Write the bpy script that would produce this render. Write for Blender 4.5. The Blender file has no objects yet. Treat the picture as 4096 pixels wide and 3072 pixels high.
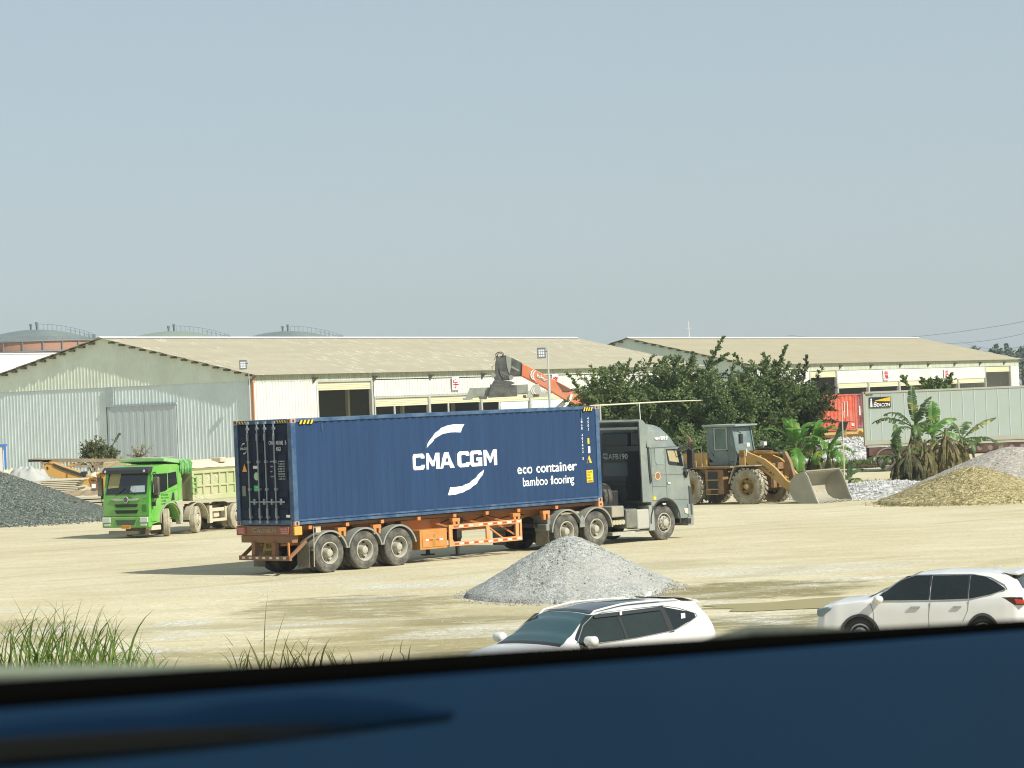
import bpy, bmesh, math, random
from math import sin, cos, radians, pi, atan2, sqrt
from mathutils import Vector, Matrix, Euler, noise

scene = bpy.context.scene
COL = scene.collection
# ---------------------------------------------------------------- camera
FPX, PITCH, ROLL, CAMH = 10924.0, radians(0.334), radians(2.32), 4.51
camd = bpy.data.cameras.new("camera")
cam = bpy.data.objects.new("camera", camd)
COL.objects.link(cam)
camd.sensor_width = 36.0
camd.lens = 36.0 * FPX / 4096.0
camd.clip_start = 0.05
camd.clip_end = 9000
cam.location = (0, 0, CAMH)
cam.rotation_mode = 'QUATERNION'
_q = Euler((pi / 2 + PITCH, 0, 0)).to_quaternion() @ Euler((0, 0, -ROLL)).to_quaternion()
cam.rotation_quaternion = _q
camd.dof.use_dof = True
camd.dof.focus_distance = 85.0
camd.dof.aperture_fstop = 25.0
scene.camera = cam
# ---------------------------------------------------------------- world, sun
SUN_EL = radians(41.0)
SUN_AZ = radians(52.0)          # from the -Y axis towards +X
sdir = Vector((sin(SUN_AZ) * cos(SUN_EL), -cos(SUN_AZ) * cos(SUN_EL), sin(SUN_EL)))
world = bpy.data.worlds.new("World")
scene.world = world
world.use_nodes = True
wn = world.node_tree
for n in list(wn.nodes): wn.nodes.remove(n)
sky = wn.nodes.new('ShaderNodeTexSky')
sky.sky_type = 'NISHITA'
sky.sun_disc = False
sky.sun_elevation = SUN_EL
sky.sun_rotation = pi / 2 + (pi / 2 - SUN_AZ)
sky.air_density = 0.9
sky.dust_density = 1.05
sky.ozone_density = 1.2
bg = wn.nodes.new('ShaderNodeBackground')
bg.inputs['Strength'].default_value = 0.095
wo = wn.nodes.new('ShaderNodeOutputWorld')
wm = wn.nodes.new('ShaderNodeMix'); wm.data_type = 'RGBA'      # uniform milky overcast haze mixed into the clear sky
wm.inputs[0].default_value = 0.72
wm.inputs[7].default_value = (4.05, 4.8, 5.12, 1)
wn.links.new(sky.outputs[0], wm.inputs[6])
wn.links.new(wm.outputs[2], bg.inputs['Color'])
wn.links.new(bg.outputs[0], wo.inputs[0])
sl = bpy.data.lights.new("sun", 'SUN')
sl.energy = 4.9
sl.angle = radians(0.6)
sl.color = (1.0, 0.955, 0.86)
so = bpy.data.objects.new("sun", sl)
COL.objects.link(so)
so.rotation_mode = 'QUATERNION'
so.rotation_quaternion = sdir.to_track_quat('Z', 'Y')
so.location = (40, -40, 60)
vs = scene.view_settings
vs.view_transform = 'Standard'
vs.look = 'None'
vs.gamma = 1.0
vs.exposure = 0.34
scene.cycles.filter_width = 1.1
scene.cycles.max_bounces = 6
scene.cycles.diffuse_bounces = 3
scene.cycles.glossy_bounces = 3
scene.cycles.transparent_max_bounces = 8

def _axes():
    m = _q.to_matrix()
    return m @ Vector((0, 0, -1)), m @ Vector((1, 0, 0)), m @ Vector((0, 1, 0))
_FW, _RT, _UP = _axes()
def ray(px, py):
    return _FW + _RT * (px - 2048) / FPX - _UP * (py - 1536) / FPX
def at(px, py, Y):
    d = ray(px, py)
    return Vector((0, 0, CAMH)) + d * (Y / d.y)
def gp(px, py, z=0.0):
    d = ray(px, py)
    return Vector((0, 0, CAMH)) + d * ((z - CAMH) / d.z)

# ---------------------------------------------------------------- materials
MATS = {}
def mat(name, c, rough=0.6, metal=0.0, var=0.12, vs_=3.0, dust=None, dcol=(0.42, 0.36, 0.24), dscale=1.2,
        spec=0.5, coat=0.0, bump=0.0, bscale=40.0, fine=None, stretch=None):
    if name in MATS: return MATS[name]
    m = bpy.data.materials.new(name)
    m.use_nodes = True
    nt = m.node_tree
    b = nt.nodes['Principled BSDF']
    L = nt.links.new
    tc = nt.nodes.new('ShaderNodeTexCoord')
    src = tc.outputs['Object']
    if stretch:
        mp = nt.nodes.new('ShaderNodeMapping')
        mp.inputs['Scale'].default_value = stretch
        L(src, mp.inputs['Vector']); src = mp.outputs[0]
    nz = nt.nodes.new('ShaderNodeTexNoise')
    nz.inputs['Scale'].default_value = vs_
    nz.inputs['Detail'].default_value = 5
    L(src, nz.inputs['Vector'])
    mx = nt.nodes.new('ShaderNodeMix'); mx.data_type = 'RGBA'
    mx.inputs[6].default_value = (c[0] * (1 - var), c[1] * (1 - var), c[2] * (1 - var), 1)
    mx.inputs[7].default_value = (min(1, c[0] * (1 + var)), min(1, c[1] * (1 + var)), min(1, c[2] * (1 + var)), 1)
    L(nz.outputs[0], mx.inputs[0])
    out = mx.outputs[2]
    if dust:
        n2 = nt.nodes.new('ShaderNodeTexNoise')
        n2.inputs['Scale'].default_value = dscale
        n2.inputs['Detail'].default_value = 7
        n2.inputs['Roughness'].default_value = 0.65
        L(src, n2.inputs['Vector'])
        mr = nt.nodes.new('ShaderNodeMapRange')
        mr.inputs[1].default_value = 0.38; mr.inputs[2].default_value = 0.68
        mr.inputs[3].default_value = max(0, dust - 0.3); mr.inputs[4].default_value = min(1, dust + 0.3)
        L(n2.outputs[0], mr.inputs[0])
        m2 = nt.nodes.new('ShaderNodeMix'); m2.data_type = 'RGBA'
        L(mr.outputs[0], m2.inputs[0]); L(out, m2.inputs[6])
        m2.inputs[7].default_value = (*dcol, 1)
        out = m2.outputs[2]
    L(out, b.inputs['Base Color'])
    b.inputs['Roughness'].default_value = rough
    b.inputs['Metallic'].default_value = metal
    b.inputs['Specular IOR Level'].default_value = spec
    b.inputs['Coat Weight'].default_value = coat
    if bump:
        n3 = nt.nodes.new('ShaderNodeTexNoise')
        n3.inputs['Scale'].default_value = bscale
        n3.inputs['Detail'].default_value = 3
        L(src, n3.inputs['Vector'])
        bp = nt.nodes.new('ShaderNodeBump')
        bp.inputs['Strength'].default_value = bump
        bp.inputs['Distance'].default_value = 0.02
        L(n3.outputs[0], bp.inputs['Height']); L(bp.outputs[0], b.inputs['Normal'])
    MATS[name] = m
    return m

def gravel_mat(name, cols, scale, bump=0.6, dist=0.03, patch=None):
    """stones: a voronoi cell colour ramp over the given colours, plus bump"""
    if name in MATS: return MATS[name]
    m = bpy.data.materials.new(name); m.use_nodes = True
    nt = m.node_tree; b = nt.nodes['Principled BSDF']; L = nt.links.new
    tc = nt.nodes.new('ShaderNodeTexCoord')
    vo = nt.nodes.new('ShaderNodeTexVoronoi'); vo.inputs['Scale'].default_value = scale
    L(tc.outputs['Object'], vo.inputs['Vector'])
    sp = nt.nodes.new('ShaderNodeSeparateColor'); L(vo.outputs['Color'], sp.inputs[0])
    cr = nt.nodes.new('ShaderNodeValToRGB'); cr.color_ramp.interpolation = 'LINEAR'
    el = cr.color_ramp.elements
    for i, c in enumerate(cols):
        p = i / (len(cols) - 1)
        if i < 2: e = el[i]; e.position = p
        else: e = el.new(p)
        e.color = (*c, 1)
    L(sp.outputs[0], cr.inputs[0])
    out = cr.outputs[0]
    if patch:
        nz = nt.nodes.new('ShaderNodeTexNoise'); nz.inputs['Scale'].default_value = patch[1]; nz.inputs['Detail'].default_value = 6
        L(tc.outputs['Object'], nz.inputs['Vector'])
        mr = nt.nodes.new('ShaderNodeMapRange'); mr.inputs[1].default_value = .42; mr.inputs[2].default_value = .62
        mr.inputs[4].default_value = patch[2]
        L(nz.outputs[0], mr.inputs[0])
        mx = nt.nodes.new('ShaderNodeMix'); mx.data_type = 'RGBA'
        L(mr.outputs[0], mx.inputs[0]); L(out, mx.inputs[6]); mx.inputs[7].default_value = (*patch[0], 1)
        out = mx.outputs[2]
    L(out, b.inputs['Base Color'])
    b.inputs['Roughness'].default_value = 0.9
    b.inputs['Specular IOR Level'].default_value = 0.2
    bp = nt.nodes.new('ShaderNodeBump'); bp.inputs['Strength'].default_value = bump; bp.inputs['Distance'].default_value = dist
    iv = nt.nodes.new('ShaderNodeMath'); iv.operation = 'SUBTRACT'; iv.inputs[0].default_value = 1
    L(vo.outputs['Distance'], iv.inputs[1]); L(iv.outputs[0], bp.inputs['Height'])
    L(bp.outputs[0], b.inputs['Normal'])
    MATS[name] = m
    return m

def leaf_mat(name, c1, c2, scale=0.9, rough=0.55, trans=0.25, yellow=None):
    if name in MATS: return MATS[name]
    m = bpy.data.materials.new(name); m.use_nodes = True
    nt = m.node_tree; b = nt.nodes['Principled BSDF']; L = nt.links.new
    tc = nt.nodes.new('ShaderNodeTexCoord')
    nz = nt.nodes.new('ShaderNodeTexNoise'); nz.inputs['Scale'].default_value = scale; nz.inputs['Detail'].default_value = 4
    L(tc.outputs['Object'], nz.inputs['Vector'])
    mr = nt.nodes.new('ShaderNodeMapRange'); mr.inputs[1].default_value = .35; mr.inputs[2].default_value = .65
    L(nz.outputs[0], mr.inputs[0])
    mx = nt.nodes.new('ShaderNodeMix'); mx.data_type = 'RGBA'
    mx.inputs[6].default_value = (*c1, 1); mx.inputs[7].default_value = (*c2, 1)
    L(mr.outputs[0], mx.inputs[0])
    out = mx.outputs[2]
    if yellow:
        n2 = nt.nodes.new('ShaderNodeTexNoise'); n2.inputs['Scale'].default_value = yellow[1]; n2.inputs['Detail'].default_value = 3
        L(tc.outputs['Object'], n2.inputs['Vector'])
        m2r = nt.nodes.new('ShaderNodeMapRange'); m2r.inputs[1].default_value = .56; m2r.inputs[2].default_value = .7
        L(n2.outputs[0], m2r.inputs[0])
        m2 = nt.nodes.new('ShaderNodeMix'); m2.data_type = 'RGBA'
        L(m2r.outputs[0], m2.inputs[0]); L(out, m2.inputs[6]); m2.inputs[7].default_value = (*yellow[0], 1)
        out = m2.outputs[2]
    L(out, b.inputs['Base Color'])
    b.inputs['Roughness'].default_value = rough
    b.inputs['Specular IOR Level'].default_value = 0.35
    tr = nt.nodes.new('ShaderNodeBsdfTranslucent'); L(out, tr.inputs['Color'])
    ms = nt.nodes.new('ShaderNodeMixShader'); ms.inputs[0].default_value = trans
    L(b.outputs[0], ms.inputs[1]); L(tr.outputs[0], ms.inputs[2])
    L(ms.outputs[0], nt.nodes['Material Output'].inputs[0])
    MATS[name] = m
    return m

# ---------------------------------------------------------------- mesh builder
class MB:
    def __init__(s): s.v = []; s.f = []
    def add(s, vs, fs, M=None):
        o = len(s.v)
        s.v += [tuple(M @ Vector(p)) if M is not None else tuple(p) for p in vs]
        s.f += [tuple(i + o for i in f) for f in fs]
        return s
    def bb(s, x0, x1, y0, y1, z0, z1, M=None):
        if x0 > x1: x0, x1 = x1, x0
        if y0 > y1: y0, y1 = y1, y0
        if z0 > z1: z0, z1 = z1, z0
        return s.add([(x0, y0, z0), (x1, y0, z0), (x1, y1, z0), (x0, y1, z0), (x0, y0, z1), (x1, y0, z1), (x1, y1, z1), (x0, y1, z1)],
                     [(0, 3, 2, 1), (4, 5, 6, 7), (0, 1, 5, 4), (1, 2, 6, 5), (2, 3, 7, 6), (3, 0, 4, 7)], M)
    def prism(s, pts, a, b, ax='y', M=None):
        """polygon in the plane normal to ax, extruded from a to b. ax y: pts=(x,z); x: pts=(y,z); z: pts=(x,y)"""
        n = len(pts)
        def P(p, t): return {'y': (p[0], t, p[1]), 'x': (t, p[0], p[1]), 'z': (p[0], p[1], t)}[ax]
        vs = [P(p, a) for p in pts] + [P(p, b) for p in pts]
        fs = [tuple(range(n)), tuple(range(2 * n - 1, n - 1, -1))]
        for i in range(n):
            j = (i + 1) % n
            fs.append((i, i + n, j + n, j))
        return s.add(vs, fs, M)
    def beam(s, p0, p1, w, h, up=(0, 0, 1)):
        p0 = Vector(p0); p1 = Vector(p1); d = (p1 - p0)
        if d.length < 1e-6: return s
        d.normalize(); r = d.cross(Vector(up))
        if r.length < 1e-3: r = d.cross(Vector((1, 0, 0)))
        r.normalize(); u = r.cross(d)
        q = []
        for p in (p0, p1):
            for a, b in ((-1, -1), (1, -1), (1, 1), (-1, 1)):
                q.append(p + r * a * w / 2 + u * b * h / 2)
        return s.add(q, [(0, 1, 2, 3), (7, 6, 5, 4), (0, 4, 5, 1), (1, 5, 6, 2), (2, 6, 7, 3), (3, 7, 4, 0)])
    def tube(s, pts, r, n=8, caps=True):
        pts = [Vector(p) for p in pts]
        rr = r if isinstance(r, (list, tuple)) else [r] * len(pts)
        o = len(s.v); prev = None
        for i, p in enumerate(pts):
            d = (pts[min(i + 1, len(pts) - 1)] - pts[max(i - 1, 0)])
            d = d.normalized() if d.length > 1e-9 else Vector((0, 0, 1))
            if prev is None:
                a = d.cross(Vector((0, 0, 1)))
                if a.length < 1e-2: a = d.cross(Vector((1, 0, 0)))
            else: a = prev - d * prev.dot(d)
            a.normalize(); prev = a; b = d.cross(a)
            for k in range(n):
                t = 2 * pi * k / n
                s.v.append(tuple(p + (a * cos(t) + b * sin(t)) * rr[i]))
        for i in range(len(pts) - 1):
            for k in range(n):
                k2 = (k + 1) % n
                s.f.append((o + i * n + k, o + i * n + k2, o + (i + 1) * n + k2, o + (i + 1) * n + k))
        if caps:
            s.f.append(tuple(o + k for k in range(n))[::-1])
            s.f.append(tuple(o + (len(pts) - 1) * n + k for k in range(n)))
        return s
    def cyl(s, p0, p1, r0, r1=None, n=20): return s.tube([p0, p1], [r0, r0 if r1 is None else r1], n)
    def lathe(s, prof, c=(0, 0, 0), ax='y', n=32, closed=False):
        """prof = list of (radius, offset along axis)"""
        o = len(s.v); m = len(prof)
        for k in range(n):
            t = 2 * pi * k / n; ct, st = cos(t), sin(t)
            for r, h in prof:
                p = {'y': (r * ct, h, r * st), 'z': (r * ct, r * st, h), 'x': (h, r * ct, r * st)}[ax]
                s.v.append((p[0] + c[0], p[1] + c[1], p[2] + c[2]))
        for k in range(n):
            k2 = (k + 1) % n
            for i in range(m - 1 + (1 if closed else 0)):
                j = (i + 1) % m
                s.f.append((o + k * m + i, o + k * m + j, o + k2 * m + j, o + k2 * m + i))
        return s
    def grid(s, P, nu, nv):
        o = len(s.v)
        for i in range(nu):
            for j in range(nv): s.v.append(tuple(P(i, j)))
        for i in range(nu - 1):
            for j in range(nv - 1):
                s.f.append((o + i * nv + j, o + (i + 1) * nv + j, o + (i + 1) * nv + j + 1, o + i * nv + j + 1))
        return s
    def build(s, name, m, parent=None, bevel=0, smooth=False, fix=True, seg=2, label=None):
        me = bpy.data.meshes.new(name)
        me.from_pydata(s.v, [], s.f)
        if fix:
            bm = bmesh.new(); bm.from_mesh(me)
            bmesh.ops.recalc_face_normals(bm, faces=bm.faces)
            bm.to_mesh(me); bm.free()
        me.materials.append(m)
        if smooth:
            me.polygons.foreach_set('use_smooth', [True] * len(me.polygons))
            me.set_sharp_from_angle(angle=radians(38 if smooth is True else smooth))
        me.update()
        o = bpy.data.objects.new(name, me)
        COL.objects.link(o)
        if parent: o.parent = parent
        if bevel:
            b = o.modifiers.new('bevel', 'BEVEL'); b.width = bevel; b.segments = seg; b.limit_method = 'ANGLE'; b.angle_limit = radians(35)
        if label: o['label'] = label
        return o

def thing(name, label, cat, loc=(0, 0, 0), rz=0, group=None):
    o = bpy.data.objects.new(name, None)
    COL.objects.link(o)
    o.empty_display_size = 0.3
    o.location = loc; o.rotation_euler = (0, 0, rz)
    o['label'] = label; o['category'] = cat
    if group: o['group'] = group
    return o
def tag(o, label, cat, group=None):
    o['label'] = label; o['category'] = cat
    if group: o['group'] = group
    return o
def copy_thing(r, loc, rz, label, group=None, scale=None):
    c = r.copy(); COL.objects.link(c); c.location = loc; c.rotation_euler = (0, 0, rz); c['label'] = label
    if scale: c.scale = scale
    if group: c['group'] = group
    for ch in list(r.children):
        d = ch.copy(); COL.objects.link(d); d.parent = c
        for g in list(ch.children):
            e = g.copy(); COL.objects.link(e); e.parent = d
    return c
def structure(o): o['kind'] = 'structure'; return o

def text(name, s, m, parent, origin, ax, ay, fit, ext=0.004, bold=0.0, shear=0.0, drape=None, sharp=True):
    """writing as a thin mesh: origin = lower left corner, ax/ay unit axes, fit = (width, height)"""
    cu = bpy.data.curves.new(name, 'FONT')
    cu.body = s; cu.size = 1.0; cu.extrude = 0.0; cu.offset = bold; cu.shear = shear; cu.resolution_u = 4
    to = bpy.data.objects.new('tmp', cu)
    me = bpy.data.meshes.new_from_object(to)
    bpy.data.objects.remove(to)
    xs = [v.co.x for v in me.vertices]; ys = [v.co.y for v in me.vertices]
    x0, x1, y0, y1 = min(xs), max(xs), min(ys), max(ys)
    sx = fit[0] / (x1 - x0); sy = fit[1] / (y1 - y0)
    ax = Vector(ax); ay = Vector(ay); nrm = ax.cross(ay).normalized(); origin = Vector(origin)
    bm = bmesh.new(); bm.from_mesh(me)
    for v in bm.verts: v.co = Vector(((v.co.x - x0) * sx, (v.co.y - y0) * sy, 0))
    if drape:
        bmesh.ops.triangulate(bm, faces=bm.faces[:])
        cuts, fn = drape
        for c in cuts:
            t = c - origin.x
            if 0 < t < fit[0]:
                g = bm.verts[:] + bm.edges[:] + bm.faces[:]
                bmesh.ops.bisect_plane(bm, geom=g, plane_co=(t, 0, 0), plane_no=(1, 0, 0), dist=1e-6)
        for v in bm.verts: v.co = Vector((origin.x + v.co.x, fn(origin.x + v.co.x), origin.z + v.co.y))
    else:
        r = bmesh.ops.extrude_face_region(bm, geom=bm.faces[:])
        for e in r['geom']:
            if isinstance(e, bmesh.types.BMVert): e.co.z += ext
        for v in bm.verts: v.co = origin + ax * v.co.x + ay * v.co.y + nrm * v.co.z
    bmesh.ops.recalc_face_normals(bm, faces=bm.faces) if not drape else None
    bm.to_mesh(me); bm.free()
    me.name = name
    me.materials.clear(); me.materials.append(m)
    o = bpy.data.objects.new(name, me); COL.objects.link(o); o.parent = parent
    return o

def leaf_cloud(name, quads, m, parent):
    """quads: flat list of 4 vertex tuples"""
    me = bpy.data.meshes.new(name)
    n = len(quads) // 4
    me.vertices.add(n * 4); me.loops.add(n * 4); me.polygons.add(n)
    flat = [c for q in quads for c in q]
    me.vertices.foreach_set('co', flat)
    me.loops.foreach_set('vertex_index', list(range(n * 4)))
    me.polygons.foreach_set('loop_start', list(range(0, n * 4, 4)))
    me.materials.append(m)
    me.update(calc_edges=True)
    o = bpy.data.objects.new(name, me); COL.objects.link(o)
    if parent: o.parent = parent
    return o
# ================================================================ SETTING
def lerp(a, b, t): return a + (b - a) * t
def interp(tab, x):
    if x <= tab[0][0]: return tab[0][1]
    for (a, va), (b, vb) in zip(tab, tab[1:]):
        if x <= b:
            t = (x - a) / (b - a); t = t * t * (3 - 2 * t)
            return va + (vb - va) * t
    return tab[-1][1]
TZ = [(-50, 2.2), (22.5, 2.2), (40, -0.72), (51, -0.72), (60, -0.25), (68, 0.0), (4000, 0.0)]
def tz(x, y):
    h = interp(TZ, y)
    if 40 < y < 190:
        k = min(1, (y - 40) / 10)
        if 66 < y < 96: k *= 0.35
        h += (noise.noise(Vector((x * .09, y * .07, 0))) * .05 + noise.noise(Vector((x * .5, y * .3, 4))) * .018) * k
    return h

def ground_material():
    m = bpy.data.materials.new('yard_ground'); m.use_nodes = True
    nt = m.node_tree; b = nt.nodes['Principled BSDF']; L = nt.links.new
    tc = nt.nodes.new('ShaderNodeTexCoord')
    def nz(scale, det=6, rough=.6, st=(1, 1, 1), off=0):
        mp = nt.nodes.new('ShaderNodeMapping'); mp.inputs['Scale'].default_value = st; mp.inputs['Location'].default_value = (off, off * 1.7, 0)
        L(tc.outputs['Object'], mp.inputs['Vector'])
        n = nt.nodes.new('ShaderNodeTexNoise'); n.inputs['Scale'].default_value = scale; n.inputs['Detail'].default_value = det
        n.inputs['Roughness'].default_value = rough
        L(mp.outputs[0], n.inputs['Vector']); return n.outputs[0]
    def ramp(s, a, bb, lo=0., hi=1.):
        r = nt.nodes.new('ShaderNodeMapRange'); r.inputs[1].default_value = a; r.inputs[2].default_value = bb
        r.inputs[3].default_value = lo; r.inputs[4].default_value = hi
        L(s, r.inputs[0]); return r.outputs[0]
    def mix(f, a, c):
        x = nt.nodes.new('ShaderNodeMix'); x.data_type = 'RGBA'
        if isinstance(f, float): x.inputs[0].default_value = f
        else: L(f, x.inputs[0])
        for k, q in ((6, a), (7, c)):
            if isinstance(q, tuple): x.inputs[k].default_value = (*q, 1)
            else: L(q, x.inputs[k])
        return x.outputs[2]
    def mul(a, c):
        x = nt.nodes.new('ShaderNodeMath'); x.operation = 'MULTIPLY'; x.use_clamp = True
        for k, q in ((0, a), (1, c)):
            if isinstance(q, float): x.inputs[k].default_value = q
            else: L(q, x.inputs[k])
        return x.outputs[0]
    sx = nt.nodes.new('ShaderNodeSeparateXYZ'); L(tc.outputs['Object'], sx.inputs[0])
    X, Y = sx.outputs[0], sx.outputs[1]
    sand = mix(ramp(nz(.16, 7, .62, (1, .55, 1)), .38, .62), (.49, .43, .27), (.57, .52, .355))
    sand = mix(ramp(nz(.5, 6, .6, (.5, 1.6, 1), 7), .45, .75, 0, .8), sand, (.64, .60, .44))
    # damp, olive coloured ground near the camera
    near = ramp(Y, 66., 57., 0., 1.)
    damp = mul(ramp(nz(.22, 6, .6, (.6, 1.5, 1), 21), .43, .56), mul(near, ramp(Y, 47., 53., .25, 1.)))
    sand = mix(mul(damp, .85), sand, (.23, .20, .095))
    def patch(px, py, rx, ry, zg=-.15):
        c = gp(px, py, zg)
        v = nt.nodes.new('ShaderNodeVectorMath'); v.operation = 'SUBTRACT'; v.inputs[1].default_value = (c.x, c.y, 0); L(tc.outputs['Object'], v.inputs[0])
        w = nt.nodes.new('ShaderNodeVectorMath'); w.operation = 'MULTIPLY'; w.inputs[1].default_value = (1 / rx, 1 / ry, 0); L(v.outputs[0], w.inputs[0])
        n_ = nt.nodes.new('ShaderNodeVectorMath'); n_.operation = 'LENGTH'; L(w.outputs[0], n_.inputs[0])
        a_ = nt.nodes.new('ShaderNodeMath'); a_.operation = 'ADD'; L(n_.outputs[1], a_.inputs[0])
        q = ramp(nz(.9, 6, .7, (.6, 1.4, 1), px * .01), .3, .7, -.45, .45); L(q, a_.inputs[1])
        return ramp(a_.outputs[0], 1.05, .7, 0, 1)
    for (px, py, rx, ry, k) in ((1430, 2425, 2.7, 2.6, .75), (1850, 2460, 1.6, 1.2, .6), (3000, 2362, 2.9, 1.9, .95), (3080, 2450, 3.0, 1.2, .9), (60, 2500, 1.4, 1.5, .45), (2000, 2550, 2.2, 1.2, .35), (2500, 2290, 3, 2, .3)):
        sand = mix(mul(patch(px, py, rx, ry), k), sand, (.175, .155, .07))
    # spread light gravel
    gr = mul(ramp(nz(.35, 7, .7, (.5, 1.6, 1), 40), .53, .62, 0, .85), ramp(Y, 78., 62., .12, 1.))
    gn = nt.nodes.new('ShaderNodeTexVoronoi'); gn.inputs['Scale'].default_value = 16
    L(tc.outputs['Object'], gn.inputs['Vector'])
    sp = nt.nodes.new('ShaderNodeSeparateColor'); L(gn.outputs['Color'], sp.inputs[0])
    gcol = mix(sp.outputs[0], (.34, .34, .30), (.72, .73, .70))
    sand = mix(gr, sand, gcol)
    for (px, py, rx, ry, k) in ((1640, 2368, 1.7, .8, .8), (1250, 2345, 2.0, .5, .35), (700, 2482, .8, .6, .8), (760, 2606, 1.5, .5, .8), (1260, 2478, 1.6, .5, .6), (1800, 2500, 1.5, .8, .5), (3200, 2300, 3.2, 2.2, .4), (1700, 2590, 2.5, .5, .4), (200, 2560, 1, .6, .4)):
        sand = mix(mul(patch(px, py, rx, ry), k), sand, gcol)
    # wheel ruts: dark thin curved streaks
    wv = nt.nodes.new('ShaderNodeTexWave'); wv.inputs['Scale'].default_value = .22; wv.inputs['Distortion'].default_value = 9
    wv.inputs['Detail'].default_value = 3; wv.inputs['Detail Scale'].default_value = .25
    mp = nt.nodes.new('ShaderNodeMapping'); mp.inputs['Scale'].default_value = (.25, 1.3, 1); mp.inputs['Rotation'].default_value = (0, 0, .25)
    L(tc.outputs['Object'], mp.inputs['Vector']); L(mp.outputs[0], wv.inputs['Vector'])
    sand = mix(mul(ramp(wv.outputs[1], .86, 1., 0, .4), ramp(nz(.12, 3, .5, (1, 1, 1), 3), .45, .6)), sand, (.33, .285, .155))
    st = nz(1., 6, .7, (.10, 2.2, 1), 60)
    sand = mix(ramp(st, .52, .70, 0, .42), sand, (.33, .29, .17))
    st2 = nz(1., 5, .7, (.16, 3.5, 1), 90)
    sand = mix(ramp(st2, .55, .72, 0, .45), sand, (.70, .66, .50))
    # fine grain
    g = nz(6., 4, .7)
    sand = mix(ramp(g, .35, .7, 0, .5), sand, (.36, .32, .19))
    g2 = nz(2.2, 5, .75, (.5, 1.4, 1), 11)
    sand = mix(ramp(g2, .56, .72, 0, .55), sand, (.72, .69, .54))
    # grass verge on the bank next to the camera
    vg = ramp(Y, 40., 37., 0., 1.)
    sand = mix(vg, sand, mix(ramp(nz(1.5), .4, .6), (.10, .13, .035), (.22, .19, .09)))
    # far ground beyond the sheds
    sand = mix(ramp(Y, 420., 700., 0, .9), sand, (.12, .15, .08))
    L(sand, b.inputs['Base Color']); b.inputs['Roughness'].default_value = .95; b.inputs['Specular IOR Level'].default_value = .15
    bp = nt.nodes.new('ShaderNodeBump'); bp.inputs['Strength'].default_value = .55; bp.inputs['Distance'].default_value = .06
    ad = nt.nodes.new('ShaderNodeMath'); ad.operation = 'ADD'; L(g2, ad.inputs[0]); L(g, ad.inputs[1])
    L(ad.outputs[0], bp.inputs['Height']); L(bp.outputs[0], b.inputs['Normal'])
    return m

ys = [-30, 0, 10, 18] + [20 + i for i in range(20)] + [40 + .5 * i for i in range(170)] + [125 + 2 * i for i in range(60)] + \
     [250, 280, 320, 380, 460, 600, 900, 1500, 2500]
NX = 110
mb = MB()
def _gp(i, j):
    y = ys[i]; w = 30 + abs(y) * .55
    x = (j / (NX - 1) * 2 - 1); x = (abs(x) ** 1.6) * (1 if x > 0 else -1) * w
    return (x, y, tz(x, y))
mb.grid(_gp, len(ys), NX)
g = mb.build('ground', ground_material(), smooth=180, fix=False)
structure(g)
g['label'] = 'pale sandy dirt yard with patches of gravel and damp mud'

# muddy puddle behind the right hand car
def puddle():
    m = bpy.data.materials.new('muddy_water'); m.use_nodes = True
    b = m.node_tree.nodes['Principled BSDF']
    b.inputs['Base Color'].default_value = (.30, .25, .095, 1); b.inputs['Roughness'].default_value = .3
    b.inputs['Specular IOR Level'].default_value = .06
    mb = MB(); r = random.Random(4)
    pts = []
    for k in range(48):
        t = 2 * pi * k / 48
        f = 1 + .6 * noise.noise(Vector((cos(t) * 1.7, sin(t) * 1.7, 3)))
        pts.append((6.6 + cos(t) * 2.7 * f * (1 + .25 * noise.noise(Vector((t, 5, 1)))), 60.2 + sin(t) * 1.1 * f))
    z = max(tz(x, y) for x, y in pts) * .35 + min(tz(x, y) for x, y in pts) * .65
    c = (6.6, 60.2)
    # clip to a water level: the mesh hugs the ground with a skin just above it
    rings = 7; vs = []; fs = []
    for q in range(rings + 1):
        for p in pts:
            x = lerp(c[0], p[0], q / rings); y = lerp(c[1], p[1], q / rings)
            vs.append((x, y, tz(x, y) + .012))
    n = len(pts)
    for q in range(rings):
        for k in range(n):
            k2 = (k + 1) % n
            fs.append((q * n + k, (q + 1) * n + k, (q + 1) * n + k2, q * n + k2))
    mb.add(vs, fs)
    o = mb.build('puddle_water', m, smooth=180, fix=False)
    structure(o)
puddle()

# ---------------------------------------------------------------- common materials
M_white = mat('white_sheet', (.63, .625, .60), .55, var=.06, dust=.12, dcol=(.5, .5, .38), dscale=.8)
M_gable = mat('grey_steel_sheet', (.64, .73, .73), .55, var=.05, vs_=.6, dust=.08, dcol=(.46, .52, .50), dscale=.5)
M_gablet = mat('pale_green_sheet', (.70, .765, .65), .6, var=.04, vs_=.5, dust=.08, dcol=(.45, .48, .36), dscale=.6)
M_cream = mat('cream_shutter', (.58, .56, .37), .55, var=.05)
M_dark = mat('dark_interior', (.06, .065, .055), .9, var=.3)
M_steel = mat('grey_steel', (.42, .44, .42), .5, metal=.2, dust=.2)
M_black = mat('black_rubber', (.022, .022, .022), .6, var=.2)
M_ridge = mat('ridge_white', (.72, .71, .67), .5, var=.04)
M_stain = mat('stained_fascia', (.50, .55, .46), .7, var=.15, vs_=1.2, dust=.35, dcol=(.27, .28, .14), dscale=2.5, stretch=(1, 1, .18))
M_rust = mat('rusty_pipe', (.45, .17, .07), .7)

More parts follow.
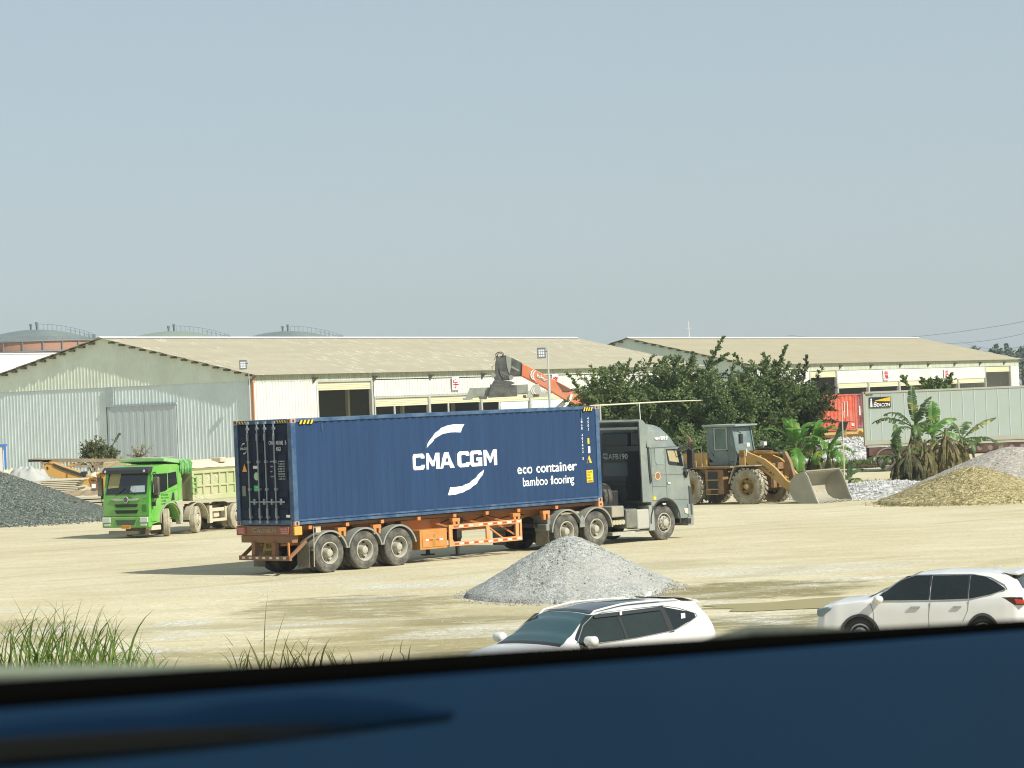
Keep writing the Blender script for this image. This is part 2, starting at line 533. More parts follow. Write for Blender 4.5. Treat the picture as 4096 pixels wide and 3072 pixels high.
def roof_material(name, base, dirt, specks):
    m = bpy.data.materials.new(name); m.use_nodes = True
    nt = m.node_tree; b = nt.nodes['Principled BSDF']; L = nt.links.new
    tc = nt.nodes.new('ShaderNodeTexCoord')
    n = nt.nodes.new('ShaderNodeTexNoise'); n.inputs['Scale'].default_value = .35; n.inputs['Detail'].default_value = 7
    mp0 = nt.nodes.new('ShaderNodeMapping'); mp0.inputs['Scale'].default_value = (.5, 2, 2); L(tc.outputs['Object'], mp0.inputs['Vector'])
    L(mp0.outputs[0], n.inputs['Vector'])
    mr = nt.nodes.new('ShaderNodeMapRange'); mr.inputs[1].default_value = .3; mr.inputs[2].default_value = .7; L(n.outputs[0], mr.inputs[0])
    mx = nt.nodes.new('ShaderNodeMix'); mx.data_type = 'RGBA'; mx.inputs[6].default_value = (*base, 1); mx.inputs[7].default_value = (*dirt, 1)
    L(mr.outputs[0], mx.inputs[0]); out = mx.outputs[2]
    if specks:
        mp = nt.nodes.new('ShaderNodeMapping'); mp.inputs['Scale'].default_value = (3.4, .55, .55); L(tc.outputs['Object'], mp.inputs['Vector'])
        vo = nt.nodes.new('ShaderNodeTexVoronoi'); vo.inputs['Scale'].default_value = .95; vo.inputs['Randomness'].default_value = .8
        L(mp.outputs[0], vo.inputs['Vector'])
        m2 = nt.nodes.new('ShaderNodeMapRange'); m2.inputs[1].default_value = .26; m2.inputs[2].default_value = .16
        L(vo.outputs['Distance'], m2.inputs[0])
        n2 = nt.nodes.new('ShaderNodeTexNoise'); n2.inputs['Scale'].default_value = .12; L(tc.outputs['Object'], n2.inputs['Vector'])
        m3 = nt.nodes.new('ShaderNodeMapRange'); m3.inputs[1].default_value = .42; m3.inputs[2].default_value = .55; m3.inputs[3].default_value = .35; L(n2.outputs[0], m3.inputs[0])
        mm = nt.nodes.new('ShaderNodeMath'); mm.operation = 'MULTIPLY'; L(m2.outputs[0], mm.inputs[0]); L(m3.outputs[0], mm.inputs[1])
        x3 = nt.nodes.new('ShaderNodeMix'); x3.data_type = 'RGBA'; L(mm.outputs[0], x3.inputs[0]); L(out, x3.inputs[6])
        x3.inputs[7].default_value = (.66, .65, .54, 1); out = x3.outputs[2]
    L(out, b.inputs['Base Color']); b.inputs['Roughness'].default_value = .8
    b.inputs['Specular IOR Level'].default_value = .25
    return m
M_roof = roof_material('fibre_cement_roof', (.385, .35, .25), (.345, .315, .225), True)
M_roof2 = roof_material('fibre_cement_roof_plain', (.375, .335, .23), (.34, .31, .205), False)
M_roof3 = mat('white_metal_roof', (.80, .77, .70), .5, var=.04, vs_=.3)

# ---------------------------------------------------------------- warehouses
WAL = radians(29.145)
WU = Vector((sin(WAL), cos(WAL), 0)); WV = Vector((-cos(WAL), sin(WAL), 0))
WC = Vector((-18.02, 190.0, 0))
W_W, ZE, ZR = 25.93, 7.05, 10.15
WRZ = atan2(WU.y, WU.x)          # local +x = along the long wall, local +y = WV
def ribs_x(mb, x0, x1, z0, z1, y, out=-1, p=.30, d=.035):
    """profiled sheet in the plane y, running along x"""
    xs = []; x = x0; k = 0
    pat = [(0, 0), (.62, 0), (.70, 1), (.92, 1), (1.0, 0)]
    while x < x1 - 1e-6:
        for f, h in pat[:-1]:
            if x + f * p < x1: xs.append((x + f * p, h))
        x += p
    xs.append((x1, 0))
    o = len(mb.v)
    for X, h in xs:
        mb.v.append((X, y + out * h * d, z0)); mb.v.append((X, y + out * h * d, z1))
    for i in range(len(xs) - 1):
        mb.f.append((o + 2 * i, o + 2 * i + 2, o + 2 * i + 3, o + 2 * i + 1))
def corr_roof(mb, x0, x1, e, r, p=1.2, sheets=7):
    """one slope of overlapping sheets from eave point e=(y,z) to ridge r=(y,z); steps between courses"""
    for k in range(sheets):
        a = k / sheets; b = (k + 1) / sheets + .006
        y0, z0 = lerp(e[0], r[0], a), lerp(e[1], r[1], a) + .045
        y1, z1 = lerp(e[0], r[0], min(b, 1)), lerp(e[1], r[1], min(b, 1)) + .012
        t = .03
        mb.add([(x0, y0, z0), (x1, y0, z0), (x1, y1, z1), (x0, y1, z1), (x0, y0, z0 - t), (x1, y0, z0 - t), (x1, y1, z1 - t), (x0, y1, z1 - t)],
               [(0, 1, 2, 3), (7, 6, 5, 4), (0, 4, 5, 1), (1, 5, 6, 2), (2, 6, 7, 3), (3, 7, 4, 0)])
def gable(mb, x, z0, ribs=True, out=-1, split=None, w=W_W, p=.30, d=.04):
    """profiled end wall in plane x; y from 0..w ; z from z0 (or split) to the roof line"""
    def zt(y): return ZE - .06 + (ZR - ZE) * (1 - abs(y - w / 2) / (w / 2))
    ys_ = []; y = 0.0
    pat = [(0, 0), (.62, 0), (.70, 1), (.92, 1)]
    while y < w - 1e-6:
        for f, h in pat:
            if y + f * p < w: ys_.append((y + f * p, h))
        y += p
    ys_.append((w, 0))
    return ys_, zt

def warehouse(name, label, u0, u1, roofm, long_spec, front=True, signs=(), group='long tin sheds behind the yard', voff=0., dz=0.):
    t = thing(name, label, 'warehouse', tuple(WC + WU * u0 + WV * voff + Vector((0, 0, dz))), WRZ, group)
    Ln = u1 - u0
    # roof, slopes with overhang
    ov = .45
    sl_ = (ZR - ZE) / (W_W / 2)
    mb = MB()
    corr_roof(mb, -.4, Ln + .4, (-ov, ZE - ov * sl_), (W_W / 2, ZR))
    corr_roof(mb, -.4, Ln + .4, (W_W + ov, ZE - ov * sl_), (W_W / 2, ZR))
    rf = mb.build('roof', roofm, t)
    mb = MB().prism([(W_W / 2 - .35, ZR - .02), (W_W / 2, ZR + .11), (W_W / 2 + .35, ZR - .02), (W_W / 2, ZR + .05)], -.42, Ln + .42, 'x')
    mb.build('ridge_cap', M_ridge, rf)
    for s_ in (0, 1):
        mb = MB()
        for k in range(1, 15):
            yy = W_W / 2 - (k / 14.6) * (W_W / 2 + .2) if s_ == 0 else W_W / 2 + (k / 14.6) * (W_W / 2 + .2)
            zz = ZR - abs(yy - W_W / 2) * sl_ - .16
            mb.bb(-.38, .1, yy - .32, yy + .05, zz - .07, zz + .07)
        mb.build('purlin_ends', mat('dark_purlins', (.10, .085, .04), .9), rf)
    # end walls: lower grey sheet, upper pale sheet
    ys_, zt = gable(None, 0, 0)
    for (X, out, nm) in ((0.0, -1, 'front'), (Ln, 1, 'rear')):
        lo, hi = MB(), MB()
        ZS = 6.63
        o = len(lo.v)
        for (y, h) in ys_:
            lo.v += [(X + out * h * .014, y, -dz), (X + out * h * .014, y, ZS)]
            a = max(zt(y), ZS + .02)
            hi.v += [(X + out * (.05 + h * .014), y, ZS - .05), (X + out * (.05 + h * .014), y, a)]
        for i in range(len(ys_) - 1):
            q = (2 * i, 2 * i + 2, 2 * i + 3, 2 * i + 1)
            lo.f.append(q); hi.f.append(q)
        lo.build('end_wall', M_gable, t)
        hi.build('gable_panel', M_gablet, t)
    # back wall and floor slab inside, so open doors look into a dark hall
    MB().bb(0, Ln, W_W - .06, W_W, -dz, ZE - .1).build('rear_wall', M_gablet, t)
    long_spec(t, Ln)
    return t

def sign_board(parent_loc, s, label, z0, z1, u, wdt=.72):
    """white placard with a red character hung on the long wall"""
    p = WC + WU * u - WV * .16
    t = thing('wall_placard', label, 'sign', tuple(p + Vector((0, 0, z0))), WRZ, 'red lettered placards on the shed walls')
    MB().bb(0, wdt, -.03, .0, 0, z1 - z0).build('board', mat('placard_white', (.84, .82, .80), .5, var=.02), t)
    text('character', s, mat('red_paint', (.60, .035, .03), .5, var=.05), t, (.08, -.032, .12), (1, 0, 0), (0, 0, 1), (wdt - .16, z1 - z0 - .26), .006, bold=.035)

def shutter(t, x0, x1, z0, z1, y=.10):
    mb = MB(); n = max(2, int((z1 - z0) / .11))
    for k in range(n):
        a = lerp(z0, z1, k / n); b = lerp(z0, z1, (k + 1) / n)
        mb.add([(x0, y, a), (x1, y, a), (x1, y - .035, (a + b) / 2), (x0, y - .035, (a + b) / 2), (x0, y, b), (x1, y, b)], [(0, 1, 2, 3), (3, 2, 5, 4)])
    mb.bb(x0, x1, y - .04, y + .02, z0 - .09, z0)
    s = mb.build('roller_shutter', M_cream, t)
    return s

def spec_b1(t, Ln):
    # fascia under the eave (rain stained), white cladding, one tall door, then low doors with shutters
    mb = MB(); ribs_x(mb, 0, Ln, 6.47, 6.98, .0); mb.build('fascia', M_stain, t)
    mb = MB(); ribs_x(mb, .12, 8.1, 0, 6.47, .015, p=.4, d=.07); ribs_x(mb, 15.85, Ln, 5.18, 6.40, .015, p=.4, d=.07)
    mb.build('side_wall', M_white, t)
    fr = MB()
    for x in (8.1, 15.55): fr.bb(x - .12, x + .12, -.04, .22, 0, 6.4)
    fr.bb(8.1, 15.6, -.03, .2, 6.34, 6.47)
    fr.bb(15.85, Ln, -.02, .16, 5.02, 5.17)
    fr.build('door_frame', M_steel, t)
    shutter(t, 8.22, 15.43, 5.85, 6.34)
    x = 16.0
    posts = [(15.85, .16), (23.8, .28), (31.9, .24), (40.0, .24), (48.2, .24), (56.4, .24), (64.5, .24)]
    for i, (px_, w_) in enumerate(posts):
        MB().bb(px_ - w_ / 2, px_ + w_ / 2, -.05, .2, 0, 5.02).build('post', M_steel, t)
        nx = posts[i + 1][0] if i + 1 < len(posts) else Ln
        shutter(t, px_ + w_ / 2, nx - .14, 4.50 + (.05 if i % 2 else 0), 5.0)
        if i != 3: MB().bb((px_ + nx) / 2 - 1.1, (px_ + nx) / 2 - 1.0, .04, .14, 0, 4.5).build('mullion', M_white, t)
    # closed grey leaf in the fourth opening
    mb = MB(); ribs_x(mb, 35.2, 39.8, 0, 4.5, .14); ribs_x(mb, 40.2, 48.0, 0, 4.5, .14); mb.build('closed_door', M_gable, t)
    # inner partition, floor, to be seen through the openings
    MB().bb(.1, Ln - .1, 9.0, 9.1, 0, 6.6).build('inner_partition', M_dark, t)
    mb = MB()
    for xx in (8.4, 11.9, 15.2, 20, 28, 36): mb.bb(xx, xx + .25, 5.0, 5.25, 0, 6.5)
    mb.build('inner_columns', mat('inner_column', (.35, .37, .33), .8), t)
    for k in range(9):
        x = 7.6 + k * 8.15 - 8.15
        if x > Ln: break
        m_ = MB(); m_.prism([(-.5, 6.72), (-.05, 6.72), (-.05, 6.28), (-.2, 6.5)], x - .08, x + .08, 'x')
        m_.build('eave_bracket', mat('dark_bracket', (.12, .12, .09), .8), t)
    # front gable: tall sliding door pair, hood strip, rails
    d = MB()
    for a, b in ((6.6, 9.36), (9.40, 12.45)):
        n = 10
        for k in range(n):
            y0_ = lerp(a, b, k / n); y1_ = lerp(a, b, (k + 1) / n)
            d.bb(-.10 - (.012 if k % 2 else 0), -.06, y0_, y1_, 0, 5.15)
    d.build('sliding_door', mat('door_sheet', (.46, .52, .53), .5, var=.05, metal=.1), t)
    h = MB()
    h.bb(-.18, -.05, 6.5, 12.7, 5.17, 5.30); h.bb(-.12, -.05, 12.05, 12.72, 5.3, 6.6); h.bb(-.14, -.05, 12.42, 12.62, 0, 5.2)
    h.build('door_rail', mat('hood_sheet', (.36, .42, .42), .6), t)
    MB().bb(-.11, -.055, 12.62, 12.72, 0, 5.17).build('door_gap', M_dark, t)
    MB().tube([(-.1, -.08, 0), (-.1, -.08, 6.6), (.1, -.2, 6.9)], .06).tube([(-.16, .15, 0), (-.16, .15, 6.7)], .045).build('downpipe', M_rust, t)
    MB().bb(-.02, .13, -.02, .13, 0, 6.98).build('corner_trim', mat('corner_trim', (.50, .46, .33), .7), t)
warehouse('warehouse', 'nearer long shed with a grey gable end, sliding door and speckled beige roof', 0, 72.7, M_roof, spec_b1)
sign_board(None, '\u5b87', 'red character placard on the nearer shed, left of the spreader crane', 5.46, 6.50, 27.1, 1.05)
sign_board(None, '\u5b99', 'red character placard on the nearer shed, partly hidden by the orange crane boom', 5.5, 6.5, 43.6, 1.05)

def spec_b2(t, Ln):
    O = 84.2
    mb = MB(); ribs_x(mb, 0, Ln, 6.2, 6.98, .0); mb.build('fascia', M_stain, t)
    mb = MB(); ribs_x(mb, 0, 98.8 - O, 0, 6.2, .015); ribs_x(mb, 106.1 - O, 151.6 - O, 4.85, 6.16, -.02); ribs_x(mb, 161 - O, Ln, 0, 6.2, .015)
    mb.build('side_wall', M_white, t)
    for a, b in ((99.0, 105.9), (152.0, 160.7)): shutter(t, a - O, b - O, 5.62, 6.2)
    fr = MB()
    for x in (98.9, 106.0, 151.8, 160.9): fr.bb(x - O - .14, x - O + .14, -.05, .2, 0, 6.2)
    fr.build('door_frame', M_steel, t)
    ps = [106.0, 114.6, 123.6, 133, 142.3, 151.6]
    for i in range(5):
        MB().bb(ps[i] - O - .18, ps[i] - O + .18, -.12, .2, 0, 4.85).build('post', M_steel, t)
        shutter(t, ps[i] - O + .18, ps[i + 1] - O - .18, 4.42, 4.85, .05)
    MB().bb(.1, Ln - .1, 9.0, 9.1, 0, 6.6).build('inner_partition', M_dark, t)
    for k in range(11):
        x = 89.5 + k * 8.6 - O
        if x > Ln: break
        MB().prism([(-.5, 6.72), (-.05, 6.72), (-.05, 6.28), (-.2, 6.5)], x - .08, x + .08, 'x').build('eave_bracket', MATS['dark_bracket'], t)
    # lightning mast on the ridge
    MB().tube([(14, W_W / 2, ZR), (14, W_W / 2, ZR + 1.75)], .04).tube([(13.2, W_W / 2, ZR + .95), (14, W_W / 2, ZR + 1.05), (14.9, W_W / 2, ZR + .95)], .009).build('mast', M_ridge, t)
warehouse('warehouse', 'farther long shed behind the trees with a plain beige roof and a ridge mast', 84.2, 164.0, M_roof2, spec_b2)
sign_board(None, '\u8352', 'pink character placard on the farther shed, above the red container', 5.0, 6.15, 118.7, 1.5)
sign_board(None, '\u6d2a', 'red character placard on the farther shed, behind the top of the small tree', 5.0, 6.05, 137.4, 1.5)

def spec_b3(t, Ln):
    mb = MB(); ribs_x(mb, 0, Ln, 0, 6.9, 0, p=.6); mb.build('side_wall', M_white, t)
warehouse('warehouse', 'white roofed shed at the far left behind the grey gable', -4, 40, M_roof3, spec_b3, voff=W_W + 6.5, dz=0.1)

# floodlights
def flood(px, py0, py1, Y, r, label, base=0.0, pw=.62, ph=.95):
    top = at(px, py0, Y)
    t = thing('floodlight_pole', label, 'floodlight', (top.x, top.y, base), 0, 'solar floodlights on poles')
    H = top.z - base
    MB().tube([(0, 0, 0), (0, 0, H * .78), (0, 0, H * .78), (0, 0, H)], [r, r * .95, r * .6, r * .5]).build('pole', mat('galvanised', (.50, .53, .52), .45, metal=.3), t)
    hd = MB().bb(-pw - .12, -.12, -.05, .04, H - ph - .05, H - .02).bb(-.14, 0, -.02, .02, H - .3, H - .22).build('lamp_frame', mat('lamp_frame_grey', (.14, .16, .19), .5), t, bevel=.01)
    m_ = MB()
    for i in range(3):
        for j in range(3):
            x0 = -pw - .12 + .07 + i * (pw - .14) / 3; z0 = H - ph + .03 + j * (ph - .15) / 3
            m_.bb(x0 + .01, x0 + (pw - .14) / 3 - .01, -.062, -.048, z0 + .02, z0 + (ph - .15) / 3 - .02)
    m_.build('lamp_panel', mat('lamp_lens', (.72, .74, .76), .25, var=.05), hd)
    return t
flood(2190, 1388, 1640, 160, .085, 'floodlight on a grey pole in front of the orange crane boom', pw=.5, ph=.6)
flood(993, 1438, 1500, 186, .05, 'floodlight on a thin mast above the corner of the grey gable', pw=.5, ph=.62)

# ---------------------------------------------------------------- storage tanks beyond the sheds
M_tank = mat('tank_roof', (.115, .145, .145), .6, var=.1, vs_=.2, dust=.15, dcol=(.3, .33, .27), dscale=.15)
M_tankg = mat('tank_roof_pale', (.20, .245, .19), .6, var=.08, vs_=.2)
M_tankw = mat('tank_wall', (.33, .17, .11), .7, var=.12, vs_=.15, dust=.15, dcol=(.25, .18, .13), dscale=.1)
M_rail = mat('tank_rail', (.16, .19, .20), .6)
def tank(px, py, Y, rpx, label, rm):
    s = FPX / Y
    top = at(px, py, Y)
    R = rpx / s
    rise = R * .20
    H = top.z - rise
    t = thing('storage_tank', label, 'storage tank', (top.x, top.y, 0), 0, 'domed storage tanks beyond the sheds')
    MB().lathe([(R, 0), (R, H)], ax='z', n=56).build('tank_wall', M_tankw, t, smooth=True)
    m_ = MB()
    for z_ in (H * .80, H * .62, H * .9, H * .995):
        m_.lathe([(R + .05, z_ - .1), (R + .3, z_ - .1), (R + .3, z_ + .1), (R + .05, z_ + .1)], ax='z', n=56)
    for k in range(20):
        a = 2 * pi * k / 20
        m_.tube([((R + .18) * cos(a), (R + .18) * sin(a), H * .3), ((R + .18) * cos(a), (R + .18) * sin(a), H)], .09, 5)
    m_.build('wind_girder', M_rail, t)
    pr = [(R + .1, H)] + [(R * sin(q * pi / 2 / 14) / sin(pi / 2), H + rise * (cos(q * pi / 2 / 14))) for q in range(14, -1, -1)]
    pr = [(R * (1 - k / 14), H + rise * (1 - (1 - k / 14) ** 2)) for k in range(15)]
    MB().lathe(pr, ax='z', n=56).build('dome_roof', rm, t, smooth=True)
    for dx, hh in ((-.35, .9), (.55, 1.15)):
        m_ = MB(); m_.tube([(dx, 0, H + rise - .1), (dx, 0, H + rise + hh * .7)], .16, 8); m_.tube([(dx, 0, H + rise + hh * .6), (dx, 0, H + rise + hh)], .22, 8)
        m_.build('vent', mat('vent_dark', (.12, .14, .14), .7), t)
    # curved stair rail down the right hand side of the dome and a platform at the edge
    m_ = MB(); top_, n = [], 13
    for k in range(n):
        q = .10 + .88 * k / (n - 1); x = R * q; z = H + rise * (1 - q * q)
        top_.append((x, -R * .05, z + .85)); m_.tube([(x, -R * .05, z), (x, -R * .05, z + .85)], .03, 4)
        if k and k > 7: m_.tube([(x - .6, -R * .05, z), (x - .6, -R * .05, z + .8)], .03, 4)
    m_.tube(top_, .03, 4); m_.tube([(p[0], p[1], p[2] - .42) for p in top_[6:]], .025, 4)
    for a in range(-8, 9):
        aa = a * .055; x, y = R * cos(aa), -R * abs(cos(aa)) * .0 + R * sin(aa)
        m_.tube([(x, y, H), (x, y, H + .8)], .03, 4)
    m_.tube([(R * cos(a * .055), R * sin(a * .055), H + .8) for a in range(-8, 9)], .03, 4)
    for a in range(0, 48):
        aa = 2 * pi * a / 48
        m_.tube([(R * .99 * cos(aa), R * .99 * sin(aa), H), (R * .99 * cos(aa), R * .99 * sin(aa), H + .5)], .02, 4)
    m_.lathe([(R * .99, H + .48), (R * .99 + .03, H + .5), (R * .99, H + .52)], ax='z', n=48)
    m_.build('stair_rail', M_rail, t)
    return t
tank(133, 1319, 420, 245, 'brown walled domed tank nearest the left edge, beyond the gable', M_tank)
tank(683, 1325, 450, 238, 'pale green dome of the middle tank above the speckled roof', M_tankg)
tank(1139, 1325, 475, 232, 'dark dome of the right hand tank above the speckled roof', M_tank)
# ================================================================ LORRY WITH BLUE CONTAINER
TH = radians(45.083)
TO = Vector((-6.019, 73.782, 0))
def tw(x, y, z=0): return TO + Vector((cos(TH) * x - sin(TH) * y, sin(TH) * x + cos(TH) * y, z))
M_blue = mat('container_blue', (.015, .044, .112),   .42, var=.22, vs_=1.6, dust=.0, dcol=(.10, .17, .30), dscale=1.4, coat=.05, spec=.3, stretch=(1.6, 1.6, .22))
M_navy = mat('door_navy', (.006, .013, .034), .5, var=.2, spec=.2)
M_blue2 = mat('frame_blue', (.018, .06, .145), .45, var=.2, dust=.05, dcol=(.2, .28, .33), dscale=3)
M_ltr = mat('letter_white', (.86, .86, .82), .5, var=.03)
M_yel = mat('sticker_yellow', (.80, .52, .02), .5, var=.03)
M_blk = mat('sticker_black', (.02, .02, .02), .6)
M_barg = mat('lock_bar_grey', (.26, .30, .33), .45, metal=.3)
M_cor = mat('corner_casting', (.38, .25, .20), .7, var=.3)
def corr_profile(x0, x1, p=.2786):
    a = [(0, 0), (.26, 0), (.50, 1), (.75, 1)]
    pts = [(x0, 0)]; x = x0 + .05
    while x < x1 - .05:
        for f, h in a:
            if x + f * p < x1 - .02: pts.append((x + f * p, h))
        x += p
    pts.append((x1, 0)); return pts
def container(name, label, Lc, Hc, body, frame, loc, rz, doors=False, both=True, group=None, flat=False):
    t = thing(name, label, 'shipping container', loc, rz, group)
    Wc = 2.44
    pr = corr_profile(.16, Lc - .16)
    if flat:
        pr = [(.16, 0)]; x = .3
        while x < Lc - .8: pr += [(x, 0), (x + .02, -.4), (x + .04, -.4), (x + .06, 0)]; x += .60
        pr.append((Lc - .16, 0))
    D0, D1 = .028, .056
    sp = MB()
    for y0, sg in ((0, 1), (Wc, -1)):
        o = len(sp.v)
        for x, h in pr:
            y = y0 + sg * (D0 + (D1 - D0) * h); sp.v += [(x, y, .15), (x, y, Hc - .10)]
        for i in range(len(pr) - 1): sp.f.append((o + 2 * i, o + 2 * i + 2, o + 2 * i + 3, o + 2 * i + 1))
    sp.build('side_panels', body, t, fix=False)
    # front wall
    sp = MB(); pf = corr_profile(.16, Wc - .16)
    o = len(sp.v)
    for y, h in pf:
        x = Lc - (D0 + (D1 - D0) * h); sp.v += [(x, y, .15), (x, y, Hc - .1)]
    for i in range(len(pf) - 1): sp.f.append((o + 2 * i, o + 2 * i + 2, o + 2 * i + 3, o + 2 * i + 1))
    if not doors:
        pass
    sp.build('front_wall', body, t, fix=False)
    MB().bb(.1, Lc - .1, .06, Wc - .06, Hc - .045, Hc - .015).build('roof_panel', body, t)
    fr = MB()
    for y in (0, Wc - .06): fr.bb(.16, Lc - .16, y, y + .06, Hc - .10, Hc - .005)
    for y in (0.0, Wc - .06):
        y1_ = y + .06
        fr.bb(.16, Lc - .16, y, y1_, .02, .15)
        fr.bb(.16, Lc - .16, y - (.0), y1_, .15, .165)
    for x in (0, Lc - .16):
        for y in (0, Wc - .16): fr.bb(x, x + .16, y, y + .16, .12, Hc - .12)
        fr.bb(x + .02, x + .14, .16, Wc - .16, Hc - .12, Hc - .01); fr.bb(x + .02, x + .14, .16, Wc - .16, .01, .15)
    fr.build('frame', frame, t, bevel=.008)
    MB().bb(.17, Lc - .17, -.002, .0, .098, .122).bb(.17, Lc - .17, Wc, Wc + .002, .098, .122).build('rail_groove', M_navy, t)
    # bottom cross members
    cm = MB()
    for k in range(int(Lc / .6)): cm.bb(.4 + k * .6, .46 + k * .6, .06, Wc - .06, .03, .14)
    cm.bb(.16, Lc - .16, .08, Wc - .08, .14, .145)
    cm.build('floor_beams', frame, t)
    cc = MB()
    for x in (0, Lc - .18):
        for y in (-.004, Wc - .162 + .004):
            for z in (0, Hc - .118): cc.bb(x - .004, x + .182, y, y + .162, z, z + .118)
    c_ = cc.build('corner_casting', M_cor, t, bevel=.012)
    hl = MB()
    for x in (.09, Lc - .09):
        for z in (.059, Hc - .059):
            hl.prism([(x + .045 * cos(a * pi / 6) * .7, z + .045 * sin(a * pi / 6)) for a in range(12)], -.006, -.003)
    for z in (.059, Hc - .059):
        for y in (.09, Wc - .09):
            hl.prism([(y + .03 * cos(a * pi / 6), z + .045 * sin(a * pi / 6)) for a in range(12)], -.007, -.0045, 'x')
    hl.build('casting_hole', M_blk, c_)
    return t
HC = 2.896
ZD = 1.346
ct = container('shipping_container', 'long dark blue container with white lettering carried by the orange trailer', 12.19, HC, M_blue, M_blue2,
               tuple(tw(0, 0, ZD)), TH)
PR = corr_profile(.16, 12.03)
def cdepth(x):
    for (a, h0), (b, h1) in zip(PR, PR[1:]):
        if a <= x <= b: return .028 + .028 * lerp(h0, h1, (x - a) / (b - a) if b > a else 0) - .005
    return .022
DR = ([p[0] for p in PR], cdepth)
def clt(s, x0, x1, z0, z1, bold=0, name='lettering', m=M_ltr):
    return text(name, s, m, ct, (x0, 0, z0 - ZD), (1, 0, 0), (0, 0, 1), (x1 - x0, z1 - z0), bold=bold, drape=DR)
def poly_letter(outline, x0, z0, w, h, m=None):
    """one block letter from its outline (unit box), laid over the corrugation"""
    bm = bmesh.new()
    vs_ = [bm.verts.new((x0 + p[0] * w, 0, z0 + p[1] * h - ZD)) for p in outline]
    bm.faces.new(vs_); bm.normal_update(); bmesh.ops.triangulate(bm, faces=bm.faces[:])
    for c in DR[0]:
        if x0 < c < x0 + w:
            bmesh.ops.bisect_plane(bm, geom=bm.verts[:] + bm.edges[:] + bm.faces[:], plane_co=(c, 0, 0), plane_no=(1, 0, 0), dist=1e-6)
    for v in bm.verts: v.co.y = cdepth(v.co.x)
    me = bpy.data.meshes.new('lettering'); bm.to_mesh(me); bm.free(); me.materials.append(m or M_ltr)
    o = bpy.data.objects.new('lettering', me); COL.objects.link(o); o.parent = ct
LC = [(1, .70), (1, .86), (.90, 1), (.16, 1), (0, .84), (0, .16), (.16, 0), (.90, 0), (1, .14), (1, .30), (.74, .30), (.72, .22), (.34, .22), (.28, .28), (.28, .72), (.34, .78), (.72, .78), (.74, .70)]
LG = [(1, .70), (1, .86), (.90, 1), (.16, 1), (0, .84), (0, .16), (.16, 0), (1, 0), (1, .55), (.50, .55), (.50, .36), (.74, .36), (.74, .22), (.34, .22), (.28, .28), (.28, .72), (.34, .78), (.72, .78), (.74, .70)]
LM = [(0, 0), (0, 1), (.24, 1), (.50, .46), (.76, 1), (1, 1), (1, 0), (.78, 0), (.78, .62), (.58, .18), (.42, .18), (.22, .62), (.22, 0)]
LA = [(0, 0), (.36, 1), (.64, 1), (.50, .74), (.40, .40), (.60, .40), (.50, .74), (.64, 1), (1, 0), (.76, 0), (.68, .20), (.32, .20), (.24, 0)]
LA = [(0, 0), (.36, 1), (.50, 1), (.50, .76), (.395, .40), (.605, .40), (.502, .76), (.502, 1), (.64, 1), (1, 0), (.76, 0), (.68, .20), (.32, .20), (.24, 0)]
for L_, x, w in ((LC, 4.47, .46), (LM, 4.99, .52), (LA, 5.52, .57), (LC, 6.24, .45), (LG, 6.74, .46), (LM, 7.28, .53)):
    poly_letter(L_, x, 2.64, w, .455)
clt('eco container', 8.63, 11.15, 2.33, 2.60, .014)
clt('bamboo flooring', 8.84, 11.03, 1.88, 2.22, .006)
def swoosh(pts, name='emblem'):
    bm = bmesh.new()
    vs_ = [bm.verts.new((p[0], 0, p[1] - ZD)) for p in pts]
    bm.faces.new(vs_); bm.normal_update()
    bmesh.ops.triangulate(bm, faces=bm.faces[:])
    for c in DR[0]:
        if min(p[0] for p in pts) < c < max(p[0] for p in pts):
            bmesh.ops.bisect_plane(bm, geom=bm.verts[:] + bm.edges[:] + bm.faces[:], plane_co=(c, 0, 0), plane_no=(1, 0, 0), dist=1e-6)
    for v in bm.verts: v.co.y = cdepth(v.co.x)
    me = bpy.data.meshes.new(name); bm.to_mesh(me); bm.free(); me.materials.append(M_ltr)
    o = bpy.data.objects.new(name, me); COL.objects.link(o); o.parent = ct
    return o
SW1 = [(5.03, 3.25), (5.11, 3.39), (5.23, 3.53), (5.42, 3.67), (5.61, 3.78), (5.84, 3.85), (6.12, 3.88), (6.57, 3.87), (6.38, 3.64), (6.19, 3.655), (5.97, 3.655), (5.74, 3.63), (5.55, 3.58), (5.36, 3.49), (5.22, 3.38), (5.1, 3.28)]
SW2 = [(5.78, 1.88), (5.9, 2.09), (6.13, 2.085), (6.36, 2.10), (6.64, 2.17), (6.85, 2.27), (7.03, 2.39), (7.17, 2.48), (7.27, 2.54), (7.21, 2.40), (7.06, 2.24), (6.94, 2.14), (6.73, 2.03), (6.44, 1.93), (6.12, 1.875), (5.84, 1.865)]
swoosh(SW1); swoosh(SW2)
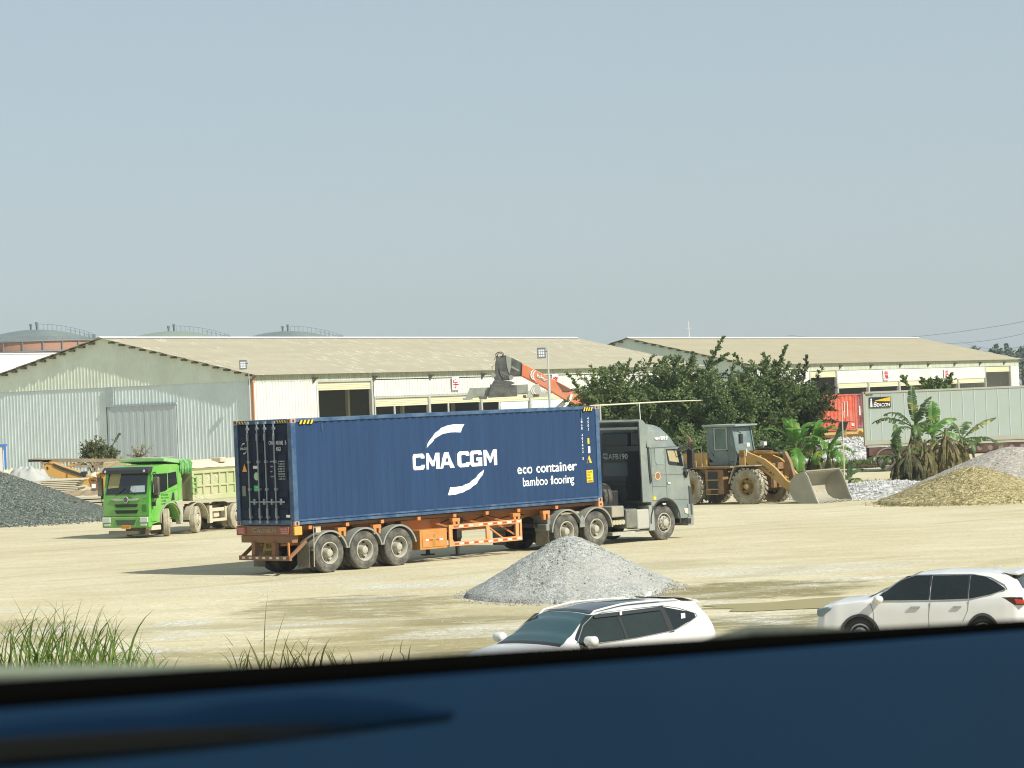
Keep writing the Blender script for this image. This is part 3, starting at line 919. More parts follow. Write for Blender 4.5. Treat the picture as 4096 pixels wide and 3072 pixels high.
# vertical id numbers, symbols and stickers on the right end of the side
def vert_text(s, x, ztop, zbot, w):
    n = len(s); h = (ztop - zbot) / n
    for i, ch in enumerate(s):
        if ch == ' ': continue
        ww = w * (.35 if ch in '1I' else 1)
        text('lettering', ch, M_ltr, ct, (x + (w - ww) / 2, 0, ztop - (i + 1) * h + h * .15 - ZD), (1, 0, 0), (0, 0, 1), (ww, h * .72), bold=.01, drape=DR)
vert_text('CMAU 401842 5', 11.41, 3.92, 2.62, .085)
vert_text('45G1', 11.69, 3.92, 3.48, .085)
def plate(x0, x1, z0, z1, m, y=.0, name='sticker', d=.004):
    return MB().bb(x0, x1, y - d, y, z0 - ZD, z1 - ZD).build(name, m, ct)
ps_ = [MB().grid(lambda i, j: (x0 + (x1 - x0) * i / 8, cdepth(x0 + (x1 - x0) * i / 8) - .003, (z0, z1)[j] - ZD), 9, 2).build('sticker', mm, ct, fix=False)
       for x0, x1, z0, z1, mm in ((11.66, 11.76, 3.10, 3.27, M_yel), (11.67, 11.79, 2.82, 3.02, M_ltr), (11.58, 11.86, 1.94, 2.31, M_yel))]
for k, (s, w_) in enumerate((('CAUTION', .24), ('9\'6"', .14), ('HIGH', .18), ('CONTAINER', .24))):
    text('lettering', s, M_blk, ct, (11.60, 0, 2.225 - k * .09 - ZD), (1, 0, 0), (0, 0, 1), (w_, .055), bold=.01, drape=(DR[0], lambda x: cdepth(x) - .006))
tri = MB().add([(11.60, cdepth(11.6) - .004, 2.52 - ZD), (11.84, cdepth(11.84) - .004, 2.52 - ZD), (11.70, cdepth(11.7) - .004, 2.76 - ZD)], [(0, 1, 2)]).build('sticker', M_yel, ct, fix=False)
# hazard stripes at the top corners
def stripes(x0, x1, z0, z1, y, n=4, ax='y'):
    MB().bb(*((x0, x1, y - .002, y) if ax == 'y' else (y - .002, y, x0, x1)), z0, z1).build('sticker', M_blk, ct)
    mb = MB(); w = (x1 - x0) / n
    for k in range(n):
        a = x0 + k * w
        mb.prism([(a + w * .05, z0), (a + w * .50, z0), (a + w * .95, z1), (a + w * .50, z1)], y - .005, y - .002, ax)
    mb.build('sticker', M_yel, ct)
stripes(.30, .82, HC - .155, HC - .045, -.001)
stripes(11.50, 11.92, HC - .155, HC - .045, -.001)
stripes(1.75, 2.25, HC - .10, HC - .03, .018, 4, 'x'); stripes(.2, .62, HC - .10, HC - .03, .018, 4, 'x')
MB().bb(1.10, 1.13, .0, .03, HC - .36, HC - .14).bb(11.40, 11.43, .0, .03, HC - .36, HC - .14).build('lashing_bar', M_blue2, ct)
# rear doors (x=0 face)
dm = MB()
for a, b in ((.17, 1.205), (1.225, 2.27)):
    pts = []
    z = .16
    dm.bb(.030, .075, a, b, .16, HC - .14)
    for k in range(5):
        zc = .36 + k * .50
        dm.prism([(.03, zc - .13), (.012, zc - .08), (.012, zc + .08), (.03, zc + .13)][::-1], a + .08, b - .08, 'y')
dm.build('rear_door', M_navy, ct, bevel=.006)
bars = []
for yb, yt in ((1.815, 1.815), (1.405, 1.405), (1.08, 1.08), (.70, .70)):
    bm_ = MB().tube([(-.03, yb, .06), (-.03, yb, HC - .05)], .021, 8)
    for z in (.10, .24, 1.0, 1.75, HC - .24, HC - .08): bm_.bb(-.045, .03, yb - .045, yb + .045, z - .035, z + .035)
    bm_.bb(-.055, -.01, yb - .03, yb + .03, .26, .48); bm_.bb(-.055, -.01, yb - .03, yb + .03, 2.33, 2.52)
    b_ = bm_.build('lock_bar', M_barg, ct)
    h_ = MB().beam((-.06, yb - .02, .66), (-.06, yb - .30 if yb > 1.2 or yb == 1.08 else yb - .3, .65), .03, .035)
    h_.bb(-.07, -.02, yb - .26, yb - .20, .58, .74).bb(-.065, -.02, yb - .36, yb - .25, .63, .67)
    h_.build('handle', M_barg, b_)
def rtext(s, yl, yr, z0, z1, bold=.0, m=M_ltr):
    text('lettering', s, m, ct, (.008, yl, z0 - ZD), (0, -1, 0), (0, 0, 1), (yl - yr, z1 - z0), .003, bold=bold)
MG = mat('letter_grey', (.60, .62, .62), .6)
rtext('CMA CGM', 2.19, 1.86, 3.43, 3.50, .02, MG)
for pts, off in ((SW1, .1), (SW2, .1)):
    q = [(2.19 - (p[0] - 4.47) * .0985, 3.43 + (p[1] - 2.64) * .155 - ZD) for p in pts]
    MB().prism(q, .005, .008, 'x').build('emblem', MG, ct)
rtext('CMAU 401842', .96, .36, 3.55, 3.66, .02, MG); rtext('5', .28, .22, 3.55, 3.66, .02, MG); rtext('45G1', .66, .46, 3.38, 3.49, .02, MG)
for k in range(8):
    z = 3.08 - k * .068
    if k in (0, 2, 4, 6): rtext(('MAX.WT', 'TARE', 'NET', 'CU.CAP')[k // 2], .93, .93 - (.20, .12, .09, .14)[k // 2], z, z + .035, 0, MG)
    rtext(('32.500 KG', '71.650 LB', '3.800 KG', '8.380 LB', '28.700 KG', '63.270 LB', '76.4 M3', '2.698 CU')[k], .60, .33, z, z + .035, 0, MG)
def rplate(yl, yr, z0, z1, m):
    MB().bb(.003, .008, yr, yl, z0 - ZD, z1 - ZD).build('sticker', m, ct)
rplate(1.66, 1.48, 2.91, 2.99, MG); rplate(2.16, 2.01, 2.16, 2.44, mat('dull_plate', (.16, .18, .12), .5)); rplate(.34, .18, 1.575, 1.645, M_ltr)
MB().prism([(2.13, 2.83 - ZD), (1.93, 2.83 - ZD), (2.03, 3.05 - ZD)], .003, .008, 'x').build('sticker', mat('sticker_orange', (.75, .33, .02), .5), ct)
M_grn = mat('sticker_green', (.03, .42, .13), .5)
rplate(1.66, 1.44, 2.29, 2.45, M_grn); rplate(1.65, 1.45, 2.345, 2.36, M_ltr); rplate(1.65, 1.45, 2.395, 2.41, M_ltr)
MB().lathe([(.0, .003), (.11, .003), (.11, .008), (.085, .008), (.085, .007), (0, .007)], (0, 1.53, 2.70 - ZD), 'x', 20).build('sticker', mat('sticker_pale_green', (.35, .50, .33), .5), ct)

# ---------------------------------------------------------------- wheels
M_tyre = mat('dusty_tyre', (.035, .035, .034), .85, var=.3, vs_=5, dust=.30, dcol=(.27, .25, .19), dscale=3, bump=.2, bscale=14)
M_tyred = mat('very_dusty_tyre', (.10, .095, .08), .9, var=.2, vs_=5, dust=.75, dcol=(.46, .42, .30), dscale=4, bump=.2, bscale=14)
M_rim = mat('dusty_rim', (.34, .34, .29), .7, var=.15, vs_=6, dust=.4, dcol=(.40, .37, .27), dscale=5)
M_rimy = mat('yellow_rim', (.42, .27, .08), .75, var=.2, dust=.45, dcol=(.38, .32, .20), dscale=4)
def tyre_prof(R, W, y0, rb):
    """closed cross-section of a tyre from outer face y0 to y0+W; rb = bead radius"""
    return [(rb, y0 + .03), (rb + .03, y0 + .008), (lerp(rb, R, .5), y0 - .012), (R - .07, y0 + .002), (R - .025, y0 + .012), (R, y0 + .04), (R, y0 + W * .3), (R - .012, y0 + W * .31), (R - .012, y0 + W * .34),
            (R, y0 + W * .35), (R, y0 + W * .64), (R - .012, y0 + W * .65), (R - .012, y0 + W * .68), (R, y0 + W * .69), (R, y0 + W - .04), (R - .025, y0 + W - .012), (R - .07, y0 + W), (rb + .03, y0 + W), (rb, y0 + W - .03)]
def wheel(parent, x, y, z, R=.53, W=.28, side=-1, dual=True, dish=True, tm=None, rm=None, steer=0, tread=0, treadd=.035):
    """side=-1: outer face looks to -y. The tyre is the part, rim and hub its sub-parts."""
    tm = tm or M_tyre; rm = rm or M_rim
    rb = R * .56
    mb = MB()
    mb.lathe(tyre_prof(R, W, 0, rb), ax='y', n=40, closed=True)
    if dual: mb.lathe(tyre_prof(R, W, W + .06, rb), ax='y', n=40, closed=True)
    if tread:
        for k in range(tread):
            a = 2 * pi * k / tread
            for h in (0, 1):
                aa = a + (pi / tread) * h
                p = []
                for (dy, da) in ((.0, .0), (W * .46, .16)):
                    for rr in (R - .02, R + treadd):
                        for w in (-.055, .055):
                            ang = aa + da * (1 if True else -1) + w / R * 1.1
                            yy = dy if h == 0 else W - dy
                            p.append((rr * cos(ang), yy, rr * sin(ang)))
                mb.add(p, [(0, 1, 3, 2), (4, 6, 7, 5), (0, 4, 5, 1), (2, 3, 7, 6), (0, 2, 6, 4), (1, 5, 7, 3)])
    o = mb.build('wheel', tm, parent, smooth=35)
    rm_ = MB()
    if dish:
        pr = [(rb + .012, .025), (rb + .012, .0), (rb - .012, -.004), (rb - .03, .02), (rb - .045, .11), (rb - .05, W * .55), (rb * .62, W * .62), (rb * .5, W * .60), (0, W * .60)]
        rm_.lathe(pr, ax='y', n=32)
        r2 = rm_.build('rim', rm, o, smooth=35)
        hb = MB().lathe([(.125, W * .6), (.12, W * .15), (.10, -.01), (.06, -.03), (0, -.03)], ax='y', n=20)
        for k in range(10):
            a = 2 * pi * k / 10; c = (cos(a) * rb * .60, sin(a) * rb * .60)
            hb.cyl((c[0], W * .6, c[1]), (c[0], W * .46, c[1]), .016, n=6)
        hb.build('hub', rm, o, smooth=35)
        hh = MB()
        for k in range(8):
            a = 2 * pi * (k + .5) / 8; c = Vector((cos(a) * rb * .80, 0, sin(a) * rb * .80))
            hh.cyl(c + Vector((0, W * .52, 0)), c + Vector((0, W * .60, 0)), .045, n=10)
        hh.build('rim_hole', M_black, o)
    else:
        pr = [(rb + .012, .025), (rb + .012, .0), (rb - .015, -.004), (rb - .03, .04), (rb * .82, .09), (rb * .66, -.01), (rb * .5, -.03), (rb * .42, -.02), (rb * .40, -.07), (rb * .30, -.09), (0, -.09)]
        rm_.lathe(pr, ax='y', n=32); rm_.build('rim', rm, o, smooth=35)
        hb = MB()
        for k in range(10):
            a = 2 * pi * k / 10; c = (cos(a) * rb * .58, sin(a) * rb * .58)
            hb.cyl((c[0], 0, c[1]), (c[0], -.07, c[1]), .018, n=6)
        hb.build('wheel_nuts', rm, o)
        hh = MB()
        for k in range(10):
            a = 2 * pi * (k + .5) / 10; c = Vector((cos(a) * rb * .80, 0, sin(a) * rb * .80))
            hh.cyl(c + Vector((0, .02, 0)), c + Vector((0, .082, 0)), .042, n=10)
        hh.build('rim_hole', M_black, o)
    o.location = (x, y, z)
    o.rotation_euler = (0, 0, (0 if side < 0 else pi) + steer)
    return o
def copy_part(o, loc, rot=None):
    c = o.copy(); COL.objects.link(c); c.location = loc
    if rot is not None: c.rotation_euler = rot
    for g in list(o.children):
        d = g.copy(); COL.objects.link(d); d.parent = c
    return c

# ---------------------------------------------------------------- semi-trailer
M_org = mat('trailer_orange', (.52, .175, .04), .55, var=.15, vs_=2, dust=.18, dcol=(.42, .30, .17), dscale=2.5)
M_orgl = mat('guard_orange', (.60, .26, .085), .5, var=.1, vs_=2, dust=.15, dcol=(.50, .40, .24), dscale=3)
M_orgy = mat('toolbox_yellow', (.48, .19, .03), .5, var=.12, dust=.15, dcol=(.42, .32, .18), dscale=4)
M_orgd = mat('dirty_shaded_orange', (.25, .105, .04), .75, var=.25, vs_=3, dust=.4, dcol=(.16, .13, .09), dscale=3)
M_red = mat('reflector_red', (.36, .065, .04), .4)
M_wht = mat('reflector_white', (.62, .60, .54), .4)
M_fen = mat('fender_grey', (.18, .19, .175), .6, var=.15, dust=.42, dcol=(.33, .33, .27), dscale=2.5)
tr = thing('semi_trailer', 'orange three axle skeletal trailer under the blue container', 'semi trailer', tuple(tw(0, 0, 0)), TH)
def fen_arch(x, y0, y1, zc, R, a0, a1, th=.02, lip=.05):
    mb = MB(); n = 18; pts = []
    for k in range(n + 1):
        a = radians(lerp(a0, a1, k / n)); pts.append((x + R * cos(a), zc + R * sin(a)))
    for k in range(n):
        p, q = pts[k], pts[k + 1]
        c = (x, zc)
        def ins(p, d): v = Vector((p[0] - c[0], p[1] - c[1])); v = v * (1 - d / v.length); return (v.x + c[0], v.y + c[1])
        for (ya, yb, d) in ((y0, y1, th), (y0 - .012, y0 + .012, lip)):
            pi_, qi = ins(p, d), ins(q, d)
            mb.add([(p[0], ya, p[1]), (q[0], ya, q[1]), (q[0], yb, q[1]), (p[0], yb, p[1]), (pi_[0], ya, pi_[1]), (qi[0], ya, qi[1]), (qi[0], yb, qi[1]), (pi_[0], yb, pi_[1])],
                   [(0, 3, 2, 1), (4, 5, 6, 7), (0, 1, 5, 4), (2, 3, 7, 6), (0, 4, 7, 3), (1, 2, 6, 5)])
    return mb
ch = MB()
for y in (.72, 1.60):
    ch.bb(.15, 9.0, y, y + .12, .78, .84); ch.bb(.15, 9.0, y + .045, y + .075, .84, 1.18); ch.bb(.15, 12.15, y, y + .12, 1.18, 1.24)
    ch.prism([(9.0, .78), (9.6, 1.02), (12.15, 1.02), (12.15, 1.18), (9.0, 1.18)], y + .03, y + .09)
for x in (.55, 1.9, 3.2, 4.6, 6.0, 7.3, 8.6, 10.2, 12.02):
    ch.bb(x, x + .12, .06, 2.38, 1.22, 1.33)
for x in (1.3, 2.6, 3.9, 5.2, 6.6, 8.0): ch.bb(x, x + .05, .60, .72, .84, 1.18)
ch.build('chassis', M_org, tr, bevel=.006)
MB().bb(.2, 12.1, .18, .24, 1.25, 1.335).bb(.2, 12.1, 2.20, 2.26, 1.25, 1.335).build('deck_rail', M_orgd, tr)  # shadow under the container is put into this darker orange
MB().bb(4.35, 5.9, .50, .72, .80, 1.22).build('side_web', M_org, tr, bevel=.01)
rb_ = MB().bb(-.02, .18, .02, 2.46, 1.08, 1.335)
rb_.build('rear_bolster', M_orgd, tr, bevel=.01)
MB().bb(-.005, .2, .12, 2.28, .88, 1.075).build('rear_cross_plate', M_orgd, tr, bevel=.01)
MB().bb(-.03, .24, -.03, .03, 1.09, 1.325).build('end_plate', mat('bright_orange', (.80, .33, .05), .5, var=.08, dust=.1), tr, bevel=.02)
for yl in (2.20, .37):
    lm = MB().bb(-.06, -.02, yl - .17, yl + .22, 1.11, 1.31).build('tail_lamp', M_red, tr, bevel=.02)
    m_ = MB()
    for k in range(3): m_.bb(-.066, -.06, yl - .13 + .01 * k, yl + .13 + .02 * k, 1.14 + k * .055, 1.165 + k * .055)
    m_.build('reflector', mat('reflector_dusty', (.45, .30, .26), .5), lm)
text('lettering', '\u7ca4ALR85\u6302', mat('trailer_letters', (.36, .27, .19), .7), tr, (-.022, 1.78, 1.145), (0, -1, 0), (0, 0, 1), (1.06, .14), .004, bold=.01)
bp_ = MB().bb(-.10, .0, .16, 2.30, .40, .53).build('underrun_bar', M_orgd, tr, bevel=.008)
m_ = MB()
for k in range(7): m_.bb(-.104, -.10, .30 + k * .29, .42 + k * .29, .445, .50)
m_.build('reflector', M_wht, bp_)
for y in (1.72, .86): MB().bb(-.06, .08, y - .07, y + .07, .53, .9).build('bumper_bracket', M_orgd, tr, bevel=.006)
for y in (2.22, .20): MB().beam((.55, y, .9), (-.03, y, .5), .07, .09).build('bumper_stay', M_orgd, tr, bevel=.006)
MB().beam((-.04, .24, .53), (-.04, .24, .9), .05, .05).build('bumper_post', M_org, tr, bevel=.006)
np_ = MB().add([(.02, 1.46, .50), (.02, .92, .50), (.10, .98, .94), (.10, 1.40, .94), (.04, 1.46, .50), (.04, .92, .50), (.12, .98, .94), (.12, 1.40, .94)],
               [(0, 1, 2, 3), (7, 6, 5, 4), (0, 4, 5, 1), (1, 5, 6, 2), (2, 6, 7, 3), (3, 7, 4, 0)]).build('number_plate', mat('plate_yellow_dusty', (.26, .17, .035), .7, var=.2), tr)
text('lettering', '\u7ca4A', mat('plate_ink', (.10, .07, .03), .7), np_, (.055, 1.33, .72), (0, -1, 0), Vector((.17, 0, 1)).normalized(), (.26, .13), .004, bold=.02)
text('lettering', 'LR85\u6302', MATS['plate_ink'], np_, (.026, 1.39, .55), (0, -1, 0), Vector((.17, 0, 1)).normalized(), (.40, .13), .004, bold=.02)
w0 = None
for i, x in enumerate((1.234, 2.53, 3.824)):
    if w0 is None: w0 = wheel(tr, x, .02, .53)
    else: copy_part(w0, (x, .02, .53))
    copy_part(w0, (x, 2.42, .53), (0, 0, pi))
    MB().cyl((x, .5, .53), (x, 1.95, .53), .07, n=12).bb(x - .45, x + .45, .62, .70, .60, .68).bb(x - .45, x + .45, 1.74, 1.82, .60, .68).build('axle', M_black, tr)
    fen_arch(x, .0, .60, .50, .66, 12, 168).build('fender', M_fen, tr)
    fen_arch(x, 1.84, 2.44, .50, .66, 12, 168).build('fender', M_fen, tr)
for y in (.03, 1.9):
    MB().bb(.50, .515, y, y + .5, .18, .84).build('mud_flap', mat('mud_flap_dusty', (.10, .095, .075), .8, dust=.4, dcol=(.30, .27, .18), dscale=3), tr)
MB().beam((.60, -.05, .20), (.64, -.03, 1.30), .02, .02).bb(.7, .88, -.05, -.04, 1.12, 1.27).beam((.66, -.04, 1.27), (.88, -.04, 1.27), .02, .02).build('marker_rod', mat('rod', (.45, .38, .26), .6), tr)
for x in (1.55, 2.85, 5.9, 8.35, 9.6):
    b_ = MB().bb(x, x + .30, .0, .14, 1.10, 1.20).bb(x + .02, x + .12, .0, .10, .94, 1.12).bb(x + .2, x + .28, .0, .1, .96, 1.12)
    b_.build('twist_lock', M_orgy if x in (1.55, 5.9, 8.35) else M_org, tr, bevel=.006)
# tool box
tb = MB().bb(4.62, 5.68, .02, .55, .38, .94).build('toolbox', M_orgy, tr, bevel=.012)
MB().bb(4.70, 5.60, .005, .02, .44, .84).build('lid', M_orgy, tb, bevel=.005)
m_ = MB()
for k, (a, b, r) in enumerate(((4.82, 4.95, 0), (5.36, 5.50, 0))): m_.bb(a, b, -.001, .005, .62, .67)
m_.build('reflector', M_wht, tb)
MB().bb(4.95, 5.1, -.001, .005, .62, .66).bb(5.24, 5.36, -.001, .005, .62, .66).build('reflector', M_red, tb)
MB().lathe([(.0, -.002), (.05, -.002), (.05, .005)], (5.16, 0, .76), 'y', 14).bb(5.10, 5.20, -.003, .005, .46, .66).build('latch', mat('latch_brown', (.35, .19, .03), .6), tb)
# side guard
gd = MB()
gd.bb(5.75, 8.70, .0, .05, .90, 1.02).bb(5.75, 8.70, .0, .05, .40, .53)
for x in (5.75, 7.24, 8.44): gd.bb(x, x + .13, -.002, .052, .53, .90)
gd.bb(8.62, 8.70, .0, .05, .53, .9)
g_ = gd.build('side_guard', M_orgl, tr, bevel=.006)
for zz in (.935, .44):
    a, b = MB(), MB()
    for k in range(14):
        x = 5.95 + k * .195
        if 6.55 < x < 6.85 and zz > .6: continue
        (a if k % 2 == 0 else b).bb(x, x + .17, -.004, .0, zz, zz + .05)
    a.build('reflector', M_red, g_); b.build('reflector', M_wht, g_)
st = MB()
for x in (5.85, 7.2, 8.2): st.beam((x, .04, .95), (x - .5, .7, 1.2), .05, .05)
st.beam((7.3, .04, .9), (8.0, .1, .5), .05, .04).beam((8.5, .05, .55), (7.9, .6, 1.1), .05, .05)
st.build('guard_stay', M_org, tr)
for y in (.52, 1.78):
    MB().bb(6.55, 6.70, y, y + .15, .35, 1.2).bb(6.58, 6.67, y + .03, y + .12, .12, .4).bb(6.45, 6.8, y - .05, y + .2, .08, .12).bb(6.50, 6.75, y - .05, y - .01, 1.02, 1.18).build('landing_leg', M_black, tr)
MB().bb(7.5, 8.1, 1.9, 2.3, .45, .95).bb(6.0, 6.3, 1.5, 2.2, .4, .9).build('air_tank', M_black, tr, bevel=.05)
MB().tube([(4.9 + k * .35, .62 + .02 * sin(k * 2), 1.1 + .06 * sin(k * 1.7)) for k in range(14)], .018, 6).build('air_hose', M_black, tr)
MB().bb(9.9, 11.3, .35, 2.1, .96, 1.02).bb(10.4, 11.2, .05, .4, 1.04, 1.10).build('kingpin_plate', mat('greasy_plate', (.30, .26, .18), .6, dust=.3), tr)
MB().bb(12.0, 12.21, -.01, .17, 1.18, 1.345).build('front_twist_lock', mat('orange_casting', (.58, .26, .12), .7, var=.2), tr, bevel=.015)
MB().lathe([(0, -.014), (.035, -.014), (.035, -.009)], (12.1, 0, 1.26), 'y', 12).build('casting_hole', M_blk, tr)

# ---------------------------------------------------------------- tractor unit
M_gr = mat('tractor_grey', (.165, .20, .19), .42, var=.07, vs_=1.5, dust=.16, dcol=(.33, .34, .27), dscale=1.5, coat=.2)
M_grd = mat('tractor_grey_rear', (.045, .06, .063), .6, var=.15, dust=.1, dcol=(.10, .10, .09))
M_gls = mat('dark_glass', (.015, .02, .022), .06, var=.1, spec=.8)
tt = thing('tractor_unit', 'grey green high roof tractor unit pulling the orange trailer', 'truck', tuple(tw(14.95, 0, 0)), TH)
TX = 14.95
def X(x): return x - TX
cabp = [(14.06, 1.22), (14.38, 1.20), (14.44, .98), (14.47, .95)]
arch = []
for k in range(13):
    a = radians(180 - k * 180 / 12 * 1.0)
    arch.append((15.0 + .62 * cos(a), .66 + .64 * sin(a)))
prof = [(14.05, 1.20), (14.38, 1.20)] + arch + [(15.63, .62), (16.16, .62), (16.24, 1.15), (16.24, 1.6), (16.18, 2.0), (15.78, 2.86), (14.05, 2.86)]
cb = MB().prism([(X(a), b) for a, b in prof], .0, 2.44)
cab = cb.build('cab', M_gr, tt, bevel=.045, seg=3)
# high roof: lofted sections narrowing towards the top
def loft(secs):
    mb = MB(); n = len(secs[0])
    for s in secs: mb.v += [tuple(p) for p in s]
    for i in range(len(secs) - 1):
        for k in range(n):
            k2 = (k + 1) % n
            mb.f.append((i * n + k, i * n + k2, (i + 1) * n + k2, (i + 1) * n + k))
    mb.f.append(tuple(range(n))[::-1]); mb.f.append(tuple((len(secs) - 1) * n + k for k in range(n)))
    return mb
secs = []
for x, zt_, ins in ((14.30, 3.60, .10), (14.6, 3.60, .10), (14.9, 3.57, .11), (15.2, 3.48, .13), (15.4, 3.36, .17), (15.55, 3.20, .22), (15.68, 3.02, .28), (15.76, 2.88, .34)):
    z0 = 2.85
    secs.append([(X(x), .0 + .01, z0), (X(x), ins * .55, lerp(z0, zt_, .7)), (X(x), ins + .14, zt_ - .01), (X(x), 1.22, zt_ + .04), (X(x), 2.3 - ins, zt_ - .01), (X(x), 2.44 - ins * .55, lerp(z0, zt_, .7)), (X(x), 2.43, z0)])
loft(secs).build('high_roof', M_gr, tt, bevel=.02, smooth=50)
# rear fairings and deflector: hollow collar open to the rear
fm = MB()
for y0, y1 in ((-.02, .03), (2.41, 2.46)):
    fm.prism([(X(13.98), 1.22), (X(14.22), 1.22), (X(14.20), 2.86), (X(14.36), 3.55), (X(14.02), 3.72), (X(13.94), 3.70)], y0, y1)
fm.build('side_fairing', M_gr, tt, bevel=.012)
fm = MB()
fm.prism([(X(13.94), 3.70), (X(14.05), 3.76), (X(14.18), 3.72), (X(14.36), 3.55), (X(14.30), 3.52), (X(14.15), 3.66), (X(13.98), 3.66)], .03, 2.41)
fm.build('roof_deflector', M_gr, tt, bevel=.01)
rw = MB().bb(X(14.02), X(14.05), .10, 2.34, 1.20, 2.95).build('rear_wall', M_grd, tt)
rz_ = MB()
rz_.bb(X(14.0), X(14.3), .08, .44, 2.95, 3.38).bb(X(14.0), X(14.3), .60, 1.7, 2.93, 3.36)
rz_.build('roof_tank', M_grd, tt, bevel=.08, seg=3)
MB().bb(X(14.02), X(14.06), .10, .72, 1.25, 2.80).build('dark_duct', mat('duct_black', (.018, .022, .03), .5), tt, bevel=.01)
MB().bb(X(14.005), X(14.018), .60, 1.62, 2.02, 2.44).build('rear_window', mat('rear_window_blue', (.05, .085, .10), .25), tt)
MB().bb(X(14.0), X(14.015), .55, 1.8, 1.84, 1.87).bb(X(14.0), X(14.015), .55, 1.8, 1.70, 1.73).build('pressed_rib', mat('rib_dark', (.035, .045, .05), .7), tt)
text('lettering', '\u7ca4AFB190', mat('cab_letters', (.50, .53, .50), .6), tt, (X(14.005), 1.62, 2.53), (0, -1, 0), (0, 0, 1), (1.05, .22), .004, bold=.012)
ml = MB()
for y in (.22, .55, .88, 1.21, 1.54): ml.bb(X(13.97), X(14.0), y - .09, y + .09, 3.46, 3.52)
ml.bb(X(13.99), X(14.0), .1, 1.8, 3.45, 3.53)
ml.build('marker_lamp', mat('lamp_pale', (.55, .57, .57), .3), tt, bevel=.01)
# side details (all stand a few mm proud of the cab side, y<0)
def side(name, pts, m, y0=-.012, y1=.004, parent=None, bevel=0):
    return MB().prism([(X(a), b) for a, b in pts], y0, y1).build(name, m, parent or tt, bevel=bevel)
side('door_window', [(15.14, 2.80), (15.76, 2.78), (15.80, 2.70), (15.92, 2.24), (15.30, 2.30), (15.22, 2.34)], M_gls, -.010)
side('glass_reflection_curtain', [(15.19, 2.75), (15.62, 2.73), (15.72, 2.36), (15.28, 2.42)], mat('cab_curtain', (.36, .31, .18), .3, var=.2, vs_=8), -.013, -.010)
side('quarter_panel', [(14.62, 2.84), (15.0, 2.82), (15.03, 2.32), (14.70, 2.34), (14.62, 2.42)], mat('tractor_grey_panel', (.20, .25, .232), .45, var=.05, dust=.12, dcol=(.33, .34, .27)), -.014)
side('side_slot', [(14.28, 2.9), (14.34, 2.9), (14.42, 1.82), (14.34, 1.76), (14.30, 2.2)], M_black, -.028, -.018)
for pts in ([(15.09, 2.85), (15.105, 2.85), (15.12, 1.25), (15.105, 1.25)], [(14.44, 2.84), (14.45, 2.84), (14.47, 1.25), (14.46, 1.25)],
            [(14.46, 2.03), (15.92, 1.99), (15.92, 1.975), (14.46, 2.015)], [(14.46, 1.68), (15.10, 1.65), (15.10, 1.64), (14.46, 1.67)],
            [(14.4, 1.245), (16.22, 1.20), (16.22, 1.185), (14.4, 1.23)], [(14.3, 2.865), (15.76, 2.865), (15.76, 2.845), (14.3, 2.845)]):
    side('panel_seam', pts, mat('seam_dark', (.07, .085, .085), .7), -.004, .002)
side('door_handle', [(15.14, 1.78), (15.27, 1.77), (15.28, 1.71), (15.16, 1.71)], mat('handle_light', (.50, .50, .46), .4), -.03, bevel=.006)
side('step_handle', [(14.86, 1.14), (15.02, 1.13), (15.02, 1.09), (14.88, 1.09)], mat('handle_light', (.5, .5, .46), .4), -.03)
side('sticker', [(14.48, 1.36), (14.60, 1.355), (14.60, 1.25), (14.48, 1.255)], M_yel, -.006)
em = MB().lathe([(0, -.004), (.125, -.004), (.125, .003)], (X(14.72), 0, 1.99), 'y', 24).build('door_emblem', mat('emblem_yellow', (.80, .46, .10), .5), tt)
MB().lathe([(0, -.007), (.10, -.007), (.10, -.003)], (X(14.72), 0, 1.99), 'y', 24).build('emblem_disc', mat('emblem_brown', (.22, .12, .10), .5), em)
text('lettering', 'N9H\u00b7\u56fd\u9645\u6e2f', M_ltr, tt, (X(14.66), -.002, 3.08), (1, 0, 0), Vector((0, .10, 1)).normalized(), (.60, .125), .004, bold=.01)
# windscreen, visor, front grille
MB().add([(X(15.80), .12, 2.78), (X(15.80), 2.32, 2.78), (X(16.16), 2.34, 2.06), (X(16.16), .10, 2.06)], [(0, 1, 2, 3)]).build('windscreen', M_gls, tt).location = (.018, 0, .012)
MB().prism([(X(15.70), 2.98), (X(15.98), 2.80), (X(16.0), 2.74), (X(15.72), 2.90)], -.02, 2.46).build('sun_visor', mat('visor_dark', (.05, .06, .06), .35), tt, bevel=.01)
MB().bb(X(16.20), X(16.27), .25, 2.2, 1.1, 1.95).build('grille', M_black, tt)
MB().bb(X(16.02), X(16.30), -.02, 2.46, .38, .66).bb(X(16.05), X(16.29), -.03, .0, .66, 1.05).build('front_bumper', mat('bumper_grey', (.17, .20, .20), .5, dust=.2), tt, bevel=.03)
side('fog_lamp', [(15.98, .60), (16.16, .60), (16.15, .44), (15.98, .44)], M_black, -.035, -.015)
side('headlamp', [(15.86, .92), (16.10, .92), (16.14, .76), (16.0, .74), (15.90, .78)], mat('lamp_lens_dusty', (.48, .47, .40), .3), -.02, bevel=.01)
side('corner_panel', [(16.12, 1.62), (16.24, 1.55), (16.25, .70), (16.14, .68)], mat('visor_dark', (.05, .06, .06), .35), -.03, -.01, bevel=.01)
mr_ = MB().bb(X(15.98), X(16.10), -.34, -.10, 2.16, 2.74).build('wing_mirror', M_black, tt, bevel=.03)
MB().tube([(X(15.72), -.02, 2.80), (X(15.9), -.16, 2.86), (X(16.04), -.22, 2.74)], .025).tube([(X(15.9), -.02, 2.16), (X(16.04), -.20, 2.16)], .025).tube([(X(15.5), -.02, 2.78), (X(15.62), -.2, 2.70), (X(15.80), -.24, 2.76), (X(15.95), -.2, 2.8)], .02).build('mirror_arm', M_black, mr_)
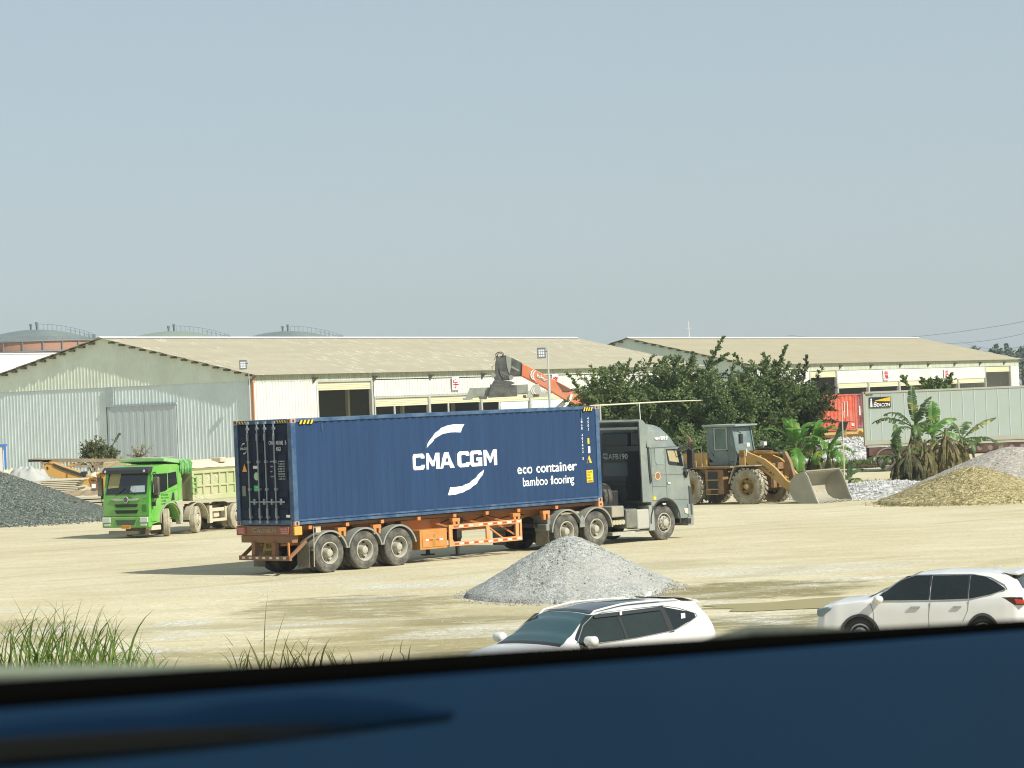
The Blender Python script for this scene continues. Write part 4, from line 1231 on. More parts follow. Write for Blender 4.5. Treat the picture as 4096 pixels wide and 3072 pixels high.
m_ = MB().bb(X(15.98), X(16.10), 2.54, 2.78, 2.16, 2.74).build('wing_mirror', M_black, tt, bevel=.03)
MB().prism([(X(15.88), 2.08), (X(16.06), 2.06), (X(15.98), 1.86)], -.10, -.01).build('kerb_mirror', M_black, tt, bevel=.02)
MB().tube([(X(14.10), .06, 3.72), (X(14.07), .06, 4.25)], .013, 6).build('aerial', mat('aerial_white', (.7, .72, .7), .4), tt)
# wheels
fw_ = wheel(tt, X(14.97), .03, .53, dual=False, dish=False)
copy_part(fw_, (X(14.97), 2.41, .53), (0, 0, pi))
rwl = wheel(tt, X(10.62), .03, .53)
copy_part(rwl, (X(11.92), .03, .53)); copy_part(rwl, (X(10.62), 2.41, .53), (0, 0, pi)); copy_part(rwl, (X(11.92), 2.41, .53), (0, 0, pi))
for y0, y1 in ((.0, .62), (1.82, 2.44)):
    f_ = fen_arch(X(10.62), y0, y1, .52, .68, 20, 178); f_.build('rear_fender', M_fen, tt)
    f_ = fen_arch(X(11.92), y0, y1, .52, .68, 2, 160); f_.build('rear_fender', M_fen, tt)
    MB().prism([(X(11.16), .62), (X(11.38), .62), (X(11.36), .86), (X(11.27), 1.0), (X(11.18), .86)], y0 + .002, y0 + .03).build('fender_infill', M_fen, tt)
    MB().bb(X(9.80), X(9.93), y0 + .02, y1, .78, 1.06).bb(X(9.72), X(9.86), y0 + .0, y0 + .5, .60, .80).build('tail_lamp_box', mat('lamp_box_grey', (.16, .17, .16), .5, dust=.35, dcol=(.3, .29, .23)), tt, bevel=.02)
    MB().bb(X(9.84), X(9.86), y0 + .04, y1 - .04, .16, .62).build('mud_flap', MATS['mud_flap_dusty'], tt)
arc_f = fen_arch(X(15.0), .0, .5, .60, .70, -10, 185)
arc_f.build('front_wheel_arch', mat('arch_black', (.03, .03, .03), .8), tt)
fr = MB()
for y in (.80, 1.56): fr.bb(X(9.7), X(16.1), y, y + .08, .72, 1.0)
for x in (10.0, 11.2, 12.6, 13.6, 15.6): fr.bb(X(x), X(x + .1), .86, 1.58, .76, .96)
fr.bb(X(10.8), X(11.7), .7, 1.74, 1.0, 1.06)
fr.build('frame_rails', M_black, tt)
for x in (10.62, 11.92, 14.97): MB().cyl((X(x), .4, .53), (X(x), 2.04, .53), .09, n=12).build('axle', M_black, tt)
MB().bb(X(9.55), X(9.75), .35, 2.1, .70, .82).build('rear_crossbar', M_black, tt)
# side kit between the axles
MB().bb(X(13.25), X(13.78), .03, .60, .45, 1.04).build('fuel_tank', mat('tank_dark', (.10, .115, .105), .4, dust=.15), tt, bevel=.05)
MB().bb(X(13.72), X(14.26), .0, .5, .40, 1.0).build('toolbox', mat('box_grey', (.38, .38, .34), .5, dust=.2), tt, bevel=.04)
bb_ = MB().bb(X(12.62), X(13.16), .03, .5, .82, 1.16)
bb_.build('battery_box', mat('batt_dusty', (.22, .23, .20), .6, dust=.4), tt, bevel=.03)
cy = MB()
for k in range(4): cy.cyl((X(12.72 + k * .14), .05, .66), (X(12.72 + k * .14), .5, .66), .075, n=12)
cy.build('air_tank', mat('air_tank_beige', (.40, .37, .26), .5, dust=.3), tt, smooth=True)
MB().bb(X(14.26), X(14.50), .0, .45, .32, 1.10).build('cab_step', mat('step_grey', (.27, .29, .27), .5), tt, bevel=.02)
MB().bb(X(12.7), X(14.2), .12, .5, .26, .36).build('low_rail', M_steel, tt)
MB().bb(X(12.6), X(13.9), .9, 1.6, .5, 1.6).bb(X(13.4), X(13.9), 1.7, 2.3, .6, 1.7).build('engine_block', M_black, tt, bevel=.05)
MB().lathe([(.0, 0), (.3, 0), (.3, .6), (0, .6)], (X(13.3), .9, 1.5), 'y', 18).build('air_filter', M_black, tt)
ch_ = MB()
for q in range(3):
    pts = []
    for k in range(90):
        a = k * .75; pts.append((X(12.55 + q * .02) + .05 * cos(a) + .0016 * k, .75 + q * .28 + .05 * sin(a), 1.75 - .62 * (k / 90) ** 1.1 + .05 * sin(k * .05)))
    ch_.tube(pts, .012, 5)
ch_.build('coiled_hose', M_black, tt)
cp = copy_part(w0, (X(13.2), 1.9, 1.35), (0, 0, pi / 2)); cp.parent = tt; cp.name = 'spare_wheel'; cp.scale = (.8, .6, .8)
cp.location = (X(13.55), 1.25, 1.42)
# ================================================================ GREEN DUMP TRUCK
M_g = mat('truck_green', (.085, .37, .03), .42, var=.1, vs_=1.5, dust=.14, dcol=(.42, .45, .25), dscale=1.2, coat=.2)
M_gd = mat('tarp_green', (.12, .36, .10), .8, var=.25, vs_=6, dust=.2, dcol=(.35, .42, .25), dscale=2)
M_bed = mat('dusty_bed', (.29, .40, .15), .8, var=.12, vs_=1.2, dust=.68, dcol=(.45, .42, .27), dscale=.9)
M_sand = mat('dusty_load', (.56, .51, .37), .9, var=.08, vs_=1.5)
M_dch = mat('dusty_chassis', (.16, .14, .10), .9, var=.2, dust=.4, dcol=(.40, .36, .25), dscale=2)
M_dust = mat('dusted_metal', (.48, .44, .32), .85, var=.12, vs_=2)
M_chr = mat('chrome', (.55, .57, .55), .2, metal=.7, var=.05)
M_lens = mat('headlamp_lens', (.62, .64, .62), .15, var=.15, vs_=12)
HD = radians(239)   # heading
dt = thing('dump_truck', 'bright green dump truck with dusty bed facing the camera', 'truck', (-13.75, 101.6, 0), HD)
dt.scale = (.89, .89, .96)
# local: +x forward, +y left (image right side of the cab)
prof = [(-.85, .95), (-.55, .95)]
for k in range(11):
    a = radians(180 - k * 18); prof.append((0.0 + .62 * cos(a), .60 + .62 * sin(a)))
prof += [(.66, .58), (1.30, .50), (1.38, .66), (1.38, 1.30), (1.34, 1.62), (1.10, 2.56), (.98, 2.68), (.80, 2.73), (.2, 2.77), (-.6, 2.74), (-.78, 2.66), (-.85, 2.50)]
MB().prism(prof, -1.2, 1.2).build('cab', M_g, dt, bevel=.07, seg=3)
def fq(a, b, c, d, off=.02):  # patch on the sloping windscreen plane between (1.34,1.62) and (1.10,2.56)
    n = Vector((.94, 0, .24)).normalized()
    return n * off
nn = Vector((.969, 0, .247))
def wp(y, t, off): # point on windscreen plane
    return Vector((lerp(1.34, 1.10, t), y, lerp(1.62, 2.56, t))) + nn * off
def wquad(name, pts, m, off, parent=None):
    P = [wp(y, t, off) for y, t in pts]; Q = [wp(y, t, off - .02) for y, t in pts]
    n = len(P); f = [tuple(range(n)), tuple(range(2 * n - 1, n - 1, -1))] + [(i, i + n, (i + 1) % n + n, (i + 1) % n) for i in range(n)]
    return MB().add(P + Q, f).build(name, m, parent or dt)
ws = wquad('windscreen', [(-1.06, .06), (1.06, .06), (1.02, .94), (-1.02, .94)], M_gls, .022)
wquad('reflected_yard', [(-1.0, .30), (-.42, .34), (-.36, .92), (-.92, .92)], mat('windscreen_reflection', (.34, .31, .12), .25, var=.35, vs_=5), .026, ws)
wquad('paper', [(.20, .12), (.98, .14), (.94, .40), (.22, .40)], mat('dash_paper', (.42, .50, .52), .4, var=.3, vs_=8), .026, ws)
wp_ = MB()
wp_.beam(wp(-.5, .02, .05), wp(-.05, .30, .05), .025, .03).beam(wp(.5, .02, .05), wp(.1, .26, .05), .025, .03)
wp_.build('wiper', M_black, dt)
vz = MB().prism([(1.10, 2.50), (1.34, 2.46), (1.36, 2.60), (1.20, 2.72), (1.02, 2.70)], -1.22, 1.22).build('sun_visor', mat('visor_black', (.03, .035, .04), .35), dt, bevel=.03)
for y in (-1.05, 1.0): MB().lathe([(0, 1.37), (.05, 1.37), (.05, 1.34)], (0, y, 2.56), 'x', 12).build('marker_lamp', M_lens, vz)
# nose
fx = 1.38
def fr_(name, y0, y1, z0, z1, m, d=.02, x=fx, bevel=.006, parent=None): return MB().bb(x - .02, x + d, y0, y1, z0, z1).build(name, m, parent or dt, bevel=bevel)
MB().prism([(-.78, 1.50), (-.55, 1.44), (.62, 1.44), (.80, 1.50), (.60, 1.53), (.16, 1.49), (-.10, 1.49), (-.55, 1.53)], fx - .02, fx + .03, 'x').build('nose_wing', M_chr, dt)
bd = MB().lathe([(.0, fx + .05), (.13, fx + .05), (.14, fx + .02)], (0, .03, 1.47), 'x', 20).build('badge', M_chr, dt)
MB().lathe([(.055, fx + .054), (.10, fx + .054), (.10, fx + .05), (.055, fx + .05)], (0, .03, 1.47), 'x', 20).bb(fx + .05, fx + .054, .015, .045, 1.38, 1.56).bb(fx + .05, fx + .054, -.08, .14, 1.455, 1.485).build('badge_mark', mat('badge_dark', (.07, .08, .08), .4), bd)
for z0, z1 in ((1.18, 1.30), (.94, 1.07)):
    MB().prism([(-.60, z1), (-.52, z0), (.56, z0), (.64, z1)], fx - .02, fx + .012, 'x').build('grille_slot', M_black, dt)
MB().prism([(-.66, 1.12), (-.58, 1.08), (.62, 1.08), (.70, 1.12), (.70, 1.15), (.6, 1.11), (-.56, 1.11), (-.66, 1.15)], fx - .01, fx + .03, 'x').build('grille_bar', M_g, dt)
fr_('seam', -1.19, 1.19, .82, .845, M_black, .014)
fr_('corner_vent', .86, 1.08, 1.00, 1.28, mat('vent_dark_green', (.04, .20, .02), .6), .01)
bm_ = MB().bb(1.20, 1.46, -1.23, 1.23, .40, .82).build('front_bumper', M_g, dt, bevel=.04, seg=3)
MB().prism([(-.52, .70), (-.42, .50), (.46, .50), (.56, .70)], 1.45, 1.475, 'x').build('intake', mat('intake_grey', (.07, .10, .07), .7), bm_)
for s_ in (-1, 1):
    MB().bb(1.44, 1.49, s_ * .78, s_ * 1.20, .60, .80).build('headlamp', M_lens, dt, bevel=.02)
    MB().bb(1.44, 1.48, s_ * .80, s_ * 1.12, .47, .56).build('fog_lamp', M_lens, dt, bevel=.015)
    MB().bb(.9, 1.30, s_ * 1.2, s_ * 1.25, .62, .78).build('side_lamp', M_g, dt, bevel=.01)
pl = MB().bb(1.46, 1.475, -.20, .27, .36, .52).build('number_plate', mat('plate_orange', (.78, .36, .03), .5), dt)
text('lettering', '\u7ca4A 36709', mat('plate_text_brown', (.40, .13, .02), .6), pl, (1.478, -.17, .40), (0, 1, 0), (0, 0, 1), (.40, .085), .003, bold=.01)
fr_('skid_bar', -.95, .60, .14, .28, mat('skid_grey', (.24, .22, .16), .8), .10, 1.30)
MB().bb(1.1, 1.25, .86, 1.05, .10, .34).bb(-.2, 1.2, -.2, .35, .1, .42).build('front_hitch', M_dch, dt, bevel=.02)
text('lettering', 'J6F', mat('badge_text', (.05, .25, .03), .6), dt, (fx + .003, .86, 1.46), (0, 1, 0), (0, 0, 1), (.24, .07), .004)
# left side of the cab (y=+1.2)
def sd(name, pts, m, d=.012, parent=None, bevel=0): return MB().prism(pts, 1.195, 1.2 + d).build(name, m, parent or dt, bevel=bevel)
dw = sd('door_window', [(1.02, 2.42), (1.14, 1.64), (.28, 1.74), (.12, 1.80), (.10, 2.42)], M_gls)
dw2 = sd('door_window', [(.05, 2.42), (.05, 1.83), (-.55, 1.98), (-.50, 2.46)], M_gls)
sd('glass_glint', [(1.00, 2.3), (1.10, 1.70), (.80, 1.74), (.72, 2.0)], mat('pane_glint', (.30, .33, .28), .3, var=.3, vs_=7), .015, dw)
for pts in ([(1.13, 2.6), (1.15, 2.6), (1.24, .95), (1.22, .95)], [(-.60, 2.6), (-.585, 2.6), (-.60, 1.2), (-.615, 1.2)], [(1.2, 1.56), (-.6, 1.80), (-.6, 1.785), (1.2, 1.545)]):
    sd('panel_seam', pts, mat('seam_green', (.035, .17, .02), .7), .004)
sd('rear_vent', [(-.32, 1.66), (-.22, 1.66), (-.10, 1.36), (-.34, 1.36)], M_black, .012)
for k, (s, w_) in enumerate((('\u5b89\u5168\u8fd0\u8f93', .46), ('\u7ca4A 36709', .50), ('\u4e2d\u56fd', .30), ('\u603b\u8d28\u91cf31000kg', .52))):
    text('lettering', s, mat('door_text', (.03, .16, .025), .6), dt, (.55, 1.203, 1.56 - k * .115), (-1, 0, 0), (0, 0, 1), (w_, .07), .004, bold=.01)
for s_ in (1, -1):
    mi = MB().bb(1.10, 1.24, s_ * 1.36, s_ * 1.60, 1.62, 2.32).build('wing_mirror', mat('mirror_black', (.035, .035, .035), .5, dust=.15), dt, bevel=.03)
    m2 = MB().tube([(1.0, s_ * 1.18, 2.46), (1.2, s_ * 1.46, 2.50), (1.18, s_ * 1.46, 2.3)], .022)
    m2.build('mirror_arm', M_black, mi); m2 = MB()
    m2.tube([(1.16, s_ * 1.46, 1.62), (1.2, s_ * 1.40, 1.30), (1.1, s_ * 1.18, 1.28)], .022)
    m2.bb(1.0, 1.16, s_ * 1.24, s_ * 1.44, 1.50, 1.68).bb(1.1, 1.2, s_ * 1.2, s_ * 1.36, 1.20, 1.36)
    m2.build('lower_mirror', M_black, mi)
fa = fen_arch(0, 1.0, 1.27, .60, .70, -5, 185, .03, .07)
fa.build('wheel_arch', mat('arch_grey', (.30, .30, .25), .7, dust=.3), dt)
fen_arch(0, -1.24, -1.0, .60, .70, -5, 185, .03, .07).build('wheel_arch', MATS['arch_grey'], dt)
fen_arch(0, -.98, .98, .60, .66, -5, 185, .03).build('wheel_housing', MATS['arch_black'], dt)
MB().prism([(-.62, .95), (-.62, .42), (-.78, .42), (-.84, 1.0), (-.80, 1.35), (-.35, 1.30)], 1.0, 1.26).build('arch_extension', mat('ext_grey', (.36, .36, .30), .7, dust=.3), dt, bevel=.02)
MB().bb(.62, 1.25, .9, 1.2, .28, .46).build('step', M_dust, dt, bevel=.02)
# wheels
SR = radians(38)
d0 = wheel(dt, 0.0, 1.16, .53, side=1, dual=False, dish=False, tm=M_tyred, rm=M_dust, steer=SR)
copy_part(d0, (0, -1.16, .53), (0, 0, SR))
d1 = copy_part(d0, (-1.95, 1.16, .53), (0, 0, pi + SR * .6)); copy_part(d0, (-1.95, -1.16, .53), (0, 0, SR * .6))
d2 = wheel(dt, -4.75, 1.18, .53, side=1, tm=M_tyred, rm=M_dust)
for x, y in ((-6.1, 1.18), (-4.75, -1.18), (-6.1, -1.18)):
    copy_part(d2, (x, y, .53), (0, 0, pi if y > 0 else 0))
fen_arch(-1.95, .88, 1.2, .55, .66, 0, 175, .02).build('wheel_arch', M_dust, dt)
fm = MB()
for y in (-.45, .37): fm.bb(-7.0, 1.1, y, y + .08, .72, 1.0)
for x in (-.9, -2.6, -3.6, -5.4, -6.9): fm.bb(x, x + .12, -.4, .4, .76, .96)
for x in (0, -1.95, -4.75, -6.1): fm.cyl((x, -.95, .53), (x, .95, .53), .1, n=10)
fm.bb(-3.9, -2.9, -.3, .3, .5, 1.1); fm.bb(-1.0, .6, -.5, .5, .5, 1.1)
fm.build('chassis', M_dch, dt)
MB().bb(-1.02, -.90, -1.0, 1.1, .95, 2.2).bb(-1.0, -.9, .5, 1.1, 1.3, 1.95).build('cab_rear_rack', M_dch, dt)
MB().tube([(-.98, .9, 1.9), (-1.0, 1.0, 1.4), (-.95, .9, 1.15)], .10, 8).build('intake_pipe', M_dust, dt)
# side guard and box between the second and third axle
gd = MB().bb(-3.85, -2.85, 1.05, 1.12, .78, .92).bb(-3.95, -2.85, 1.05, 1.12, .38, .50).bb(-2.95, -2.75, 1.0, 1.16, .34, 1.02).bb(-4.0, -3.9, 1.05, 1.12, .38, .95)
gd.build('side_guard', M_dust, dt, bevel=.01)
MB().cyl((-3.0, .75, .66), (-3.7, .75, .66), .17, n=14).bb(-3.6, -3.2, .9, 1.02, .56, .76).build('air_tank', M_dust, dt)
# tipper body
bd = MB()
bx0, bx1, bz0, bz1 = -7.2, -1.5, 1.10, 2.26
bd.bb(bx0, bx1, 1.12, 1.18, bz0, bz1).bb(bx0, bx1, -1.18, -1.12, bz0, bz1).bb(bx0, bx1, -1.12, 1.12, bz0, bz0 + .08)
bd.bb(bx1 - .06, bx1, -1.12, 1.12, bz0, bz1 + .1).bb(bx0, bx0 + .06, -1.12, 1.12, bz0, bz1)
body = bd.build('tipper_body', M_bed, dt, bevel=.01); body.location = (0, 0, .17)
rb = MB()
rb.bb(bx0, bx1, 1.18, 1.26, bz1 - .12, bz1).bb(bx0, bx1, 1.18, 1.25, bz0, bz0 + .22)
rb.bb(bx1 - .14, bx1, 1.18, 1.27, bz0, bz1)
rb.bb(bx0, bx1, 1.18, 1.235, 1.62, 1.70)
k = 0; x = bx1 - .78
while x > bx0:
    rb.bb(x - .12, x, 1.18, 1.245, bz0 + .22, bz1 - .12); x -= .55
rb.build('side_ribs', M_bed, body, bevel=.02)
rl = MB().bb(-1.80, -1.74, 1.19, 1.30, 1.36, 2.02).bb(-1.52, -1.46, 1.19, 1.30, 1.36, 2.02)
for z in (1.38, 1.58, 1.78, 1.98): rl.bb(-1.80, -1.46, 1.24, 1.30, z, z + .04)
rl.build('ladder', mat('ladder_green', (.22, .40, .12), .7, dust=.2), body)
MB().bb(bx0, bx1, 1.02, 1.20, bz1, bz1 + .09).bb(bx0, bx1, -1.2, -1.02, bz1, bz1 + .09).build('rolled_cover_rail', mat('rail_brown', (.22, .20, .10), .8), body)
for s, x0, w_ in (('\u7ca4A', -2.05, .36), ('36', -2.62, .36), ('709', -3.20, .36)):
    text('lettering', s, mat('bed_letter', (.62, .64, .52), .7), body, (x0, 1.186, 1.82), (-1, 0, 0), (0, 0, 1), (w_, .20), .004, bold=.02)
text('lettering', '\u7ca4A36709', MATS['bed_letter'], body, (-1.55, 1.254, 1.14), (-1, 0, 0), (0, 0, 1), (1.1, .15), .004, bold=.02)
# dusty cover over the load, mounded
cv = MB().grid(lambda i, j: (lerp(bx0 + .05, bx1 - .1, i / 24), lerp(-1.1, 1.1, j / 12), bz1 + .10 + .30 * (1 - (j / 6 - 1) ** 2) * min(1, i / 4 + .3) + .04 * noise.noise(Vector((i * .4, j * .5, 2)))), 25, 13)
cv.build('load_cover', M_sand, body, smooth=60, fix=False)
MB().bb(-4.4, -4.0, .4, .9, 2.52, 2.72).build('cover_clutter', M_dust, body, bevel=.04)
# green canopy board over the cab and the rolled tarp net
MB().prism([(-1.5, 2.14), (-1.5, 2.72), (.25, 2.84), (.28, 2.72), (-1.1, 2.56), (-1.38, 2.14)], -1.18, 1.2).build('cab_guard', mat('canopy_green', (.14, .42, .11), .7, var=.1, dust=.2, dcol=(.45, .50, .33)), body, bevel=.02)
MB().bb(-.6, .2, -1.1, 1.0, 2.852, 2.866).build('guard_dust', mat('pale_green_dust', (.46, .54, .36), .9), body)
fp = MB()
r = random.Random(3)
for k in range(15):
    x = .34 - k * .052; y = 1.22 + .03 * (k % 2) + r.uniform(-.01, .02)
    z0 = 2.86; z1 = 2.36 + r.uniform(-.08, .06)
    fp.tube([(x + .02, y - .06, z0), (x - .03, y + .04, lerp(z0, z1, .3)), (x + .02, y + .04, lerp(z0, z1, .7)), (x - .02, y + .01, z1)], [.03, .035, .034, .02], 6)
tn = fp.build('rolled_tarp_net', M_gd, body)
tn.location = (-1.1, 0, -.12)

# ================================================================ WHEEL LOADER
M_lo = mat('loader_yellow', (.50, .29, .065), .55, var=.12, vs_=1.5, dust=.22, dcol=(.40, .33, .20), dscale=1.5)
M_lod = mat('loader_brown', (.24, .13, .05), .7, var=.25, vs_=2, dust=.3, dcol=(.30, .25, .16), dscale=2)
M_bk = mat('bucket_steel', (.30, .29, .23), .6, var=.15, vs_=1.5, dust=.35, dcol=(.42, .39, .29), dscale=1.6)
M_cg = mat('loader_cab_grey', (.11, .155, .165), .5, var=.1, dust=.2, dcol=(.25, .28, .25), dscale=2)
M_cgl = mat('loader_glass', (.10, .145, .145), .12, var=.25, vs_=2, dust=.25, dcol=(.26, .31, .28), dscale=1.5)
lt = thing('wheel_loader', 'dusty yellow wheel loader with grey cab and lowered bucket', 'wheel loader', (9.76, 108.5, 0), radians(-38))
lw = wheel(lt, 0, -1.14, .72, R=.69, W=.45, side=-1, dual=False, dish=True, tm=mat('loader_tyre', (.09, .085, .07), .9, var=.2, dust=.65, dcol=(.44, .40, .29), dscale=3), rm=M_rimy, tread=22, treadd=.05)
for x, y in ((-2.8, -1.14), (0, 1.14), (-2.8, 1.14)): copy_part(lw, (x, y, .72), (0, 0, 0 if y < 0 else pi))
ax = MB()
for x in (0, -2.8): ax.cyl((x, -.8, .72), (x, .8, .72), .16, n=12).bb(x - .25, x + .25, -.25, .25, .5, .95)
ax.build('axle', M_lod, lt)
MB().bb(-.95, .75, -.42, .42, .62, 1.25).bb(-.6, .15, -.5, .5, 1.2, 1.65).build('front_frame', M_lod, lt, bevel=.03)
MB().bb(-4.1, -1.0, -.48, .48, .55, 1.25).build('rear_frame', M_lod, lt, bevel=.03)
MB().prism([(-4.35, 1.10), (-4.45, 1.35), (-4.35, 2.02), (-2.1, 2.10), (-2.1, 1.2), (-3.6, 1.1)], -.72, .72).build('engine_hood', M_lo, lt, bevel=.06)
MB().bb(-4.5, -4.2, -.8, .8, .75, 1.25).build('counterweight', M_lo, lt, bevel=.05)
MB().tube([(-3.05, -.45, 2.0), (-3.05, -.45, 2.55), (-3.08, -.46, 2.68), (-3.2, -.47, 2.76)], .06).build('exhaust', mat('rust_pipe', (.17, .10, .07), .8), lt, smooth=True)
MB().tube([(-2.75, -.78, 1.5), (-2.75, -.78, 2.22), (-2.6, -.78, 2.28), (-2.3, -.78, 2.28), (-2.3, -.78, 1.5)], .02).tube([(-2.55, -.86, 1.1), (-2.5, -.9, 1.75), (-2.9, -.9, 1.8)], .02).build('hand_rail', mat('rail_dusty', (.40, .34, .2), .7), lt)
# rear mudguard and platform
MB().bb(-2.6, -.75, -1.08, -.62, 1.46, 1.54).bb(-3.4, -2.5, -1.1, -.7, 1.46, 1.54).build('platform', M_lod, lt, bevel=.01)
tk = MB().bb(-2.02, -1.15, -1.02, -.60, .42, 1.42).build('side_tank', M_lod, lt, bevel=.03)
m_ = MB()
for z in (1.02, .66): m_.bb(-1.86, -1.42, -1.05, -1.02, z, z + .30)
m_.bb(-1.74, -1.44, -1.05, -1.02, .44, .60)
m_.build('step_recess', mat('recess_dark', (.025, .035, .04), .7), tk)
MB().bb(-1.92, -1.36, -1.10, -1.02, .985, 1.02).bb(-1.92, -1.36, -1.10, -1.02, .615, .65).bb(-1.94, -1.36, -1.10, -1.02, .42, .45).build('step', M_lo, tk)
# cab
cbx = MB()
z0, z1 = 1.56, 3.10
cb0, cb1, yy = -2.12, -.72, .66
for x, w in ((cb0, .10), (-1.78, .08), (-1.12, .10)):
    for s_ in (-1, 1): cbx.bb(x, x + w, s_ * yy - .04 * (s_ > 0), s_ * yy + .04 * (s_ < 0), 1.95 if x < -2 else z0, z1)
for s_ in (-1, 1):
    cbx.prism([(cb1 - .05, z0), (cb1 + .05, z0 + .35), (cb1 - .14, z1), (cb1 - .22, z1), (cb1 - .04, z0 + .35), (cb1 - .15, z0)], s_ * yy - .03, s_ * yy + .03)
cbx.bb(cb0, cb1 - .2, -yy, yy, z1 - .06, z1)
cbx.prism([(cb0 + .12, z0), (cb1 - .05, z0), (cb1 + .0, 1.70), (cb0 + .05, 1.70)], -yy, yy)
cbx.prism([(-1.78, z0), (-1.12, z0), (-1.12, 2.14), (-1.78, 2.14)], -yy - .012, yy + .012)
cbx.prism([(cb0, 1.95), (cb0 + .34, z0 + .1), (cb0 + .34, 1.9), (cb0 + .10, 2.2)], -yy, yy)
cab_l = cbx.build('cab', M_cg, lt, bevel=.012)
MB().prism([(cb0 - .12, 3.10), (cb1 + .10, 3.10), (cb1 + .10, 3.17), (cb0 - .12, 3.19)], -.80, .80).build('cab_roof', mat('loader_roof', (.20, .27, .27), .5, dust=.2), cab_l, bevel=.015)
gl = MB()
for s_ in (-1, 1):
    y = s_ * (yy - .02)
    gl.prism([(-1.72, 2.2), (-1.16, 2.2), (-1.16, 3.04), (-1.72, 3.04)], y - .01, y + .01)
    gl.prism([(-2.02, 2.2), (-1.80, 1.98), (-1.80, 3.04), (-2.02, 3.04)], y - .01, y + .01)
    gl.prism([(-1.02, 1.72), (cb1 - .06, 1.72), (cb1 - .02, 1.93), (cb1 - .18, 3.04), (-1.02, 3.04)], y - .01, y + .01)
gl.prism([(cb1 - .03, 1.93), (cb1 - .17, 3.04), (cb1 - .19, 3.04), (cb1 - .05, 1.93)], -yy + .03, yy - .03)
gl.bb(cb0, cb0 + .02, -yy + .05, yy - .05, 2.1, 3.04)
gl.build('window', M_cgl, cab_l)
MB().bb(-1.76, -1.70, -yy - .02, -yy, 2.18, 3.06).bb(-1.18, -1.12, -yy - .02, -yy, 2.18, 3.06).bb(-1.7, -1.18, -yy - .02, -yy, 2.16, 2.21).bb(-1.7, -1.18, -yy - .02, -yy, 3.03, 3.07).build('window_frame', mat('frame_light', (.32, .38, .38), .5), cab_l)
MB().bb(-1.5, -1.1, -.2, .25, 1.7, 2.6).tube([(-.95, 0, 1.8), (-.9, 0, 2.25)], .03).build('seat', M_black, cab_l)
MB().bb(-.40, -.30, -.95, -.78, 2.42, 2.80).tube([(-.62, -.7, 2.9), (-.35, -.85, 2.85), (-.35, -.86, 2.6)], .015).build('mirror', M_black, cab_l)
for y in (-.62, .62):
    MB().bb(-.35, -.15, y - .1, y + .1, 2.28, 2.44).beam((-.3, y, 1.9), (-.25, y, 2.3), .05, .05).build('work_lamp', M_lens, lt, bevel=.02)
# front mudguards
for s_ in (-1, 1):
    mb = MB()
    mb.prism([(-.78, .85), (-.62, 1.30), (-.50, 1.50), (.45, 1.52), (.45, 1.56), (-.54, 1.55), (-.66, 1.34), (-.84, .86)], s_ * 1.16, s_ * .62)
    mb.build('mudguard', mat('mudguard_dusty', (.30, .27, .19), .8, dust=.3), lt, bevel=.008)
# lift arms
arm = [(-.62, 2.12), (-.36, 2.14), (-.10, 2.02), (.55, 1.78), (1.05, 1.42), (1.55, .92), (2.10, .62), (2.22, .45), (2.10, .30), (1.80, .36), (1.25, .74), (.75, 1.12), (.25, 1.40), (-.20, 1.55), (-.45, 1.80), (-.64, 1.9)]
for y0, y1 in ((-.62, -.50), (.50, .62)):
    a_ = MB().prism(arm, y0, y1).build('lift_arm', M_lo, lt, bevel=.015)
    if y0 < 0:
        v = Vector((.95, 0, -.72)).normalized(); u_ = Vector((.72, 0, .95)).normalized()
        text('lettering', 'LONKING \u9f99\u5de5', mat('arm_text', (.03, .025, .02), .6), a_, (.18, -.622, 1.66), Vector((.80, 0, -.60)), Vector((.60, 0, .80)), (.98, .11), .004, bold=.015, shear=.2)
MB().bb(-.62, -.32, -.66, -.42, 1.5, 2.16).build('arm_tower', M_lo, lt, bevel=.03)
MB().bb(-.62, -.32, .42, .66, 1.5, 2.16).build('arm_tower', M_lo, lt, bevel=.03)
MB().lathe([(0, -.672), (.13, -.672), (.13, -.65)], (-.47, 0, 1.98), 'y', 16).build('pivot_pin', M_lod, lt)
# Z-bar linkage
MB().prism([(1.02, 2.02), (1.18, 2.05), (1.42, 1.6), (1.55, 1.1), (1.45, .72), (1.30, .78), (1.32, 1.15), (1.16, 1.6)], -.09, .09).build('rocker', M_lod, lt, bevel=.02)
MB().cyl((-.30, 0, 2.02), (.55, 0, 2.0), .10, n=14).cyl((.5, 0, 2.0), (1.1, 0, 1.96), .05, n=12).bb(-.45, -.25, -.12, .12, 1.5, 2.12).build('tilt_cylinder', M_lo, lt, bevel=.0, smooth=True)
for y in (-.36, .36): MB().cyl((-.55, y, 1.2), (.5, y, 1.05), .08, n=12).cyl((.45, y, 1.05), (1.1, y, .95), .045, n=10).build('lift_cylinder', M_lo, lt, smooth=True)
MB().beam((1.40, 0, .80), (2.25, 0, .62), .14, .12).bb(.55, .72, -.55, .55, 1.35, 1.6).bb(1.35, 1.5, -.55, .55, .72, .9).build('link_rod', M_lod, lt, bevel=.01)
hz = MB()
for k in range(6): hz.tube([(-.3, -.1 + k * .05, 2.12), (.3, -.15 + k * .06, 2.22 - .03 * k), (.9, -.1 + k * .05, 2.10), (1.0, -.05 + k * .03, 1.8)], .018, 5)
hz.build('hydraulic_hoses', M_black, lt)
